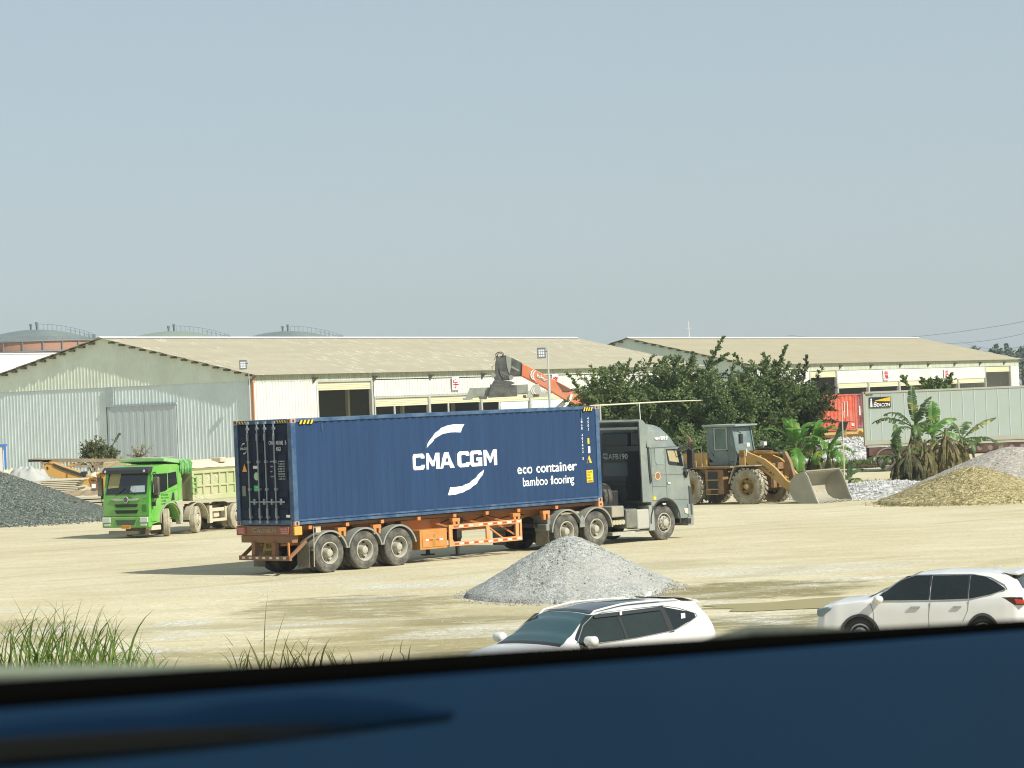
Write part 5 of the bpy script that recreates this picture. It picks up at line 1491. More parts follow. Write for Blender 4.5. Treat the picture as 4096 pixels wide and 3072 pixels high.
# bucket
inner = [(3.62, .06), (2.95, .08), (2.72, .14), (2.52, .28), (2.42, .48), (2.40, .72), (2.48, .92), (2.66, 1.08), (3.05, 1.22)]
outer = [(3.08, 1.26), (2.62, 1.13), (2.42, .96), (2.34, .72), (2.36, .46), (2.48, .22), (2.70, .06), (2.95, .02), (3.66, .02)]
BX = -.25
inner = [(a_ + BX, b_) for a_, b_ in inner]; outer = [(a_ + BX, b_) for a_, b_ in outer]
bk = MB().prism(inner + outer, -1.27, 1.27).build('bucket', M_bk, lt, bevel=.006)
for y0, y1 in ((-1.30, -1.265), (1.265, 1.30)):
    MB().prism([(a_ + BX, b_) for a_, b_ in [(3.62, .03), (2.95, .03), (2.70, .07), (2.48, .23), (2.36, .46), (2.34, .72), (2.42, .96), (2.62, 1.13), (3.08, 1.26), (3.20, 1.10), (3.52, .28)]], y0, y1).build('side_plate', M_bk, bk)
    MB().prism([(a_ + BX, b_) for a_, b_ in [(3.08, 1.26), (3.20, 1.10), (3.52, .28), (3.66, .03), (3.60, .03), (3.46, .25), (3.12, 1.06), (3.02, 1.20)]], y0 - .015, y1 + .015).build('side_cutter', mat('edge_steel', (.38, .37, .30), .5), bk)
mt = MB()
for k in range(8):
    y = -1.16 + k * .331
    mt.prism([(a_ + BX, b_) for a_, b_ in [(3.55, .02), (3.55, .09), (3.66, .08), (3.88, .03), (3.88, .01)]], y - .045, y + .045)
mt.build('teeth', MATS['edge_steel'], bk)
MB().prism([(a_ + BX, b_) for a_, b_ in [(2.98, 1.23), (3.10, 1.27), (3.12, 1.32), (2.70, 1.20), (2.66, 1.12)]], -1.27, 1.27).build('top_lip', MATS['edge_steel'], bk)
# ================================================================ GREY CONTAINER ON TRAILER (right)
M_gc = mat('container_grey', (.40, .47, .43), .5, var=.06, vs_=.8, dust=.15, dcol=(.40, .42, .34), dscale=1)
M_gcf = mat('container_grey_frame', (.40, .43, .36), .55, var=.1, dust=.2)
RZ2 = radians(-6)
p0 = at(3460, 1790, 142.5)
D2 = p0.z
L2 = Vector((p0.x, p0.y, 0))
g2 = container('shipping_container', 'pale grey green container with a black and yellow company panel, behind the banana plants', 16.0, 2.9, M_gc, M_gcf, (L2.x, L2.y, D2), RZ2, flat=True)
def pg(x0, x1, z0, z1, m, d=.01, name='logo_panel', par=None): return MB().bb(x0, x1, -d, .05, z0, z1).build(name, m, par or g2)
M_lb = mat('panel_black', (.02, .022, .03), .5, var=.05)
lp = pg(.32, 1.42, 2.05, 2.60, M_lb, .012)
MB().prism([(.62, 2.43), (1.40, 2.58), (1.40, 2.36), (.62, 2.40)], -.018, -.012).build('beam_mark', M_yel, lp)
MB().prism([(.36, 2.09), (.48, 2.09), (.46, 2.40), (.44, 2.46), (.47, 2.50), (.42, 2.55), (.37, 2.50), (.40, 2.46), (.38, 2.40)], -.018, -.012).build('tower_mark', M_ltr, lp)
text('lettering', 'B', M_ltr, lp, (.52, -.012, 2.09), (1, 0, 0), (0, 0, 1), (.17, .27), .005, bold=.02, shear=.15)
text('lettering', 'EACON', M_ltr, lp, (.70, -.012, 2.09), (1, 0, 0), (0, 0, 1), (.68, .19), .005, bold=.02, shear=.15)
MB().bb(.12, .52, -.006, .02, 2.72, 2.78).build('sticker', mat('dull_stripe', (.14, .14, .08), .6), g2)
for zz in (.17,): MB().bb(.16, 15.8, -.004, .03, .15, .36).build('lower_panel', M_gcf, g2)
M_mar = mat('trailer_maroon', (.07, .022, .022), .7, var=.2, dust=.25, dcol=(.22, .15, .11), dscale=2)
t2 = thing('semi_trailer', 'dark maroon trailer carrying the pale grey container', 'semi trailer', (L2.x, L2.y, 0), RZ2)
MB().bb(.1, 16, .6, .75, D2 - .55, D2 - .05).bb(.1, 16, 1.7, 1.85, D2 - .55, D2 - .05).bb(.2, 15.9, .03, .12, D2 - .45, D2 - .03).build('chassis', M_mar, t2)
m_ = MB()
for k in range(12): m_.lathe([(0, .02), (.13, .02), (.13, .03)], (5.9 + k * .55, 0, D2 - .25), 'y', 12)
m_.build('chassis_discs', mat('disc_dusty', (.22, .19, .15), .8), t2)
ww = wheel(t2, 1.18, .05, .56, R=.56, rm=mat('rim_dark', (.10, .10, .09), .7, var=.2, dust=.3))
for x in (2.58, 3.98): copy_part(ww, (x, .05, .56)); 
for x in (1.18, 2.58, 3.98):
    copy_part(ww, (x, 2.4, .56), (0, 0, pi)); fen_arch(x, .0, .6, .56, .68, 10, 170).build('fender', M_fen, t2)
MB().bb(.35, .42, .1, .6, .35, 1.2).bb(.1, .25, .2, 2.2, .6, .75).beam((.3, .1, 1.1), (.75, .1, .4), .05, .05).bb(-.4, .7, .1, .8, .30, .36).build('bumper', M_mar, t2)
MB().bb(8, 9, .3, 2.1, .3, D2 - .5).bb(11.0, 15, .8, 1.6, .5, D2 - .4).build('landing_leg', M_black, t2)

# ================================================================ RED CONTAINERS
M_rc = mat('container_red', (.56, .075, .03), .55, var=.1, vs_=.7, dust=.06, dcol=(.6, .35, .28), dscale=1.5)
M_rcd = mat('container_maroon', (.20, .03, .035), .6, var=.2, dust=.15, dcol=(.4, .3, .3), dscale=2)
pr_ = at(3432, 1720, 196)
RZ3 = radians(8)
rc = container('shipping_container', 'orange red container behind the right hand trees, half hidden by banana leaves', 6.06, 2.6, M_rc, M_rc,
               (pr_.x - cos(RZ3) * 6.06, pr_.y - sin(RZ3) * 6.06, pr_.z), RZ3)
for x, a, b in ((5.1, 1.3, 2.1), (5.32, 1.0, 2.1), (5.05, .9, 1.4)):
    MB().bb(x, x + .05, -.006, .03, a, b).build('white_stencil', mat('stencil', (.75, .6, .55), .6), rc)
MB().bb(5.6, 5.8, -.006, .03, .3, .5).build('white_stencil', MATS['stencil'], rc)
pm = at(3440, 1715, 203)
rc2 = container('shipping_container', 'dark maroon container end showing between the red and the grey containers', 6.06, 2.6, M_rcd, M_rcd, (pm.x - .6, pm.y, pm.z), RZ3 + .05)
for k in range(4): MB().bb(.3 + k * .3, .42 + k * .3, -.006, .03, .4 + (k % 2) * .6, 1.3 + (k % 2) * .4).build('white_stencil', MATS['stencil'], rc2)
tr3 = thing('flatbed_trailer', 'dusty yellow flatbed under the orange red container', 'flatbed trailer', (pr_.x - cos(RZ3) * 6.06, pr_.y - sin(RZ3) * 6.06, 0), RZ3)
M_fy = mat('flatbed_yellow', (.50, .30, .06), .7, dust=.35, var=.2)
MB().bb(-1.5, 9.5, .1, 2.3, pr_.z - .28, pr_.z - .02).bb(-1, 9, .6, 1.8, pr_.z - .6, pr_.z - .28).build('deck', M_fy, tr3)
MB().prism([(6.2, pr_.z - .05), (7.6, pr_.z + .42), (7.6, pr_.z + .1), (6.6, pr_.z - .28)], -.05, .2).build('ramp', mat('ramp_yellow', (.62, .42, .05), .6), tr3)
w3 = wheel(tr3, .2, .1, .5, R=.5)
for x in (1.4, 7.8): copy_part(w3, (x, .1, .5))
# dark brown shed roof / tipped awning in front of it
pa = at(3330, 1690, 190)
aw = thing('awning', 'small dark awning on thin posts in front of the orange red container', 'awning', (pa.x, pa.y, 0), 0)
MB().prism([(-2.4, pa.z + .15), (1.2, pa.z + .05), (1.35, pa.z + .0), (-2.4, pa.z + .02)], -.9, .9).build('cover', mat('awning_brown', (.10, .075, .04), .9, var=.3), aw)
MB().prism([(.5, pa.z), (1.1, pa.z), (.35, pa.z - 1.9), (-.3, pa.z - 2.1)], -.05, .05).build('hanging_sheet', mat('awning_dark', (.07, .07, .08), .8), aw)
MB().beam((-2.2, 0, 0), (-2.2, 0, pa.z), .08, .08).beam((.9, 0, 0), (.9, 0, pa.z), .08, .08).build('post', mat('wood_post', (.35, .28, .16), .8), aw)

# ================================================================ REACH STACKER
Yc = 183.0
M_kr = mat('crane_orange', (.60, .18, .07), .5, var=.08, vs_=.8, dust=.1, dcol=(.6, .4, .3))
M_kd = mat('crane_black', (.045, .048, .045), .6, var=.3, vs_=2, dust=.25, dcol=(.22, .22, .18), dscale=1.5)
M_kg = mat('crane_grey', (.22, .24, .21), .6, var=.2, dust=.25, dcol=(.4, .4, .33))
cb_ = gp(2420, 1860, 0); 
O = at(2010, 1590, Yc)
rs = thing('reach_stacker', 'reach stacker with an orange boom and dark container spreader above the blue container', 'reach stacker', (O.x, O.y, 0), 0)
def P(px, py, dy=0.0):
    v = at(px, py, Yc + dy); return Vector((v.x - O.x, v.y - O.y, v.z))
def quadbar(pts4, y0, y1, name, m, par=rs, bevel=.02):
    vs_ = []
    pp = [P(*q) for q in pts4]
    for yy in (y0, y1): vs_ += [Vector((p.x, p.y + yy, p.z)) for p in pp]
    n = len(pp)
    return MB().add(vs_, [tuple(range(n)), tuple(range(2 * n - 1, n - 1, -1))] + [(i, i + n, (i + 1) % n + n, (i + 1) % n) for i in range(n)]).build(name, m, par, bevel=bevel)
def q6(x, y): return (1850 + x * .2712, 1350 + y * .2712)
bo = quadbar([q6(880, 385), q6(905, 395), q6(1290, 590), q6(1640, 780), q6(1900, 935), q6(1900, 1080), q6(1640, 1010), q6(1300, 800), q6(870, 575)], -.5, .5, 'boom', M_kr, bevel=.03)
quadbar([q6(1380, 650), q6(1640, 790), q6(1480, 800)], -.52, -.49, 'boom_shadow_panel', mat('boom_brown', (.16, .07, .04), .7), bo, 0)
quadbar([q6(890, 560), q6(1300, 780), q6(1640, 990), q6(1900, 1065), q6(1900, 1085), q6(1640, 1012), q6(1300, 802), q6(870, 577)], -.53, .53, 'lower_flange', mat('boom_dark_orange', (.36, .09, .04), .6), bo, 0)
pA, pB = P(*q6(1040, 500)), P(*q6(1200, 610))
dx = (P(*q6(1290, 590)) - P(*q6(905, 395))); dx.y = 0; dx.normalize()
uz = Vector((-dx.z, 0, dx.x))
text('lettering', 'kalmar', M_ltr, bo, (P(*q6(1085, 580)).x, P(1850, 1350).y - .53, P(*q6(1085, 580)).z), dx, uz, (.78, .24), .01, bold=.02)
for off in (0, .42):
    ar = MB(); c = P(*q6(1050 + off * 70, 555 + off * 30)); pts = []
    for k in range(9):
        a = radians(115 + k * 15)
        pts.append((c.x + .40 * cos(a) + .2, c.y - .53, c.z + .40 * sin(a)))
    ar.tube(pts, [.012, .03, .036, .04, .042, .04, .036, .03, .012], 6); ar.build('emblem', M_ltr, bo)
quadbar([q6(700, 290), q6(730, 300), q6(880, 375), q6(870, 570), q6(720, 575), q6(690, 520), q6(690, 380)], -.4, .4, 'inner_boom', M_kd)
quadbar([q6(725, 420), q6(840, 480), q6(830, 505), q6(720, 450)], -.43, -.40, 'boom_rib', M_kg, bevel=0)
quadbar([q6(500, 285), q6(640, 262), q6(720, 300), q6(725, 420), q6(700, 570), q6(640, 600), q6(480, 540), q6(480, 400)], -.45, .45, 'boom_head', M_kd, bevel=.03)
quadbar([q6(640, 262), q6(722, 300), q6(715, 440), q6(690, 540), q6(655, 430)], -.48, -.45, 'head_plate', M_kg, bevel=0)
quadbar([q6(500, 470), q6(690, 560), q6(700, 630), q6(480, 640), q6(450, 560)], -.5, .3, 'rotator_frame', M_kd, bevel=.04)
quadbar([q6(465, 630), q6(700, 640), q6(780, 670), q6(700, 700), q6(430, 700)], -.7, .7, 'rotator_ring', M_kd, bevel=.03)
quadbar([q6(410, 690), q6(800, 700), q6(810, 865), q6(380, 890)], -.8, .8, 'spreader_body', M_kd, bevel=.04)
quadbar([q6(140, 745), q6(410, 735), q6(410, 870), q6(140, 890)], -.5, .5, 'spreader_beam', M_kg, bevel=.02)
quadbar([q6(800, 700), q6(965, 690), q6(965, 815), q6(800, 835)], -.5, .5, 'spreader_beam', M_kg, bevel=.02)
quadbar([q6(60, 880), q6(110, 745), q6(150, 740), q6(145, 915), q6(20, 925), q6(5, 895)], -1.2, 1.2, 'end_beam', M_kg, bevel=.02)
eb = quadbar([q6(960, 830), q6(1040, 700), q6(1120, 685), q6(1150, 750), q6(1160, 800), q6(1285, 825), q6(1280, 870), q6(940, 895)], -1.2, -.9, 'end_beam', mat('crane_pale', (.40, .41, .36), .6, dust=.2), bevel=.02)
quadbar([q6(240, 865), q6(370, 870), q6(350, 915), q6(250, 905)], -1.25, 1.2, 'twist_lock', M_kd); quadbar([q6(890, 850), q6(940, 850), q6(940, 900), q6(890, 885)], -1.25, 1.2, 'twist_lock', M_kd)
quadbar([q6(1040, 840), q6(1130, 838), q6(1125, 868), q6(1045, 870)], -1.23, -1.2, 'dark_mark', M_kd, eb, 0)
e0 = P(*q6(1060, 800)); ar = MB()
for off in (0, .22):
    pts = [(e0.x + off * .6 + .2 * cos(radians(110 + k * 17)), e0.y - 1.22, e0.z + .06 + .22 * sin(radians(110 + k * 17))) for k in range(9)]
    ar.tube(pts, .022, 5)
ar.build('emblem', M_ltr, eb)
h_ = MB()
def hose(pts, r=.035): h_.tube([P(*q6(*p)) + Vector((0, -.5, 0)) for p in pts], r, 6)
hose([(500, 290), (490, 250), (520, 222), (570, 215), (600, 235), (603, 270)]); hose([(520, 290), (515, 255), (545, 232), (585, 245), (590, 272)], .03)
hose([(475, 330), (485, 290), (520, 275)], .025); hose([(440, 470), (435, 430), (470, 410)], .025)
hose([(540, 470), (555, 540), (600, 600), (580, 640)], .05); hose([(630, 640), (665, 760), (705, 870)], .05)
hose([(1470, 800), (1560, 800), (1610, 780), (1700, 800)], .03)
h_.build('hoses', M_black, rs)
for cx, cy in ((455, 560), (715, 590)):
    c = P(*q6(cx, cy)); MB().lathe([(0, -.55), (.16, -.55), (.16, .3), (0, .3)], tuple(c), 'y', 12).build('pivot', M_kg, rs)
lc = MB(); a = P(*q6(1610, 835)) + Vector((0, -.6, 0)); b = P(*q6(1560, 985)) + Vector((0, -.6, 0)); lc.beam(a, b, .16, .16); lc.build('tilt_ram', M_ridge, rs)
# carrier mostly behind the blue container and the trees
bx = P(*q6(1900, 1010)); bz = bx.z
MB().bb(bx.x - 6.2, bx.x + 2.4, -1.6, 1.6, .9, 1.9).prism([(bx.x - .8, 1.9), (bx.x + .6, 1.9), (bx.x + .4, bz + .3), (bx.x - .2, bz + .3)], -.7, .7).build('carrier_frame', M_kr, rs, bevel=.05)
MB().bb(bx.x - 3.6, bx.x - 1.7, -.7, .7, 1.9, 3.3).build('operator_cab', M_kd, rs, bevel=.05)
MB().cyl(P(*q6(1500, 960)) * 1.0, (bx.x - 4.6, 0, 1.9), .16, n=12).build('lift_ram', M_ridge, rs)
w4 = wheel(rs, bx.x - 4.8, -1.75, .85, R=.85, W=.6, dual=False)
copy_part(w4, (bx.x + 1.2, -1.75, .85)); copy_part(w4, (bx.x - 4.8, 1.75, .85), (0, 0, pi)); copy_part(w4, (bx.x + 1.2, 1.75, .85), (0, 0, pi))

# ================================================================ OVERHEAD PIPE BEHIND THE TRACTOR
q0, q1 = at(2390, 1622, 112), at(2900, 1598, 130)
op = thing('overhead_pipe', 'thin pale pipe carried on posts behind the tractor roof', 'pipe', (q0.x, q0.y, 0), 0)
d_ = q1 - q0
MB().tube([(-.3, 0, q0.z), (d_.x * .5, d_.y * .5, lerp(q0.z, q1.z, .5) + .03), (d_.x, d_.y, q1.z)], [.032, .028, .014]).build('pipe', mat('pipe_cream', (.62, .60, .44), .6), op)
MB().tube([(.1, 0, 0), (.1, 0, q0.z)], .04).tube([(d_.x, d_.y, 0), (d_.x, d_.y, q1.z)], .035).build('post', M_steel, op)

# ================================================================ LEFT BACKGROUND: excavator, trusses, planks, tarps
M_ex = mat('excavator_yellow', (.50, .27, .045), .55, var=.12, dust=.2, dcol=(.42, .30, .16))
M_exd = mat('excavator_rust', (.20, .10, .035), .75, var=.3, vs_=2)
def q5(x, y): return (x * .2411, 1700 + y * .2411)
YE = 138.0
O = at(250, 1900, YE)
def mk(Y0, Oz):
    def P_(px, py, dy=0.0):
        v = at(px, py, Y0 + dy); return Vector((v.x - Oz.x, v.y - Oz.y, v.z))
    return P_
PE = mk(YE, O)
def slab(PF, pts, y0, y1, name, m, par, bevel=.015):
    pp = [PF(*q) for q in pts]; vs_ = []
    for yy in (y0, y1): vs_ += [Vector((p.x, p.y + yy, p.z)) for p in pp]
    n = len(pp)
    return MB().add(vs_, [tuple(range(n)), tuple(range(2 * n - 1, n - 1, -1))] + [(i, i + n, (i + 1) % n + n, (i + 1) % n) for i in range(n)]).build(name, m, par, bevel=bevel)
ex = thing('excavator', 'yellow excavator with its boom lowered behind the green truck', 'excavator', (O.x, O.y, 0), 0)
bm = slab(PE, [q5(*p) for p in ((790, 640), (880, 622), (1000, 680), (1280, 770), (1640, 920), (1680, 1060), (1540, 1040), (1260, 920), (900, 870), (620, 800))], -.25, .25, 'boom', M_ex, ex)
slab(PE, [q5(*p) for p in ((800, 632), (890, 610), (1010, 665), (1290, 760), (1660, 900), (1650, 935), (1280, 790), (1000, 700), (880, 645))], -.3, .3, 'boom_top_plate', M_ex, bm)
slab(PE, [q5(*p) for p in ((1480, 900), (1700, 930), (1720, 1090), (1530, 1050))], -.27, .27, 'boom_foot', M_exd, bm)
slab(PE, [q5(*p) for p in ((1535, 975), (1600, 975), (1600, 1045), (1535, 1045))], -.29, -.27, 'sticker', M_ltr, bm, 0)
slab(PE, [q5(*p) for p in ((1115, 800), (1135, 800), (1135, 870), (1115, 870))], -.27, -.25, 'sticker', M_exd, bm, 0)
slab(PE, [q5(*p) for p in ((785, 690), (815, 690), (820, 740), (790, 735))], -.27, .27, 'boom_pin', M_black, bm)
hh = MB()
for k in range(3):
    hh.tube([PE(*q5(900 + k * 6, 640 + k * 12)) + Vector((0, -.3, 0)), PE(*q5(1060, 705 + k * 14)) + Vector((0, -.3, 0)), PE(*q5(1250, 770 + k * 14)) + Vector((0, -.3, 0)), PE(*q5(1420, 830 + k * 12)) + Vector((0, -.3, 0))], .03, 5)
hh.bb(*(lambda a: (a.x - .05, a.x + .2, -.35, .1, a.z - .1, a.z + .12))(PE(*q5(1380, 810))))
hh.build('hydraulic_lines', M_black, ex)
slab(PE, [q5(*p) for p in ((1600, 800), (2150, 760), (2400, 900), (2400, 1120), (1660, 1120))], -.2, 2.6, 'superstructure', M_ex, ex, .05)
slab(PE, [q5(*p) for p in ((1700, 620), (2100, 600), (2150, 800), (1660, 820))], .2, 1.4, 'operator_cab', mat('excavator_cab', (.38, .32, .18), .7), ex, .05)
slab(PE, [q5(*p) for p in ((1540, 1140), (2500, 1130), (2500, 1240), (1560, 1240))], -.3, 2.8, 'tracks', M_exd, ex, .05)
slab(PE, [q5(*p) for p in ((1640, 760), (1950, 590), (2000, 600), (1690, 790))], -.6, -.4, 'dipper_arm', mat('dusty_arm', (.40, .33, .20), .8), ex)
# long truss frame behind it
YT = 146.0
O2 = at(300, 1840, YT); PT = mk(YT, O2)
ts = thing('steel_truss', 'long rusty steel truss lying behind the excavator boom', 'truss', (O2.x, O2.y, 0), 0)
M_ts = mat('truss_rust', (.20, .15, .09), .8, var=.3, vs_=3, dust=.3, dcol=(.42, .36, .24))
m_ = MB()
a, b = PT(*q5(475, 590)), PT(*q5(2600, 590)); c, d = PT(*q5(1230, 690)), PT(*q5(2600, 680))
for yy in (0, 1.2):
    o_ = Vector((0, yy, 0))
    m_.beam(a + o_, b + o_, .12, .16); m_.beam(c + o_, d + o_, .1, .12)
    for k in range(9):
        t0, t1 = k / 9, (k + 1) / 9
        u0 = c.lerp(d, t0); u1 = Vector((lerp(c.x, d.x, t1), 0, lerp(a.z, b.z, t1)))
        if k % 2: u0, u1 = c.lerp(d, t1), Vector((lerp(c.x, d.x, t0), 0, lerp(a.z, b.z, t0)))
        m_.beam(u0 + o_, u1 + o_, .07, .09)
    for k in range(5): m_.beam(Vector((lerp(a.x, b.x, .1 + k * .2), yy, 0)), Vector((lerp(a.x, b.x, .1 + k * .2), yy, a.z)), .1, .1)
m_.build('chords', M_ts, ts)
slab(PT, [q5(*p) for p in ((900, 600), (1050, 600), (1050, 640), (900, 640))], -.05, 1.3, 'packing_board', mat('board_tan', (.45, .38, .24), .8), ts)
slab(PT, [q5(*p) for p in ((475, 572), (540, 572), (555, 610), (470, 615))], -.1, 1.3, 'end_fitting', M_black, ts)
slab(PT, [q5(*p) for p in ((540, 576), (900, 576), (720, 660), (700, 610), (545, 610))], -.06, 1.2, 'end_plate', M_ts, ts)
slab(PT, [q5(*p) for p in ((1100, 690), (1230, 620), (1240, 700))], .0, .8, 'gusset', mat('gusset_yellow', (.42, .26, .06), .7), ts)
# stacked boards and tarps
def board_stack(pts, label, Y0, n, wdt, seed):
    O_ = at(*q5(*pts[0]), Y0); PP = mk(Y0, O_)
    t = thing('board_stack', label, 'board stack', (O_.x, O_.y, 0), 0, 'stacks of pale panels')
    r = random.Random(seed)
    a = PP(*q5(*pts[0])); b = PP(*q5(*pts[1]))
    th_ = (a.z + b.z) / 2 / n
    for k in range(n):
        m_ = MB(); z = k * th_
        e = r.uniform(-.35, .35)
        m_.add([(a.x + r.uniform(-.3, .3), 0, z), (b.x + e, 0, z), (b.x + e, wdt, z), (a.x, wdt, z), (a.x, 0, z + th_ * .72), (b.x + e, 0, z + th_ * .72), (b.x + e, wdt, z + th_ * .72), (a.x, wdt, z + th_ * .72)],
               [(0, 3, 2, 1), (4, 5, 6, 7), (0, 1, 5, 4), (1, 2, 6, 5), (2, 3, 7, 6), (3, 0, 4, 7)])
        m_.build('panel', mat('panel_cream', (.55, .50, .36), .7, var=.15, vs_=.7, dust=.2), t, bevel=.01)
    return t
board_stack([(620, 900), (1310, 900)], 'stack of long cream panels under the excavator boom', 131, 18, 2.4, 2)
board_stack([(1150, 1150), (2300, 1170)], 'low stack of weathered panels left of the green truck grille', 124, 6, 2.0, 6)
def cloth_pile(name, label, cat, px0, px1, pyt, pyb, Y0, m, seed, group=None, depth=2.5):
    a = at(px0, pyb, Y0); b = at(px1, pyb, Y0); top = at((px0 + px1) / 2, pyt, Y0).z
    o_ = Vector(((a.x + b.x) / 2, Y0, 0)); w = b.x - a.x
    mb = MB(); nu, nv = 40, 22; r = random.Random(seed)
    def f(i, j):
        u = i / (nu - 1) * 2 - 1; v = j / (nv - 1) * 2 - 1
        e = max(0, 1 - abs(u) ** 3.5) * max(0, 1 - abs(v) ** 4)
        h = top * (e ** .5) * (.90 + .14 * noise.noise(Vector((u * 2.5 + seed, v * 2, seed)))) + (.28 * abs(noise.noise(Vector((u * 3.2 + v, v * 2.2 - u, seed)))) + .2 * abs(noise.noise(Vector((u * 9, v * 6, seed)))) - .12) * e
        return (u * w / 2, v * depth / 2, max(-.05, h))
    mb.grid(f, nu, nv)
    o = mb.build(name, m, smooth=50, fix=False); o.location = o_
    return tag(o, label, cat, group)
M_tp = mat('tarp_grey', (.36, .38, .37), .7, var=.12, vs_=2, dust=.15, dcol=(.45, .41, .3))
cloth_pile('tarp_pile', 'crumpled pale grey tarpaulin heap beside the truss end', 'tarpaulin', 0, 215, 1856, 1935, 134, M_tp, 3)
cloth_pile('sack_pile', 'cream sack heap at the left behind the grey tarpaulin', 'sacks', -60, 130, 1868, 1930, 139, mat('sack_cream', (.52, .48, .33), .8), 8)
mbk = MB()
o = cloth_pile('dirt_bank', 'low reddish brown dirt bank left of the green truck cab', 'dirt bank', 180, 470, 1958, 1985, 128, mat('dirt_brown', (.26, .20, .115), .95, var=.25, vs_=2, bump=.6, bscale=6), 12, depth=9)
o2 = cloth_pile('cream_sheet_pile', 'cream sheeting spread behind the green truck cab', 'tarpaulin', 300, 560, 1880, 1930, 142, mat('sheet_cream', (.55, .50, .34), .8, var=.1), 15)
# site cabin with blue edge, far left
O3 = at(0, 1870, 150)
sc_ = thing('site_cabin', 'white site cabin with blue edging at the left picture edge', 'cabin', (O3.x, O3.y, 0), 0)
xr = at(22, 1775, 150).x - O3.x; zt_ = at(10, 1777, 150).z
MB().bb(-5, xr - .2, 0, .5, 0, zt_ - .12).build('cabin_wall', M_white, sc_)
MB().bb(-5, xr, -.04, .54, zt_ - .12, zt_).bb(xr - .1, xr, -.04, .1, 0, zt_ - .12).build('edge_trim', mat('trim_blue', (.05, .17, .50), .5), sc_)

# ================================================================ HEAPS
def heap(label, x, y, R, h, m, seed, sx=1.0, sy=1.0, group='gravel and sand heaps', rough=.02, name='gravel_heap', top=.12, peaks=None, stones=0, srange=(.02, .05), sm=None, cat='heap'):
    base = tz(x, y)
    mb = MB(); NR, NA = 70, 150
    r = random.Random(seed)
    for i in range(NR + 1):
        q = i / NR
        for k in range(NA):
            a = 2 * pi * k / NA
            e = 1 + .07 * noise.noise(Vector((cos(a) * 1.6 + seed, sin(a) * 1.6, 0))) + .03 * noise.noise(Vector((cos(a) * 6, sin(a) * 6, seed)))
            px_, py_ = q * R * sx * e * cos(a), q * R * sy * e * sin(a)
            hh = h * (1 - sqrt(q * q * (1 - 2 * top) + top * top) if False else (sqrt(1 + top * top) - sqrt(q * q + top * top)) / (sqrt(1 + top * top) - top))
            foot = .06 * h * max(0, 1 - abs(q - .92) / .12)
            z = hh + foot * .5
            if peaks:
                for (cx, cy, rr, hp) in peaks:
                    dd = sqrt(((px_ - cx) / rr) ** 2 + ((py_ - cy) / rr) ** 2); z = max(z, hp * (sqrt(1.015) - sqrt(dd * dd + .015)) / (sqrt(1.015) - .122)) if dd < 1 else z
            z += rough * 1.5 * noise.noise(Vector((px_ * 2.2, py_ * 2.2, seed))) + rough * noise.noise(Vector((px_ * 9, py_ * 9, seed)))
            if q > .97: z -= .12
            mb.v.append((px_, py_, z + tz(x + px_, y + py_) - base))
    for i in range(NR):
        for k in range(NA):
            k2 = (k + 1) % NA
            mb.f.append((i * NA + k, (i + 1) * NA + k, (i + 1) * NA + k2, i * NA + k2))
    o = mb.build(name, m, smooth=180, fix=False)
    o.location = (x, y, base)
    tag(o, label, cat, group)
    if stones:
        sb_ = MB()
        def zz(px_, py_):
            q = sqrt((px_ / (R * sx)) ** 2 + (py_ / (R * sy)) ** 2)
            return h * (sqrt(1 + top * top) - sqrt(q * q + top * top)) / (sqrt(1 + top * top) - top) if q < 1 else 0
        for k in range(stones):
            a = r.uniform(0, 2 * pi); q = r.choice((r.uniform(.1, 1.0), r.uniform(.9, 1.12)))
            if sin(a) > .5 and q < .9: continue
            px_, py_ = q * R * sx * cos(a), q * R * sy * sin(a); z = zz(px_, py_) + tz(x + px_, y + py_) - base
            s = r.uniform(*srange)
            v = [Vector((r.uniform(.6, 1) * dx * s, r.uniform(.6, 1) * dy * s, r.uniform(.5, .9) * dz * s)) + Vector((px_, py_, z + s * .2)) for dx, dy, dz in ((1, 0, 0), (0, 1, 0), (-1, 0, 0), (0, -1, 0), (0, 0, 1), (0, 0, -1))]
            sb_.add(v, [(0, 1, 4), (1, 2, 4), (2, 3, 4), (3, 0, 4), (1, 0, 5), (2, 1, 5), (3, 2, 5), (0, 3, 5)])
        s_ = sb_.build('loose_stones', sm or m, o, fix=False); s_['kind'] = 'stuff'
    return o
G_mid = gravel_mat('gravel_grey', [(.17, .18, .17), (.27, .285, .265), (.34, .355, .335), (.48, .49, .465)], 28, .6, .03, patch=((.36, .35, .32), .45, .5))
G_dark = gravel_mat('gravel_dark', [(.022, .030, .024), (.055, .070, .058), (.10, .12, .10), (.32, .34, .28)], 19, .9, .06, patch=((.13, .15, .13), .5, .35))
G_sand = gravel_mat('gravel_sand', [(.10, .08, .035), (.24, .20, .09), (.33, .285, .14), (.54, .48, .28)], 14, .8, .05, patch=((.33, .28, .14), .5, .4))
G_pink = gravel_mat('crushed_pinkish', [(.24, .22, .185), (.30, .275, .235), (.36, .335, .29), (.46, .435, .385)], 12, .5, .03, patch=((.33, .305, .25), .3, .5))
G_white = gravel_mat('rubble_white', [(.22, .22, .20), (.38, .38, .36), (.46, .46, .445), (.60, .60, .58)], 4, .8, .1)
pm_ = at(2255, 2148, 65.0)
heap('light grey gravel heap in front of the lorry wheels', pm_.x + .12, 65.0, 2.5, pm_.z - tz(pm_.x, 65) + .02, G_mid, 5, sx=1.0, sy=.95, stones=2600, srange=(.014, .032), top=.10)
pl_ = at(-60, 1868, 121)
heap('dark green grey gravel heap at the left edge', pl_.x - .4, 121, 6.6, pl_.z + .0, G_dark, 9, stones=1800, srange=(.03, .06), top=.10)
psd = at(3880, 1866, 103)
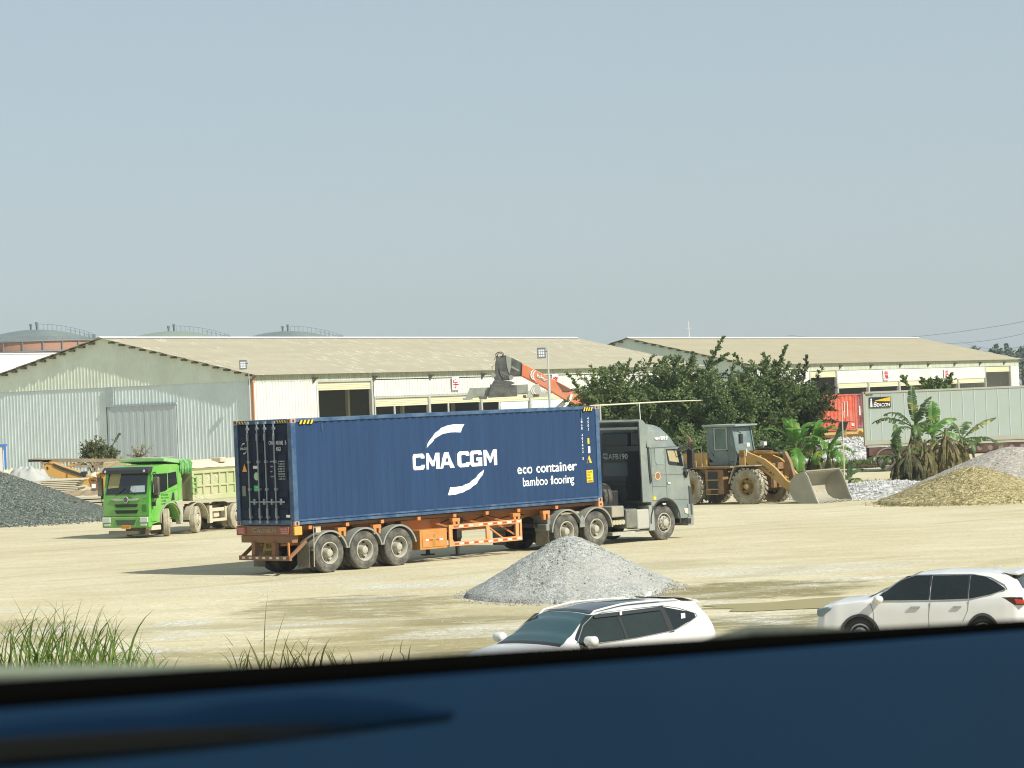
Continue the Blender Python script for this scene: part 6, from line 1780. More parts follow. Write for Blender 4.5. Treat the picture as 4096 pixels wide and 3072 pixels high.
heap('yellowish sand coloured gravel heap at the right', psd.x + .1, 103, 3.6, psd.z, G_sand, 14, sx=1.05, stones=1500, srange=(.02, .045), top=.11)
pk = at(4010, 1790, 108.5)
heap('taller pinkish grey gravel heap at the right edge', pk.x + .5, 109, 5.0, pk.z, G_pink, 21, top=.16, stones=600, srange=(.02, .05))
def rubble(label, x, y, R, h, seed, sx=1., sy=1., n=900, s=(.05, .16)):
    return heap(label, x, y, R, h, G_white, seed, sx=sx, sy=sy, rough=.05, name='rubble_heap', stones=n, srange=s, sm=mat('rubble_stone', (.42, .42, .40), .8, var=.35, vs_=9), group='white rubble heaps', cat='rubble heap', top=.3)
a = gp(3560, 1995); rubble('white crushed stone spread between the bucket and the sand coloured heap', a.x + .4, a.y + 4.5, 4.2, .55, 31, 1.0, 1.3, 2600, (.03, .10))
a = gp(3420, 1850, .0); rubble('white rubble heap under the orange red container', a.x + .3, 166, 4.6, 1.35, 37, 1.0, 1.0, 1500, (.06, .2))
a = gp(2900, 2000); rubble('low white rubble seen between the loader wheels', a.x, a.y + 9, 3.5, .55, 41, 1.2, 1, 700, (.05, .14))
# ================================================================ TREES
def quad_leaf(out, c, d, n, L, W):
    """a leaf sized pointed face centred at c, along d, normal n"""
    s = d.cross(n)
    if s.length < 1e-4: return
    s = s.normalized() * W * .5; a = d * L * .5
    out.append(tuple(c - a)); out.append(tuple(c + s)); out.append(tuple(c + a)); out.append(tuple(c - s))
def rvec(r):
    while True:
        v = Vector((r.uniform(-1, 1), r.uniform(-1, 1), r.uniform(-1, 1)))
        if .05 < v.length < 1: return v.normalized()
def bushy_tree(name, label, cat, loc, H, RX, RY, zlow, m, seed, plumes=70, per=420, leaf=(.105, .05), lean=0.25, group=None, trunk_r=.16, bark=None, plen=(.7, 1.5), pr=.50, spikes=()):
    t = thing(name, label, cat, loc, 0, group)
    r = random.Random(seed)
    bark = bark or mat('bark_brown', (.10, .08, .055), .9, var=.3, vs_=5)
    HE = H - .30 * plen[1]; cz = (HE + zlow) / 2; rz = (HE - zlow) / 2
    out = []; tb = MB()
    tb.tube([(0, 0, -.1), (r.uniform(-.1, .1), 0, zlow * .6 + .3), (r.uniform(-.3, .3), r.uniform(-.3, .3), cz), (r.uniform(-.3, .3), r.uniform(-.3, .3), H * .86)], [trunk_r, trunk_r * .8, trunk_r * .5, trunk_r * .15], 8)
    P_ = []
    for k in range(plumes):
        th_ = r.uniform(0, 2 * pi); cu = r.uniform(-.95, 1.0); q = r.uniform(.25, .88) ** .6
        s_ = sqrt(max(0, 1 - cu * cu))
        b = Vector((RX * q * s_ * cos(th_), RY * q * s_ * sin(th_), cz + rz * q * cu * .92))
        o_ = Vector((b.x / RX, b.y / RY, (b.z - cz) / rz * .7)); 
        d = (o_ * 1.1 + Vector((r.uniform(-.45, .45) + lean * .3, r.uniform(-.45, .45), r.uniform(.15, .75)))).normalized()
        P_.append((b, d, r.uniform(*plen), pr * r.uniform(.75, 1.25), 1.0))
    for (x, y, z, dx, dy, dz, L, w) in spikes: P_.append((Vector((x, y, z - (.75 if H > 6 else .2))), Vector((dx, dy, dz)).normalized(), L, w, 1.6))
    for b, d, L, w, dens in P_:
        st = Vector((b.x * .12, b.y * .12, max(zlow * .5, b.z - L * .9 - abs(b.x) * .3)))
        tb.tube([st, st.lerp(b, .55) + Vector((0, 0, .12)), b, b + d * L * .9], [.05, .035, .02, .006], 5, False)
        droop = Vector((r.uniform(-.25, .25), r.uniform(-.25, .25), r.uniform(-.25, .05)))
        n = int(per * dens * L / 1.4)
        # side sprays along the plume axis
        ns = max(8, int(L * 15))
        for s_ in range(ns):
            u = (s_ + r.random()) / ns; ax = b + d * (L * u) + droop * u * u * L * .5
            sd_ = (rvec(r) * .9 + d * .75); sd_.normalize(); wl = w * (1.25 - 1.1 * u) * r.uniform(.5, 1.5) + .05
            m_ = max(5, int(n / ns * (.6 + wl / w)))
            for k in range(m_):
                v = r.random() ** .8; c = ax + sd_ * wl * v + rvec(r) * (.05 * (1 - v) + .015)
                c.z -= wl * v * v * .15
                dd = (sd_ * .8 + rvec(r) * .7 + Vector((0, 0, -.1))).normalized()
                nn_ = (rvec(r) * .8 + Vector((0, 0, .6))).normalized()
                f = r.uniform(.5, 1.6) * (1.1 - .4 * v)
                quad_leaf(out, c, dd, nn_, leaf[0] * f, leaf[1] * f)
    # dark inner mass of fine twigs and leaves
    for k in range(int(plumes * per * .20)):
        v = rvec(r) * (r.random() ** .4) * .72
        c = Vector((v.x * RX, v.y * RY, cz + v.z * rz))
        quad_leaf(out, c, rvec(r), rvec(r), leaf[0] * 1.7, leaf[1] * 2.2)
    tb.build('trunk', bark, t, smooth=60, fix=False)
    leaf_cloud('crown', out, m, t)
    return t
L_dk = leaf_mat('leaves_dark', (.110, .175, .065), (.24, .31, .115), .7, yellow=((.11, .14, .03), 1.1), trans=.28)
L_md = leaf_mat('leaves_mid', (.10, .165, .05), (.21, .29, .08), 1.0, trans=.25, yellow=((.16, .19, .04), 1.3))
L_ol = leaf_mat('leaves_olive', (.09, .11, .04), (.16, .18, .065), 1.5, trans=.2)
GT = 'dense trees behind the loader'
def tree_at(px, pyt, Y, RX, RY, zlow, label, m, seed, **k):
    b = at(px, 1800, Y); top = at(px, pyt, Y).z
    return bushy_tree('bushy_tree', label, 'tree', (b.x, Y, 0), top, RX, RY, zlow, m, seed, group=GT, **k)
tree_at(2420, 1480, 134, 1.15, 1.5, .8, 'light green tree at the left end of the row beside the crane boom', L_md, 1, plumes=60, per=380, lean=-.5, spikes=((-.7, 0, 4.4, -.5, 0, .85, 1.8, .30), (-.2, 0, 4.4, -.3, 0, 1, 1.2, .35)))
tree_at(2510, 1420, 132, 1.95, 2.0, .6, 'dark tree second from the left of the row, above the tractor roof', L_dk, 2, plumes=105, per=430, spikes=((-.8, -.4, 5.3, -.2, 0, 1, 1.5, .35), (1.4, -.4, 5.0, .1, 0, 1, 1.8, .38)))
tree_at(2720, 1392, 130, 2.0, 2.2, .6, 'tall dark tree with feathery top shoots in the middle of the row', L_dk, 3, plumes=120, per=430, spikes=((1.3, -.6, 6.1, .45, 0, 1, 1.9, .32), (1.5, -.5, 6.5, 1.0, 0, .55, 1.2, .22), (-.6, -.6, 5.6, -.1, 0, 1, 1.5, .35)))
tree_at(2905, 1450, 128, 1.7, 2.0, .5, 'dark tree directly behind the loader cab', L_dk, 4, plumes=95, per=430)
tree_at(3080, 1395, 130, 1.9, 2.1, .6, 'broad dark tree with one leaning top shoot, right of the loader cab', L_dk, 5, plumes=115, per=430, spikes=((.3, -.5, 6.0, .55, 0, 1, 1.6, .3), (-.2, -.5, 5.8, .2, 0, 1, 1.0, .4)))
tree_at(3205, 1470, 131, 1.25, 1.8, 1.6, 'sparser tree at the right end of the row with bright gaps', leaf_mat('leaves_dark_warm', (.03, .055, .018), (.075, .10, .03), .8, trans=.2), 6, plumes=70, per=300, spikes=((.2, -.3, 5.0, .2, 0, 1, 1.3, .3), (.8, 0, 3.6, 1, 0, .1, .8, .3)))
# lower shrubs in front of the trunks
for i, (px, pyt, Y, rx, sd_) in enumerate(((2450, 1730, 123, 1.7, 11), (2780, 1700, 122, 1.5, 12), (2950, 1710, 122, 1.6, 13), (3110, 1745, 123, 1.3, 14))):
    b = at(px, 1800, Y); top = at(px, pyt, Y).z
    lab = ('low dark shrub behind the tractor cab, leftmost below the row', 'low dark shrub behind the loader exhaust', 'low dark shrub between the loader cab and its lift arms', 'low dark shrub left of the first banana plants')[i]
    bushy_tree('shrub', lab, 'shrub', (b.x, Y, 0), top, rx, 1.2, .05, L_dk, sd_, plumes=42, per=260, group='shrubs under the dark trees', trunk_r=.07, plen=(.5, 1.0))
# small trees on the left and behind the grey container
b = at(375, 1850, 150); bushy_tree('small_tree', 'small olive tree, larger of the two standing before the grey gable', 'tree', (b.x, 150, 0), at(375, 1745, 150).z, .48, .5, 1.7, L_ol, 22, plumes=60, per=230, lean=0, group='small trees by the grey gable', trunk_r=.07, plen=(.3, .5), pr=.24, leaf=(.085, .045), spikes=((-.4, 0, 2.1, -1, 0, .15, .6, .2), (.4, 0, 2.2, 1, 0, .2, .5, .2)))
b = at(443, 1850, 151); bushy_tree('small_tree', 'thin olive tree, smaller of the two standing before the grey gable', 'tree', (b.x, 151, 0), at(443, 1778, 151).z, .36, .4, 1.9, L_ol, 23, plumes=26, per=200, lean=0, group='small trees by the grey gable', trunk_r=.06, plen=(.25, .4), pr=.2, leaf=(.085, .045), spikes=((.3, 0, 3.3, .6, 0, .9, .5, .22), (-.3, 0, 3.2, -.6, 0, .9, .4, .2)))
b = at(560, 1850, 155); bushy_tree('dry_shrub', 'pale dry shrub against the sliding door of the grey gable', 'shrub', (b.x, 155, 0), at(560, 1780, 155).z, .45, .4, 1.6, leaf_mat('leaves_dry', (.22, .19, .10), (.34, .30, .17), 2), 24, plumes=12, per=90, trunk_r=.04, plen=(.4, .8), pr=.2)
b = at(3770, 1560, 176); bushy_tree('small_tree', 'round green tree rising behind the grey container roof', 'tree', (b.x, 176, 0), at(3770, 1492, 176).z, 1.5, 1.5, 2.5, L_md, 25, plumes=34, per=260, trunk_r=.12, plen=(.5, 1.0), pr=.4, leaf=(.22, .11), spikes=((-2.2, 0, 4.6, -.5, 0, .8, .8, .4),))
# far trees at the right on the horizon
L_far = leaf_mat('leaves_far', (.15, .20, .17), (.18, .23, .19), .1, trans=.1)
for i, (px, pyt, rx, lab) in enumerate(((3826, 1362, 5, 'lone far treetop just above the shed roof slope'), (3925, 1380, 6, 'small far tree on the skyline'), (3960, 1386, 7, 'rounded far tree on the skyline, left of the taller pair'),
                                       (4010, 1384, 8, 'wide far tree on the skyline beside the tallest one'), (4052, 1372, 8, 'tallest far tree on the skyline at the right'), (4092, 1378, 9, 'far tree cut by the right picture edge'))):
    Y = 430 + i * 12; b = at(px, 1500, Y)
    bushy_tree('far_tree', lab, 'tree', (b.x, Y, 0), at(px, pyt + 14, Y).z, rx * .30, 2.4, 4, L_far, 60 + i, plumes=26, per=60, leaf=(.8, .5), group='far trees on the skyline', trunk_r=.3, plen=(1.2, 2.4), pr=1.0)

# ================================================================ BANANA PLANTS
L_ban = leaf_mat('banana_green', (.075, .20, .03), (.15, .30, .055), 1.6, rough=.4, trans=.35, yellow=((.30, .34, .05), 1.2))
L_ban2 = leaf_mat('banana_olive', (.045, .085, .03), (.12, .19, .05), 1.3, rough=.45, trans=.3, yellow=((.30, .30, .06), 1.0))
L_dry = leaf_mat('banana_dry', (.085, .085, .035), (.24, .20, .09), 4.5, rough=.9, trans=.15)
L_dryd = leaf_mat('banana_dry_dark', (.055, .06, .03), (.12, .11, .05), 2.5, rough=.9, trans=.1)
M_stem = mat('banana_stem', (.14, .15, .06), .8, var=.35, vs_=6)
def ban_leaf(mb, base, az, el, L, W, droop, torn, r, hang=0):
    n = 22; p = Vector(base); e = el; pts = []
    for k in range(n + 1):
        pts.append((p.copy(), e)); d = Vector((cos(az) * cos(e), sin(az) * cos(e), sin(e)))
        p = p + d * L / n; e -= droop * (k / n + .25) / n * 2.0
    side_ = Vector((-sin(az), cos(az), 0))
    stalk = .16
    for s_ in (-1, 1):
        k = 0
        while k < n:
            run = 1 if r.random() < torn else r.choice((2, 3))
            run = min(run, n - k)
            sag = r.uniform(.0, .35 + .7 * torn); gap = .25 * torn * L / n
            row = []
            for q in range(run + 1):
                u = (k + q) / n; c, e_ = pts[k + q]
                d = Vector((cos(az) * cos(e_), sin(az) * cos(e_), sin(e_)))
                up = side_.cross(d) * -1
                if up.z < 0 and abs(up.z) > .2: up = -up
                if u < stalk: w = .02
                else:
                    v = (u - stalk) / (1 - stalk); w = W * .5 * (sin(pi * min(1, v * .92 + .08)) ** .55) * (1 if v < .97 else .5)
                shift = d * (gap * (1 if q == 0 else (-1 if q == run else 0))) if torn > .1 and run < 4 else Vector((0, 0, 0))
                mid = c + side_ * s_ * w * .5 + up * w * (.22 - sag * .15) + d * w * .15
                tip = c + side_ * s_ * w * (1 - sag * .3) + up * w * (.16 - sag) + d * w * .3 + shift
                row.append((c, mid + shift * .5, tip))
            o = len(mb.v)
            for a, b_, c_ in row: mb.v += [tuple(a), tuple(b_), tuple(c_)]
            for q in range(run):
                i = o + q * 3
                mb.f.append((i, i + 3, i + 4, i + 1)); mb.f.append((i + 1, i + 4, i + 5, i + 2))
            k += run
    mb.tube([q[0] for q in pts[::3]], [max(.006, .03 * (1 - i / 8)) for i in range(len(pts[::3]))], 5, False)
def banana(label, px, pyb, pyt, Y, seed, leaves, m, group, dry=8, stem_h=.5, torn=.5, dm=None, W=.5, zb=0):
    b = at(px, pyb, Y); top = at(px, pyt, Y).z
    t = thing('banana_plant', label, 'banana plant', (b.x, Y, zb), 0, group)
    r = random.Random(seed); H = (top - zb); sh = H * stem_h
    MB().tube([(0, 0, -.1), (.03, 0, sh * .5), (0, .02, sh), (.02, 0, sh + .3)], [.15, .12, .09, .05], 10).build('stem', M_stem, t, smooth=60)
    lf = MB()
    for (az, el, L, dr) in leaves:
        ban_leaf(lf, (r.uniform(-.04, .04), r.uniform(-.04, .04), sh + r.uniform(-.05, .25)), radians(az), radians(el), L * H, W * 1.35 * r.uniform(.9, 1.1), radians(dr), torn, r)
    lf.build('leaves', m, t, fix=False, smooth=60)
    if dry:
        dl = MB()
        for k in range(int(dry * .7)):
            az = r.uniform(0, 2 * pi); zz = sh * r.uniform(.55, 1.0); L = zz * r.uniform(.7, 1.0)
            ban_leaf(dl, (.08 * cos(az), .08 * sin(az), zz), az, radians(r.uniform(-50, -5)), L, r.uniform(.12, .26), radians(r.uniform(50, 80)), .75, r)
            for q in range(7):
                a2 = r.uniform(0, 2 * pi); x, y = .15 * cos(a2), .15 * sin(a2); z1 = sh * r.uniform(.35, 1.05); z2 = z1 * r.uniform(.05, .6)
                g = r.uniform(1.2, 2.6); w2 = r.uniform(.012, .05); jx, jy = r.uniform(-.06, .06), r.uniform(-.06, .06)
                dl.add([(x, y, z1), (x + w2, y, z1), (x * g + w2 * 2 + jx, y * g + jy, lerp(z1, z2, .5)), (x * g - w2 + jx, y * g + jy, lerp(z1, z2, .5)), (x * g * 1.1 + w2, y * g * 1.1, z2), (x * g * 1.1, y * g * 1.1, z2)], [(0, 1, 2, 3), (3, 2, 4, 5)])
        dl.build('dry_leaves', dm or L_dry, t, fix=False)
    return t
G1 = 'banana plants behind the bucket'; G2 = 'banana plants before the grey container'
banana('bright green banana plant behind the loader linkage, leftmost of its clump', 3190, 1900, 1640, 121, 1, [(165, 55, .52, 55), (200, 80, .42, 30), (95, 78, .40, 30), (30, 70, .42, 50), (340, 40, .45, 90), (185, 5, .34, 80), (270, -20, .46, 60), (250, 62, .42, 60), (150, 30, .42, 70)], L_ban, G1, dry=6, torn=.15, W=.50)
banana('bright green banana plant in the middle of the clump behind the bucket', 3262, 1900, 1640, 122, 2, [(60, 80, .45, 35), (20, 60, .46, 60), (180, 50, .42, 70), (250, 30, .45, 100), (310, 20, .46, 100), (350, 62, .40, 50), (290, 70, .34, 40)], L_ban, G1, dry=7, torn=.35, W=.46)
banana('lower banana plant at the right of the clump behind the bucket', 3318, 1895, 1700, 121, 3, [(350, 45, .5, 90), (10, 70, .5, 40), (170, 60, .45, 60), (300, 10, .55, 90), (230, 25, .5, 100), (60, 50, .5, 70)], L_ban, G1, dry=7, torn=.4, W=.42)
banana('tattered banana plant with a drooping yellow leaf, tallest before the grey container', 3665, 1915, 1555, 122, 4, [(150, 62, .42, 70), (170, 35, .48, 55), (95, 88, .46, 12), (30, 66, .42, 22), (10, 50, .30, 60), (222, 25, .48, 110), (270, 20, .36, 100), (300, 65, .34, 50)], L_ban2, G2, dry=15, torn=.75, W=.46, stem_h=.55)
banana('banana plant with a folded green leaf, right of the tallest one', 3740, 1915, 1595, 123, 5, [(80, 85, .42, 15), (120, 60, .40, 60), (30, 50, .42, 50), (350, 25, .40, 70), (200, 50, .30, 80), (260, 50, .36, 90)], L_ban, G2, dry=16, torn=.5, W=.5, stem_h=.52)
banana('ragged banana plant with a long leaf rising to the right', 3850, 1905, 1640, 124, 6, [(10, 42, .62, 25), (340, 12, .60, 45), (175, 28, .50, 50), (60, 60, .46, 55), (300, -10, .42, 60), (120, 62, .40, 50), (20, 15, .35, 60)], L_ban2, G2, dry=12, torn=.8, W=.42, stem_h=.55)
banana('short banana plant with spread leaves at the left of the grey container clump', 3598, 1915, 1735, 121, 7, [(172, 10, .80, 40), (140, 45, .46, 70), (110, 80, .40, 30), (95, 80, .7, 20), (200, -5, .5, 60), (300, 30, .4, 90)], L_ban2, G2, dry=13, torn=.6, W=.36, stem_h=.5)
banana('withered banana stem without a green crown, between the tall ones', 3790, 1915, 1690, 120, 8, [(60, 60, .3, 90), (190, 40, .3, 90)], L_ban2, G2, dry=22, torn=.8, W=.3, stem_h=.8)
banana('withered dark banana stem at the foot of the clump, above the stone spread', 3640, 1918, 1760, 118.5, 9, [(30, 40, .4, 90), (150, 50, .4, 80)], L_ban2, G2, dry=24, torn=.8, W=.3, stem_h=.75, dm=L_dryd)
banana('withered banana stem hanging with tan sheaths beside the gravel heap', 3705, 1918, 1745, 119, 10, [(330, 40, .35, 90)], L_ban2, G2, dry=24, torn=.8, W=.3, stem_h=.8)
banana('small young banana plant lying low right of the bucket', 3400, 1935, 1870, 117, 11, [(20, 50, .9, 60), (160, 50, .8, 60), (330, 10, 1.1, 50), (60, 75, .8, 40), (250, 30, .8, 60), (300, 20, .9, 60)], L_ban2, G1, dry=3, torn=.3, W=.34, stem_h=.35)
# thin stake
a = at(3377, 1900, 116); MB().tube([(0, 0, 0), (.02, 0, at(3372, 1612, 116).z)], [.03, .022]).build('wooden_stake', mat('stake_wood', (.55, .45, .30), .8))
o = bpy.data.objects['wooden_stake']; o.location = (a.x, 116, 0); tag(o, 'thin pale upright stake right of the bright banana plants', 'stake')
# dry ground cover strip behind the stone spread
def ground_plants(name, x0, x1, y0, y1, n, h, m, seed, label):
    r = random.Random(seed); out = []
    for k in range(n):
        x, y = r.uniform(x0, x1), r.uniform(y0, y1); z = tz(x, y)
        for q in range(7):
            d = (rvec(r) * .7 + Vector((0, 0, .8))).normalized(); L = h * r.uniform(.5, 1.2)
            quad_leaf(out, Vector((x, y, z)) + d * L * .5 + rvec(r) * .05, d, rvec(r), L, .07)
    o = leaf_cloud(name, out, m, None); o['kind'] = 'stuff'; o['label'] = label; o['category'] = 'ground cover'
    return o
a, b = at(3420, 1915, 117), at(3640, 1915, 119)
ground_plants('ground_cover', a.x, b.x + 1, 116.5, 119.5, 900, .38, leaf_mat('weeds', (.09, .09, .03), (.16, .15, .055), 2), 5, 'dry low weeds between the bucket and the banana clump')
a, b = at(3400, 1925, 115), at(3650, 1925, 115)
ground_plants('grass', a.x, b.x, 113.8, 116.6, 700, .14, leaf_mat('weeds_pale', (.20, .19, .07), (.30, .27, .11), 2), 6, 'thin yellowish grass in front of the dry weeds')
a = at(3330, 1780, 150); ground_plants('weeds', a.x - 1, a.x + 4, 149, 154, 500, .45, leaf_mat('weeds_green', (.07, .10, .03), (.13, .16, .05), 2), 7, 'green weeds at the foot of the rubble heap')

# ================================================================ POWER LINES
pw = thing('power_line', 'three thin sagging power lines above the right hand shed roof', 'power line', (0, 0, 0), 0)
for (ax_, ay, bx_, by) in ((4300, 1245, 3150, 1340), (4300, 1276, 3600, 1352), (4300, 1318, 3840, 1365)):
    A, B = at(ax_, ay, 560), at(bx_, by, 900)
    MB().tube([A.lerp(B, k / 12) - Vector((0, 0, 3.2 * (1 - (k / 6 - 1) ** 2))) for k in range(13)], .045, 4).build('wire', mat('wire_grey', (.22, .24, .26), .6), pw)
# ================================================================ CARS
M_car = mat('car_white', (.66, .66, .65), .28, var=.02, coat=.6, dust=.05, dcol=(.55, .53, .45))
M_cgs = mat('car_glass', (.010, .014, .015), .04, var=.3, vs_=1.2, spec=.45)
M_cgt = mat('car_glass_teal', (.02, .065, .075), .05, var=.5, vs_=1.0, spec=.9)
M_trim = mat('car_trim_black', (.018, .018, .018), .4)
def itab(tab, x):
    if x <= tab[0][0]: return tab[0][1:]
    for a, b in zip(tab, tab[1:]):
        if x <= b[0]:
            t = (x - a[0]) / (b[0] - a[0]); t2 = t * t * (3 - 2 * t) * .5 + t * .5
            return tuple(lerp(p, q, t2) for p, q in zip(a[1:], b[1:]))
    return tab[-1][1:]
def suv(label, loc, rz, roofm, glassm, tab, L0, L1, wins, arch, rails=True, group='white parked cars', ws=None, extra=None, roofspan=(-1.6, .45)):
    """tab rows: x, w_sill, w_belt, z_belt, w_roof, z_roofedge, z_top"""
    t = thing('parked_car', label, 'car', loc, rz, group)
    N = 90; rows = []
    def sec(x):
        wsil, wb, zb, wr, zr, ztp = itab(tab, x)
        half = [(wsil * .96, .24), (wsil, .34), (wsil * 1.01, .55), (wb * 1.012, zb - .16), (wb, zb - .03), (wb - .012, zb + .012)]
        for k in range(1, 7): half.append((lerp(wb - .012, wr, k / 6) + .018 * sin(pi * k / 6), lerp(zb + .012, zr, k / 6)))
        for k in range(1, 7):
            u = k / 6; half.append((wr * (1 - u), zr + (ztp - zr) * (1 - (1 - u) ** 2.4)))
        return half
    def surf(x, z):
        wsil, wb, zb, wr, zr, ztp = itab(tab, x)
        u = (z - zb - .012) / max(.01, zr - zb - .012); return lerp(wb - .012, wr, u) + .018 * sin(pi * max(0, min(1, u)))
    mb = MB(); H = len(sec(0))
    for i in range(N + 1):
        x = lerp(L0, L1, i / N); h = sec(x)
        ring = [(x, y, z) for y, z in h] + [(x, -y, z) for y, z in h[-2::-1]]
        rows.append(ring); mb.v += ring
    n = len(rows[0])
    for i in range(N):
        for k in range(n - 1): mb.f.append((i * n + k, i * n + k + 1, (i + 1) * n + k + 1, (i + 1) * n + k))
        mb.f.append((i * n + n - 1, i * n, (i + 1) * n, (i + 1) * n + n - 1))
    mb.f.append(tuple(range(n))); mb.f.append(tuple(N * n + k for k in range(n))[::-1])
    body = mb.build('body', M_car, t, smooth=32)
    for ax_ in arch:
        c = MB().cyl((ax_, -1.2, .36), (ax_, 1.2, .36), .385, n=36).build('cutter', M_trim)
        c.location = (0, 0, 0); c.parent = t
        bo_ = body.modifiers.new('arch', 'BOOLEAN'); bo_.object = c; bo_.operation = 'DIFFERENCE'; bo_.solver = 'EXACT'
        bpy.context.view_layer.update()
        dg = bpy.context.evaluated_depsgraph_get()
        me = bpy.data.meshes.new_from_object(body.evaluated_get(dg))
        body.modifiers.clear(); body.data = me
        bpy.data.objects.remove(c)
    body.data.materials.clear(); body.data.materials.append(M_car)
    MB().bb(L0 + .3, L1 - .3, -.70, .70, .30, .75).build('underbody', M_trim, t)
    for ax_ in arch:
        for s_ in (-1, 1):
            pts = [(ax_ + .40 * cos(radians(a)), .36 + .40 * sin(radians(a))) for a in range(0, 181, 12)] + [(ax_ + .35 * cos(radians(a)), .36 + .35 * sin(radians(a))) for a in range(180, -1, -12)]
            wsil = itab(tab, ax_)[0]
            MB().prism(pts, s_ * (wsil + .028), s_ * (wsil - .02)).build('arch_trim', mat('arch_plastic', (.045, .045, .045), .6), t)
    # windows: smooth patches hugging the body
    for (nm, f0, f1, lo, hi) in wins:
        for s_ in (-1, 1):
            w_ = MB(); nn = 26
            def PW(i, j):
                x = lerp(f0, f1, i / nn); z = lerp(lo(x), hi(x), j / 6)
                return (x, s_ * (surf(x, z) + .006), z)
            w_.grid(PW, nn + 1, 7)
            w_.build('side_window', M_cgs if nm != 't' else mat('side_glass', (.016, .024, .022), .05, var=.3, spec=.5), t, smooth=60, fix=False)
    def top(x, u):  # u in -1..1 across roof
        wsil, wb, zb, wr, zr, ztp = itab(tab, x)
        return (x, wr * u, zr + (ztp - zr) * (1 - abs(u) ** 2.4) )
    if ws:
        w_ = MB().grid(lambda i, j: tuple(Vector(top(lerp(ws[0], ws[1], i / 20), lerp(-.93, .93, j / 16) * (1 - .0 * i))) + Vector((.006, 0, .008))), 21, 17)
        w_.build('windscreen', glassm, t, smooth=60, fix=False)
    if roofm:
        w_ = MB().grid(lambda i, j: tuple(Vector(top(lerp(roofspan[0], roofspan[1], i / 20), lerp(-.86, .86, j / 16))) + Vector((0, 0, .008))), 21, 17)
        w_.build('roof_panel', roofm, t, smooth=60, fix=False)
    if rails:
        for s_ in (-1, 1):
            pts = []
            for k in range(15):
                x = lerp(-1.75, .48, k / 14); q = top(x, .92 * s_); pts.append((x, q[1], q[2] + .055 * sin(pi * min(1, max(0, k / 14)) ) ** .3))
            MB().tube(pts, [.006] + [.022] * 13 + [.006], 8).build('roof_rail', M_car, t, smooth=60)
    # wheels, mirrors
    for ax_ in arch:
        for s_ in (-1, 1):
            wsil = itab(tab, ax_)[0]
            w_ = wheel(t, ax_, s_ * (wsil - .01), .36, R=.36, W=.22, side=s_, dual=False, dish=False, tm=mat('car_tyre', (.03, .03, .03), .8), rm=mat('alloy', (.45, .45, .45), .3, metal=.7))
    return t, surf, top, sec
# ----- left car: white with black glass roof, front towards the left
tabA = [(-2.42, .72, .70, .80, .60, .95, .97), (-2.36, .86, .84, .92, .66, 1.10, 1.14), (-2.2, .93, .93, 1.08, .70, 1.42, 1.46), (-2.0, .95, .94, 1.10, .66, 1.64, 1.68), (-1.6, .955, .945, 1.08, .65, 1.68, 1.735), (-.4, .955, .945, 1.03, .66, 1.70, 1.765), (.30, .955, .945, 1.01, .655, 1.64, 1.71),
        (.62, .95, .94, 1.01, .66, 1.48, 1.56), (1.05, .95, .94, 1.02, .74, 1.20, 1.27), (1.28, .95, .93, 1.00, .80, 1.08, 1.13), (1.36, .95, .92, .99, .82, 1.045, 1.09), (1.9, .94, .89, .94, .76, .99, 1.03), (2.25, .90, .84, .82, .68, .90, .93), (2.42, .76, .70, .66, .56, .74, .76)]
ca_ang = atan2(-.71, -.70)
fwd = Vector((cos(ca_ang), sin(ca_ang), 0)); lft = Vector((-sin(ca_ang), cos(ca_ang), 0))
Ap = at(2282, 2588, 46.0)
locA = Ap - fwd * 1.28 - lft * .93
locA.z = Ap.z - 1.05
zsh = locA.z
winA = [('t', -1.12, 1.02, lambda x: 1.065 + .0 * x + max(0, -x - .2) * .035, lambda x: min(1.62, 1.08 + (1.12 - x) * .95) if x > .35 else 1.625),
        ('s', -1.86, -1.20, lambda x: 1.115 + max(0, -x - 1.2) * .30, lambda x: 1.615 - max(0, -x - 1.2) * .30)]
carA, sA, tA, secA = suv('white car with a black glass roof and roof rails, parked before the gravel heap', tuple(locA), ca_ang, mat('glass_roof', (.012, .022, .024), .12, var=.2, spec=.8), M_cgt, tabA, -2.42, 2.42, winA, (1.45, -1.38), ws=(1.26, .42), roofspan=(-1.3, .40))
m_ = MB()
for x in (-.13, ): m_.grid(lambda i, j: (x + .06 * i, sA(x, lerp(1.07, 1.62, j / 8)) + .010, lerp(1.07, 1.62, j / 8)), 2, 9)
m_.build('door_pillar', M_trim, carA)
vz_ = MB().grid(lambda i, j: (lerp(-1.10, .42, i / 20), sA(lerp(-1.1, .42, i / 20), 1.56) + (.012 if j == 0 else .035), (1.625, 1.555)[j]), 21, 2)
vz_.build('rain_visor', mat('rain_visor', (.03, .035, .035), .15), carA, fix=False)
for x in (-.16, ): MB().bb(x, x + .05, sA(x, 1.56) + .03, sA(x, 1.56) + .05, 1.555, 1.64).build('visor_clip', mat('clip_pale', (.6, .62, .6), .3), carA)
for s_ in (1, -1):
    mi = MB().prism([(.86, 1.02), (.99, 1.04), (1.04, 1.14), (1.01, 1.24), (.88, 1.25), (.83, 1.16)], s_ * .98, s_ * 1.20)
    mo = mi.build('wing_mirror', M_car, carA, smooth=60, bevel=.045, seg=3); 
    MB().bb(.86, .96, s_ * .92, s_ * 1.0, 1.03, 1.09).build('mirror_stalk', M_trim, mo)
MB().prism([(-1.62, 1.78), (-1.48, 1.78), (-1.60, 1.90), (-1.66, 1.88)], -.02, .02).build('aerial_fin', M_car, carA, bevel=.005)
MB().prism([(-2.02, 1.70), (-1.8, 1.745), (-2.16, 1.66), (-2.22, 1.60), (-2.1, 1.60)], -.60, .60).build('tailgate_spoiler', M_car, carA, bevel=.01)
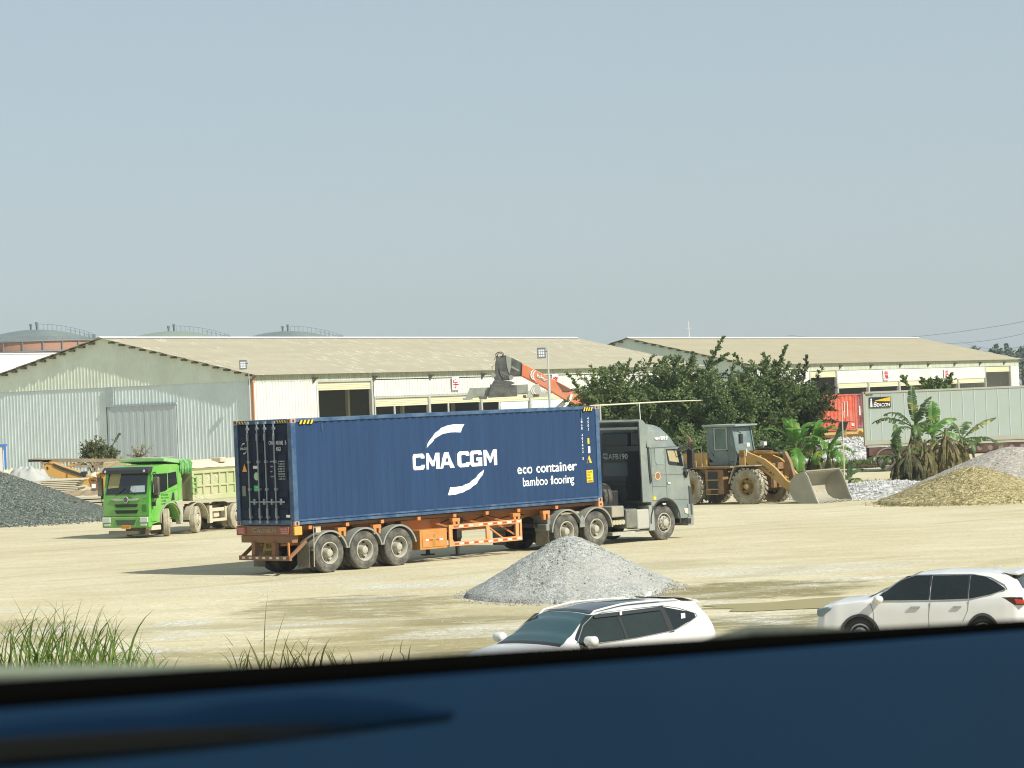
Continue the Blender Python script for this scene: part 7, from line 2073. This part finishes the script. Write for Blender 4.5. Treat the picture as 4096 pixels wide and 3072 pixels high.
MB().bb(-1.60, -1.50, sA(-1.55, 1.35) + .008, sA(-1.55, 1.35) + .014, 1.30, 1.44).build('permit_sticker', M_ltr, carA)
tr_ = MB().tube([(x, sA(x, z) + .012, z) for x, z in [(1.06, 1.10), (.7, 1.43), (.42, 1.60), (.2, 1.645), (-.6, 1.65), (-1.2, 1.64), (-1.55, 1.55), (-1.88, 1.40), (-1.9, 1.34), (-1.6, 1.22), (-1.2, 1.11), (-.3, 1.06), (.6, 1.05), (1.04, 1.05)]], .009, 6)
tr_.build('window_trim', mat('trim_chrome', (.5, .52, .52), .2, metal=.8), carA)
MB().tube([(.36, lerp(-.5, .5, k / 8), 1.715 - .03 * abs(k / 4 - 1) + .004) for k in range(9)], .004, 4).build('glass_edge', M_trim, carA)
cw = MB().grid(lambda i, j: tuple(Vector(tA(lerp(1.24, 1.36, i / 3), lerp(-.92, .92, j / 14))) + Vector((0, 0, .010))), 4, 15).build('cowl', M_trim, carA, fix=False)
# ----- right car: side on, front to the left
tabB = [(-2.32, .70, .68, .86, .58, .98, 1.0), (-2.26, .85, .82, .96, .62, 1.12, 1.15), (-2.05, .91, .90, 1.06, .62, 1.46, 1.50), (-1.8, .92, .915, 1.06, .60, 1.60, 1.64), (-1.2, .925, .92, 1.03, .60, 1.655, 1.70), (-.3, .925, .92, 1.0, .61, 1.665, 1.715), (.25, .925, .92, .985, .60, 1.61, 1.665),
        (.6, .92, .915, .98, .62, 1.46, 1.53), (1.0, .92, .91, .985, .70, 1.19, 1.26), (1.25, .92, .905, .985, .77, 1.06, 1.11), (1.34, .92, .90, .98, .78, 1.03, 1.075), (1.85, .915, .875, .93, .74, .98, 1.02), (2.15, .88, .83, .84, .68, .91, .94), (2.30, .76, .70, .68, .55, .76, .78)]
cb_ang = atan2(.36, -.93)
fwd = Vector((cos(cb_ang), sin(cb_ang), 0)); lft = Vector((-sin(cb_ang), cos(cb_ang), 0))
Bp = at(3492, 2400, 53.5)
locB = Bp - fwd * 1.12 - lft * .90; locB.z = Bp.z - 1.03
winB = [('s', .02, 1.06, lambda x: 1.02, lambda x: min(1.60, 1.04 + (1.12 - x) * .88)),
        ('s', -.92, -.03, lambda x: 1.02 + max(0, -x) * .012, lambda x: 1.60 + 0 * x),
        ('s', -1.82, -.97, lambda x: 1.032 + max(0, -x - 1.0) * .22, lambda x: 1.60 - max(0, -x - 1.1) ** 1.6 * .55)]
carB, sB, tB, secB = suv('white car seen side on at the right edge, behind the window ledge', tuple(locB), cb_ang, None, M_cgs, tabB, -2.32, 2.30, winB, (1.40, -1.28), ws=(1.24, .36), rails=False)
tr_ = MB().tube([(x, sB(x, z) + .012, z) for x, z in [(1.12, 1.02), (.9, 1.26), (.6, 1.50), (.3, 1.615), (-.3, 1.625), (-1.0, 1.62), (-1.45, 1.54), (-1.8, 1.36), (-1.88, 1.26), (-1.5, 1.13), (-1.0, 1.03), (-.3, 1.01), (.5, 1.005), (1.12, 1.005)]], .011, 6)
tr_.build('window_trim', MATS['trim_chrome'], carB)
for pts in ([(1.18, .98), (1.12, .80), (1.10, .45)], [(-.02, .98), (.02, .75), (.02, .45)], [(-.96, 1.0), (-.92, .8), (-.80, .6)]):
    MB().tube([(x, itab(tabB, x)[1] * 1.012 if z > .6 else itab(tabB, x)[0] * 1.01, z) for x, z in pts], .006, 5).build('door_seam', mat('seam_car', (.15, .15, .15), .6), carB)
for x in (.18, -.78): MB().bb(x, x + .20, .93, .965, .87, .90).build('door_handle', mat('trim_chrome', (.5, .52, .52), .2), carB, bevel=.008)
for s_ in (1, -1):
    mo = MB().lathe([(0.0, -.11), (.06, -.10), (.09, -.04), (.10, .02), (.08, .08), (0, .10)], (.98, s_ * 1.03, 1.06), 'y', 16).build('wing_mirror', M_car, carB, smooth=60)
    MB().bb(.92, .955, s_ * .97, s_ * 1.10, 1.0, 1.11).build('mirror_glass', M_trim, mo)
    MB().prism([(2.26, .86), (2.06, .90), (1.96, .87), (2.20, .70), (2.27, .74)], s_ * .62, s_ * .885).build('headlamp', mat('headlamp_dark', (.10, .15, .17), .1, spec=.8), carB, bevel=.02)
    MB().prism([(-1.72, 1.07), (-2.24, 1.06), (-2.30, .90), (-2.05, .90)], s_ * .80, s_ * .915).build('tail_lamp', mat('tail_lamp_dark', (.05, .015, .012), .15), carB, bevel=.02)
    MB().prism([(-2.06, 1.02), (-2.28, 1.0), (-2.31, .92), (-2.1, .92)], s_ * .82, s_ * .925).build('tail_lamp_red', mat('tail_lamp_red', (.50, .05, .03), .2), carB, bevel=.01)
MB().grid(lambda i, j: tuple(Vector(tB(lerp(-2.19, -1.93, i / 6), lerp(-.86, .86, j / 14))) + Vector((-.012, 0, .01))), 7, 15).build('rear_window', M_cgs, carB, fix=False, smooth=60)
MB().prism([(-1.72, 1.655), (-2.02, 1.655), (-2.16, 1.60), (-2.12, 1.57), (-1.9, 1.60)], -.60, .60).build('tailgate_spoiler', M_car, carB, bevel=.01)
MB().prism([(-1.5, 1.70), (-1.34, 1.71), (-1.5, 1.79), (-1.55, 1.77)], -.02, .02).build('aerial_fin', M_car, carB, bevel=.005)
# third vehicle roof peeping over the right car
def squash(t, k, z0=1.02):
    for c in t.children:
        if c.name.startswith('wheel') and c.name != 'wheel_arch': continue
        for o in [c] + list(c.children):
            for v in o.data.vertices:
                if v.co.z > z0: v.co.z = z0 + (v.co.z - z0) * k
for x0, x1 in ((-1.22, -1.10),):
    MB().grid(lambda i, j: (lerp(x0, x1, i / 4), sA(lerp(x0, x1, i / 4), lerp(1.08, 1.63, j / 8)) + .010, lerp(1.08, 1.63, j / 8)), 5, 9).build('door_pillar', M_trim, carA, fix=False)
for x0, x1 in ((-.04, .03), (-.98, -.91)):
    MB().grid(lambda i, j: (lerp(x0, x1, i / 4), sB(lerp(x0, x1, i / 4), lerp(1.03, 1.61, j / 8)) + .010, lerp(1.03, 1.61, j / 8)), 5, 9).build('door_pillar', M_trim, carB, fix=False)
    MB().tube([((x0 + x1) / 2 + dx_, sB((x0 + x1) / 2, z_) + .008, z_) for dx_, z_ in ((.0, 1.02), (-.005, 1.3), (-.02, 1.61))], .007, 4).build('pillar_trim', MATS['trim_chrome'], carB)
for c in carA.children:      # a longer tail
    if c.name.startswith('wheel'):
        if c.location.x < 0: c.location.x = .4 + (c.location.x - .4) * 1.09
        continue
    for o in [c] + list(c.children):
        for v in o.data.vertices:
            if v.co.x < .4: v.co.x = .4 + (v.co.x - .4) * 1.09
for c in carB.children:      # a shorter rear
    if c.name.startswith('wheel'):
        if c.location.x < 0: c.location.x *= .80
        continue
    for o in [c] + list(c.children):
        for v in o.data.vertices:
            if v.co.x < -.03: v.co.x = -.03 + (v.co.x + .03) * .80
squash(carA, .82); squash(carB, .78)
# ================================================================ GRASS CLUMPS ON THE BANK
L_gr = leaf_mat('reed_green', (.085, .14, .025), (.17, .25, .045), 3, rough=.6, trans=.35)
L_gr2 = leaf_mat('reed_dry', (.09, .10, .025), (.17, .17, .05), 3, rough=.7, trans=.3)
def blade(mb, b, az, el, L, w, bend, r):
    n = 7; p = Vector(b); e = el; side_ = Vector((-sin(az), cos(az), 0)); 
    if abs(side_.x) < .35: side_ = Vector((.8, .6, 0))
    o = len(mb.v)
    for k in range(n + 1):
        u = k / n; ww = w * (min(1, u * 4 + .4)) * (1 - u ** 2.2) + .0008
        mb.v.append(tuple(p - side_ * ww / 2)); mb.v.append(tuple(p + Vector((0, 0, .15 * ww)) )); mb.v.append(tuple(p + side_ * ww / 2))
        d = Vector((cos(az) * cos(e), sin(az) * cos(e), sin(e))); p = p + d * L / n; e -= bend * u / n * 2
    for k in range(n):
        i = o + k * 3
        mb.f.append((i, i + 3, i + 4, i + 1)); mb.f.append((i + 1, i + 4, i + 5, i + 2))
def grass_clump(label, px, Y, n, h, m, seed, spread=.25, dens=.5, tall=()):
    b = at(px, 2670, Y); z = tz(b.x, Y)
    t = thing('reed_clump', label, 'grass clump', (b.x, Y, z), 0, 'reed clumps on the near bank')
    r = random.Random(seed); mb = MB(); off = b.z - z
    for k in range(int(n * .5) + 2):
        az = r.choice((0, pi)) + r.uniform(-.9, .9)
        L = off + h * .50 * r.uniform(.12, 1.1)
        blade(mb, (r.gauss(0, spread), r.gauss(0, .12), -.03), az, radians(r.uniform(62, 90)), L, r.uniform(.014, .034), radians(r.choice((r.uniform(5, 40), r.uniform(30, 120)))), r)
        if r.random() < dens:
            zz = r.uniform(.3, .8) * L
            blade(mb, (r.gauss(0, spread), r.gauss(0, .1), zz), az, radians(r.uniform(35, 80)), L * .45, r.uniform(.006, .012), radians(r.uniform(20, 120)), r)
    for (dx, L, el, az) in tall: 
        blade(mb, (dx, 0, 0), az, radians(el), L + off, .012, radians(12), r)
    mb.build('blades', m, t, fix=False)
    return t
for i, (px, n, h, sp) in enumerate(((55, 52, 1.0, .16), (150, 90, 1.35, .20), (245, 70, 1.25, .18), (330, 70, .9, .18), (420, 75, 1.15, .18), (500, 44, .85, .16), (570, 20, .42, .14))):
    lab = ('sparse reed clump at the very left edge', 'tallest and densest reed clump, second from the left', 'tall reed clump just right of the densest one', 'low reed clump between two taller ones', 'upright reed clump with stiff dark tips', 'reed clump with blades bending right', 'last low reeds at the right end of the green row')[i]
    grass_clump(lab, px, 24 + (i % 3) * .5, n, h, L_gr, 100 + i, sp)
for i, (px, n, h, sp, tall) in enumerate(((945, 12, .50, .05, ()), (1055, 14, .70, .05, ((0, .62, 88, 0), (.02, .50, 75, 0))), (1140, 10, .60, .04, ()), (1230, 12, .60, .04, ()), (1330, 8, .45, .05, ()), (1425, 8, .35, .04, ()), (1530, 9, .50, .03, ()), (1610, 11, .45, .06, ()))):
    lab = ('leftmost thin brown reeds of the sparse row', 'tall thin reeds with a stalk rising above the rest', 'reeds with one bent tip right of the tall stalk', 'close dark reeds in the middle of the sparse row', 'few thin reeds right of the middle of the sparse row', 'short broken reeds left of the last two clumps', 'forked thin reeds, last but one towards the white car', 'rightmost reeds leaning to the white car')[i]
    grass_clump(lab, px, 23 + (i % 3) * .4, n, h, L_gr2, 200 + i, sp, .4, tall)

# ================================================================ VEHICLE WINDOW LEDGE IN THE FOREGROUND
M_led = mat('ledge_blue', (.0042, .018, .042), .6, var=.12, vs_=6, spec=.08)  # dark base colour stands in for the shade inside the vehicle
M_gsk = mat('gasket_black', (.002, .002, .002), .95, spec=.0)
A_, B_ = at(0, 2786, .75), at(4096, 2500, 1.35)
dv = (B_ - A_); dv2 = dv.normalized()
wl = thing('window_ledge', 'dark blue window ledge with a black rubber seal across the bottom of the view', 'window ledge', tuple(A_), 0)
def along(t): return dv * t
T0, T1 = -1.2, 2.2
# black seal
MB().tube([along(T0), along(0), along(.5), along(1), along(T1)], [.0050, .0046, .0038, .0028, .003], 12).build('rubber_seal', M_gsk, wl, smooth=60)
nrm = Vector((dv2.y, -dv2.x, 0)).normalized()   # towards the camera side
pb = MB()
def PT_(t, dn, dz): return along(t) + nrm * dn + Vector((0, 0, dz))
vs_ = []
prf = [(.0, -.0015), (.004, -.004), (.005, -.02), (.002, -.06), (-.002, -.14), (-.004, -.35), (-.004, -1.2), (-.05, -1.2), (-.05, -.01), (-.012, -.0035)]
nt_ = 24
pb.grid(lambda i, j: PT_(lerp(T0, T1, i / (nt_ - 1)), *prf[j % len(prf)]), nt_, len(prf) + 1)
pb.build('blue_panel', M_led, wl, smooth=40, fix=False)
# dark wing-shaped reflection on the panel, built as a thin dark sheet
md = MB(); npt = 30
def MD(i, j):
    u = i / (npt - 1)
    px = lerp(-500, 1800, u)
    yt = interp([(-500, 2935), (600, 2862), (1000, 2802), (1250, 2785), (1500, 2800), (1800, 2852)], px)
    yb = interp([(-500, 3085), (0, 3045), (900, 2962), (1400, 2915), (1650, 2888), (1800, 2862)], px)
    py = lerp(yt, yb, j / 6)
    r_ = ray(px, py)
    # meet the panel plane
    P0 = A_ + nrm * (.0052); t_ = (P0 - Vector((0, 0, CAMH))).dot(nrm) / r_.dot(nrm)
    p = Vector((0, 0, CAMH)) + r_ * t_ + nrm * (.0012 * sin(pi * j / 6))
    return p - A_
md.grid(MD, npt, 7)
o = md.build('panel_reflection', mat('panel_reflection_dark', (.0026, .0105, .026), .8, spec=.02), wl, fix=False, smooth=60)
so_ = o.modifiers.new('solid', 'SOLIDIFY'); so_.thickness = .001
for k, (ya, yb) in enumerate(((2985, 2885), (3030, 2915))):
    pts = []
    for i in range(16):
        px = lerp(-400, 1450, i / 15); py = lerp(ya + 20, yb, i / 15)
        r_ = ray(px, py); P0 = A_ + nrm * .0065; t_ = (P0 - Vector((0, 0, CAMH))).dot(nrm) / r_.dot(nrm)
        pts.append(Vector((0, 0, CAMH)) + r_ * t_ - A_)
    MB().tube(pts, [.0020 * (1 - (i / 15) ** 3) + .0001 for i in range(16)], 6).build('reflection_streak', mat('reflection_streak_brown', (.007, .008, .008), .8, spec=.03), wl)  # dark streaks of the same panel reflection, built as thin rods
# pale fuzzy outer weather strip, seen above the seal at the left
C_, D_ = at(-60, 2700, .95), at(1500, 2668, 1.0)
ws_ = thing('weather_strip', 'blurred pale grey green weather strip outside the ledge at the lower left', 'weather strip', tuple(C_), 0)
dd = D_ - C_
MB().tube([dd * -2.5, dd * 0, dd * .5, dd], [.0032, .0032, .0024, .0003], 10).bb(dd.x * -2.5, dd.x * .7, -.002, .006, -.5, -.001).build('strip', mat('strip_pale', (.13, .155, .11), .9, var=.25, vs_=300), ws_, smooth=60)

# ================================================================ LOOSE STONES ON THE YARD
r = random.Random(77); sb_ = MB()
for k in range(2600):
    y = 52 + 40 * r.random() ** 1.6; x = r.uniform(-.21, .21) * y; z = tz(x, y); s = r.uniform(.008, .024)
    v = [Vector((r.uniform(.6, 1) * dx * s, r.uniform(.6, 1) * dy * s, r.uniform(.5, .9) * dz * s)) + Vector((x, y, z + s * .3)) for dx, dy, dz in ((1, 0, 0), (0, 1, 0), (-1, 0, 0), (0, -1, 0), (0, 0, 1), (0, 0, -1))]
    sb_.add(v, [(0, 1, 4), (1, 2, 4), (2, 3, 4), (3, 0, 4), (1, 0, 5), (2, 1, 5), (3, 2, 5), (0, 3, 5)])
o = sb_.build('loose_stones', mat('yard_stone', (.55, .51, .38), .9, var=.4, vs_=1), None, fix=False)
o['kind'] = 'stuff'; o['label'] = 'small loose stones scattered over the sandy yard'; o['category'] = 'stones'
# ================================================================ HAZE
hm = bpy.data.materials.new('haze_air'); hm.use_nodes = True
hn = hm.node_tree; hn.nodes.remove(hn.nodes['Principled BSDF'])
pv = hn.nodes.new('ShaderNodeVolumePrincipled'); pv.inputs['Color'].default_value = (.86, .95, 1.0, 1)
pv.inputs['Density'].default_value = 0.00025; pv.inputs['Anisotropy'].default_value = 0.2
hn.links.new(pv.outputs[0], hn.nodes['Material Output'].inputs['Volume'])
o = MB().bb(-1500, 1500, -40, 2600, -6, 60).build('haze', hm)
o['kind'] = 'stuff'; o['label'] = 'thin pale haze over the yard'; o['category'] = 'haze'

E_, F_, G_, H_ = at(2650, 2610, 1.45), at(3000, 2526, 1.5), at(3420, 2536, 1.55), at(4300, 2492, 1.7)
w2 = thing('weather_strip', 'dark blurred weather strip outside the ledge at the lower right', 'weather strip', tuple(E_), 0)
MB().tube([E_ * 0, F_ - E_, (F_ - E_).lerp(G_ - E_, .5) + Vector((0, 0, .0006)), G_ - E_, H_ - E_, (H_ - E_) * 1.4], [.0008, .0034, .0036, .0028, .003, .003], 10).build('strip', mat('strip_dark', (.05, .06, .045), .9, var=.4, vs_=200), w2, smooth=60)
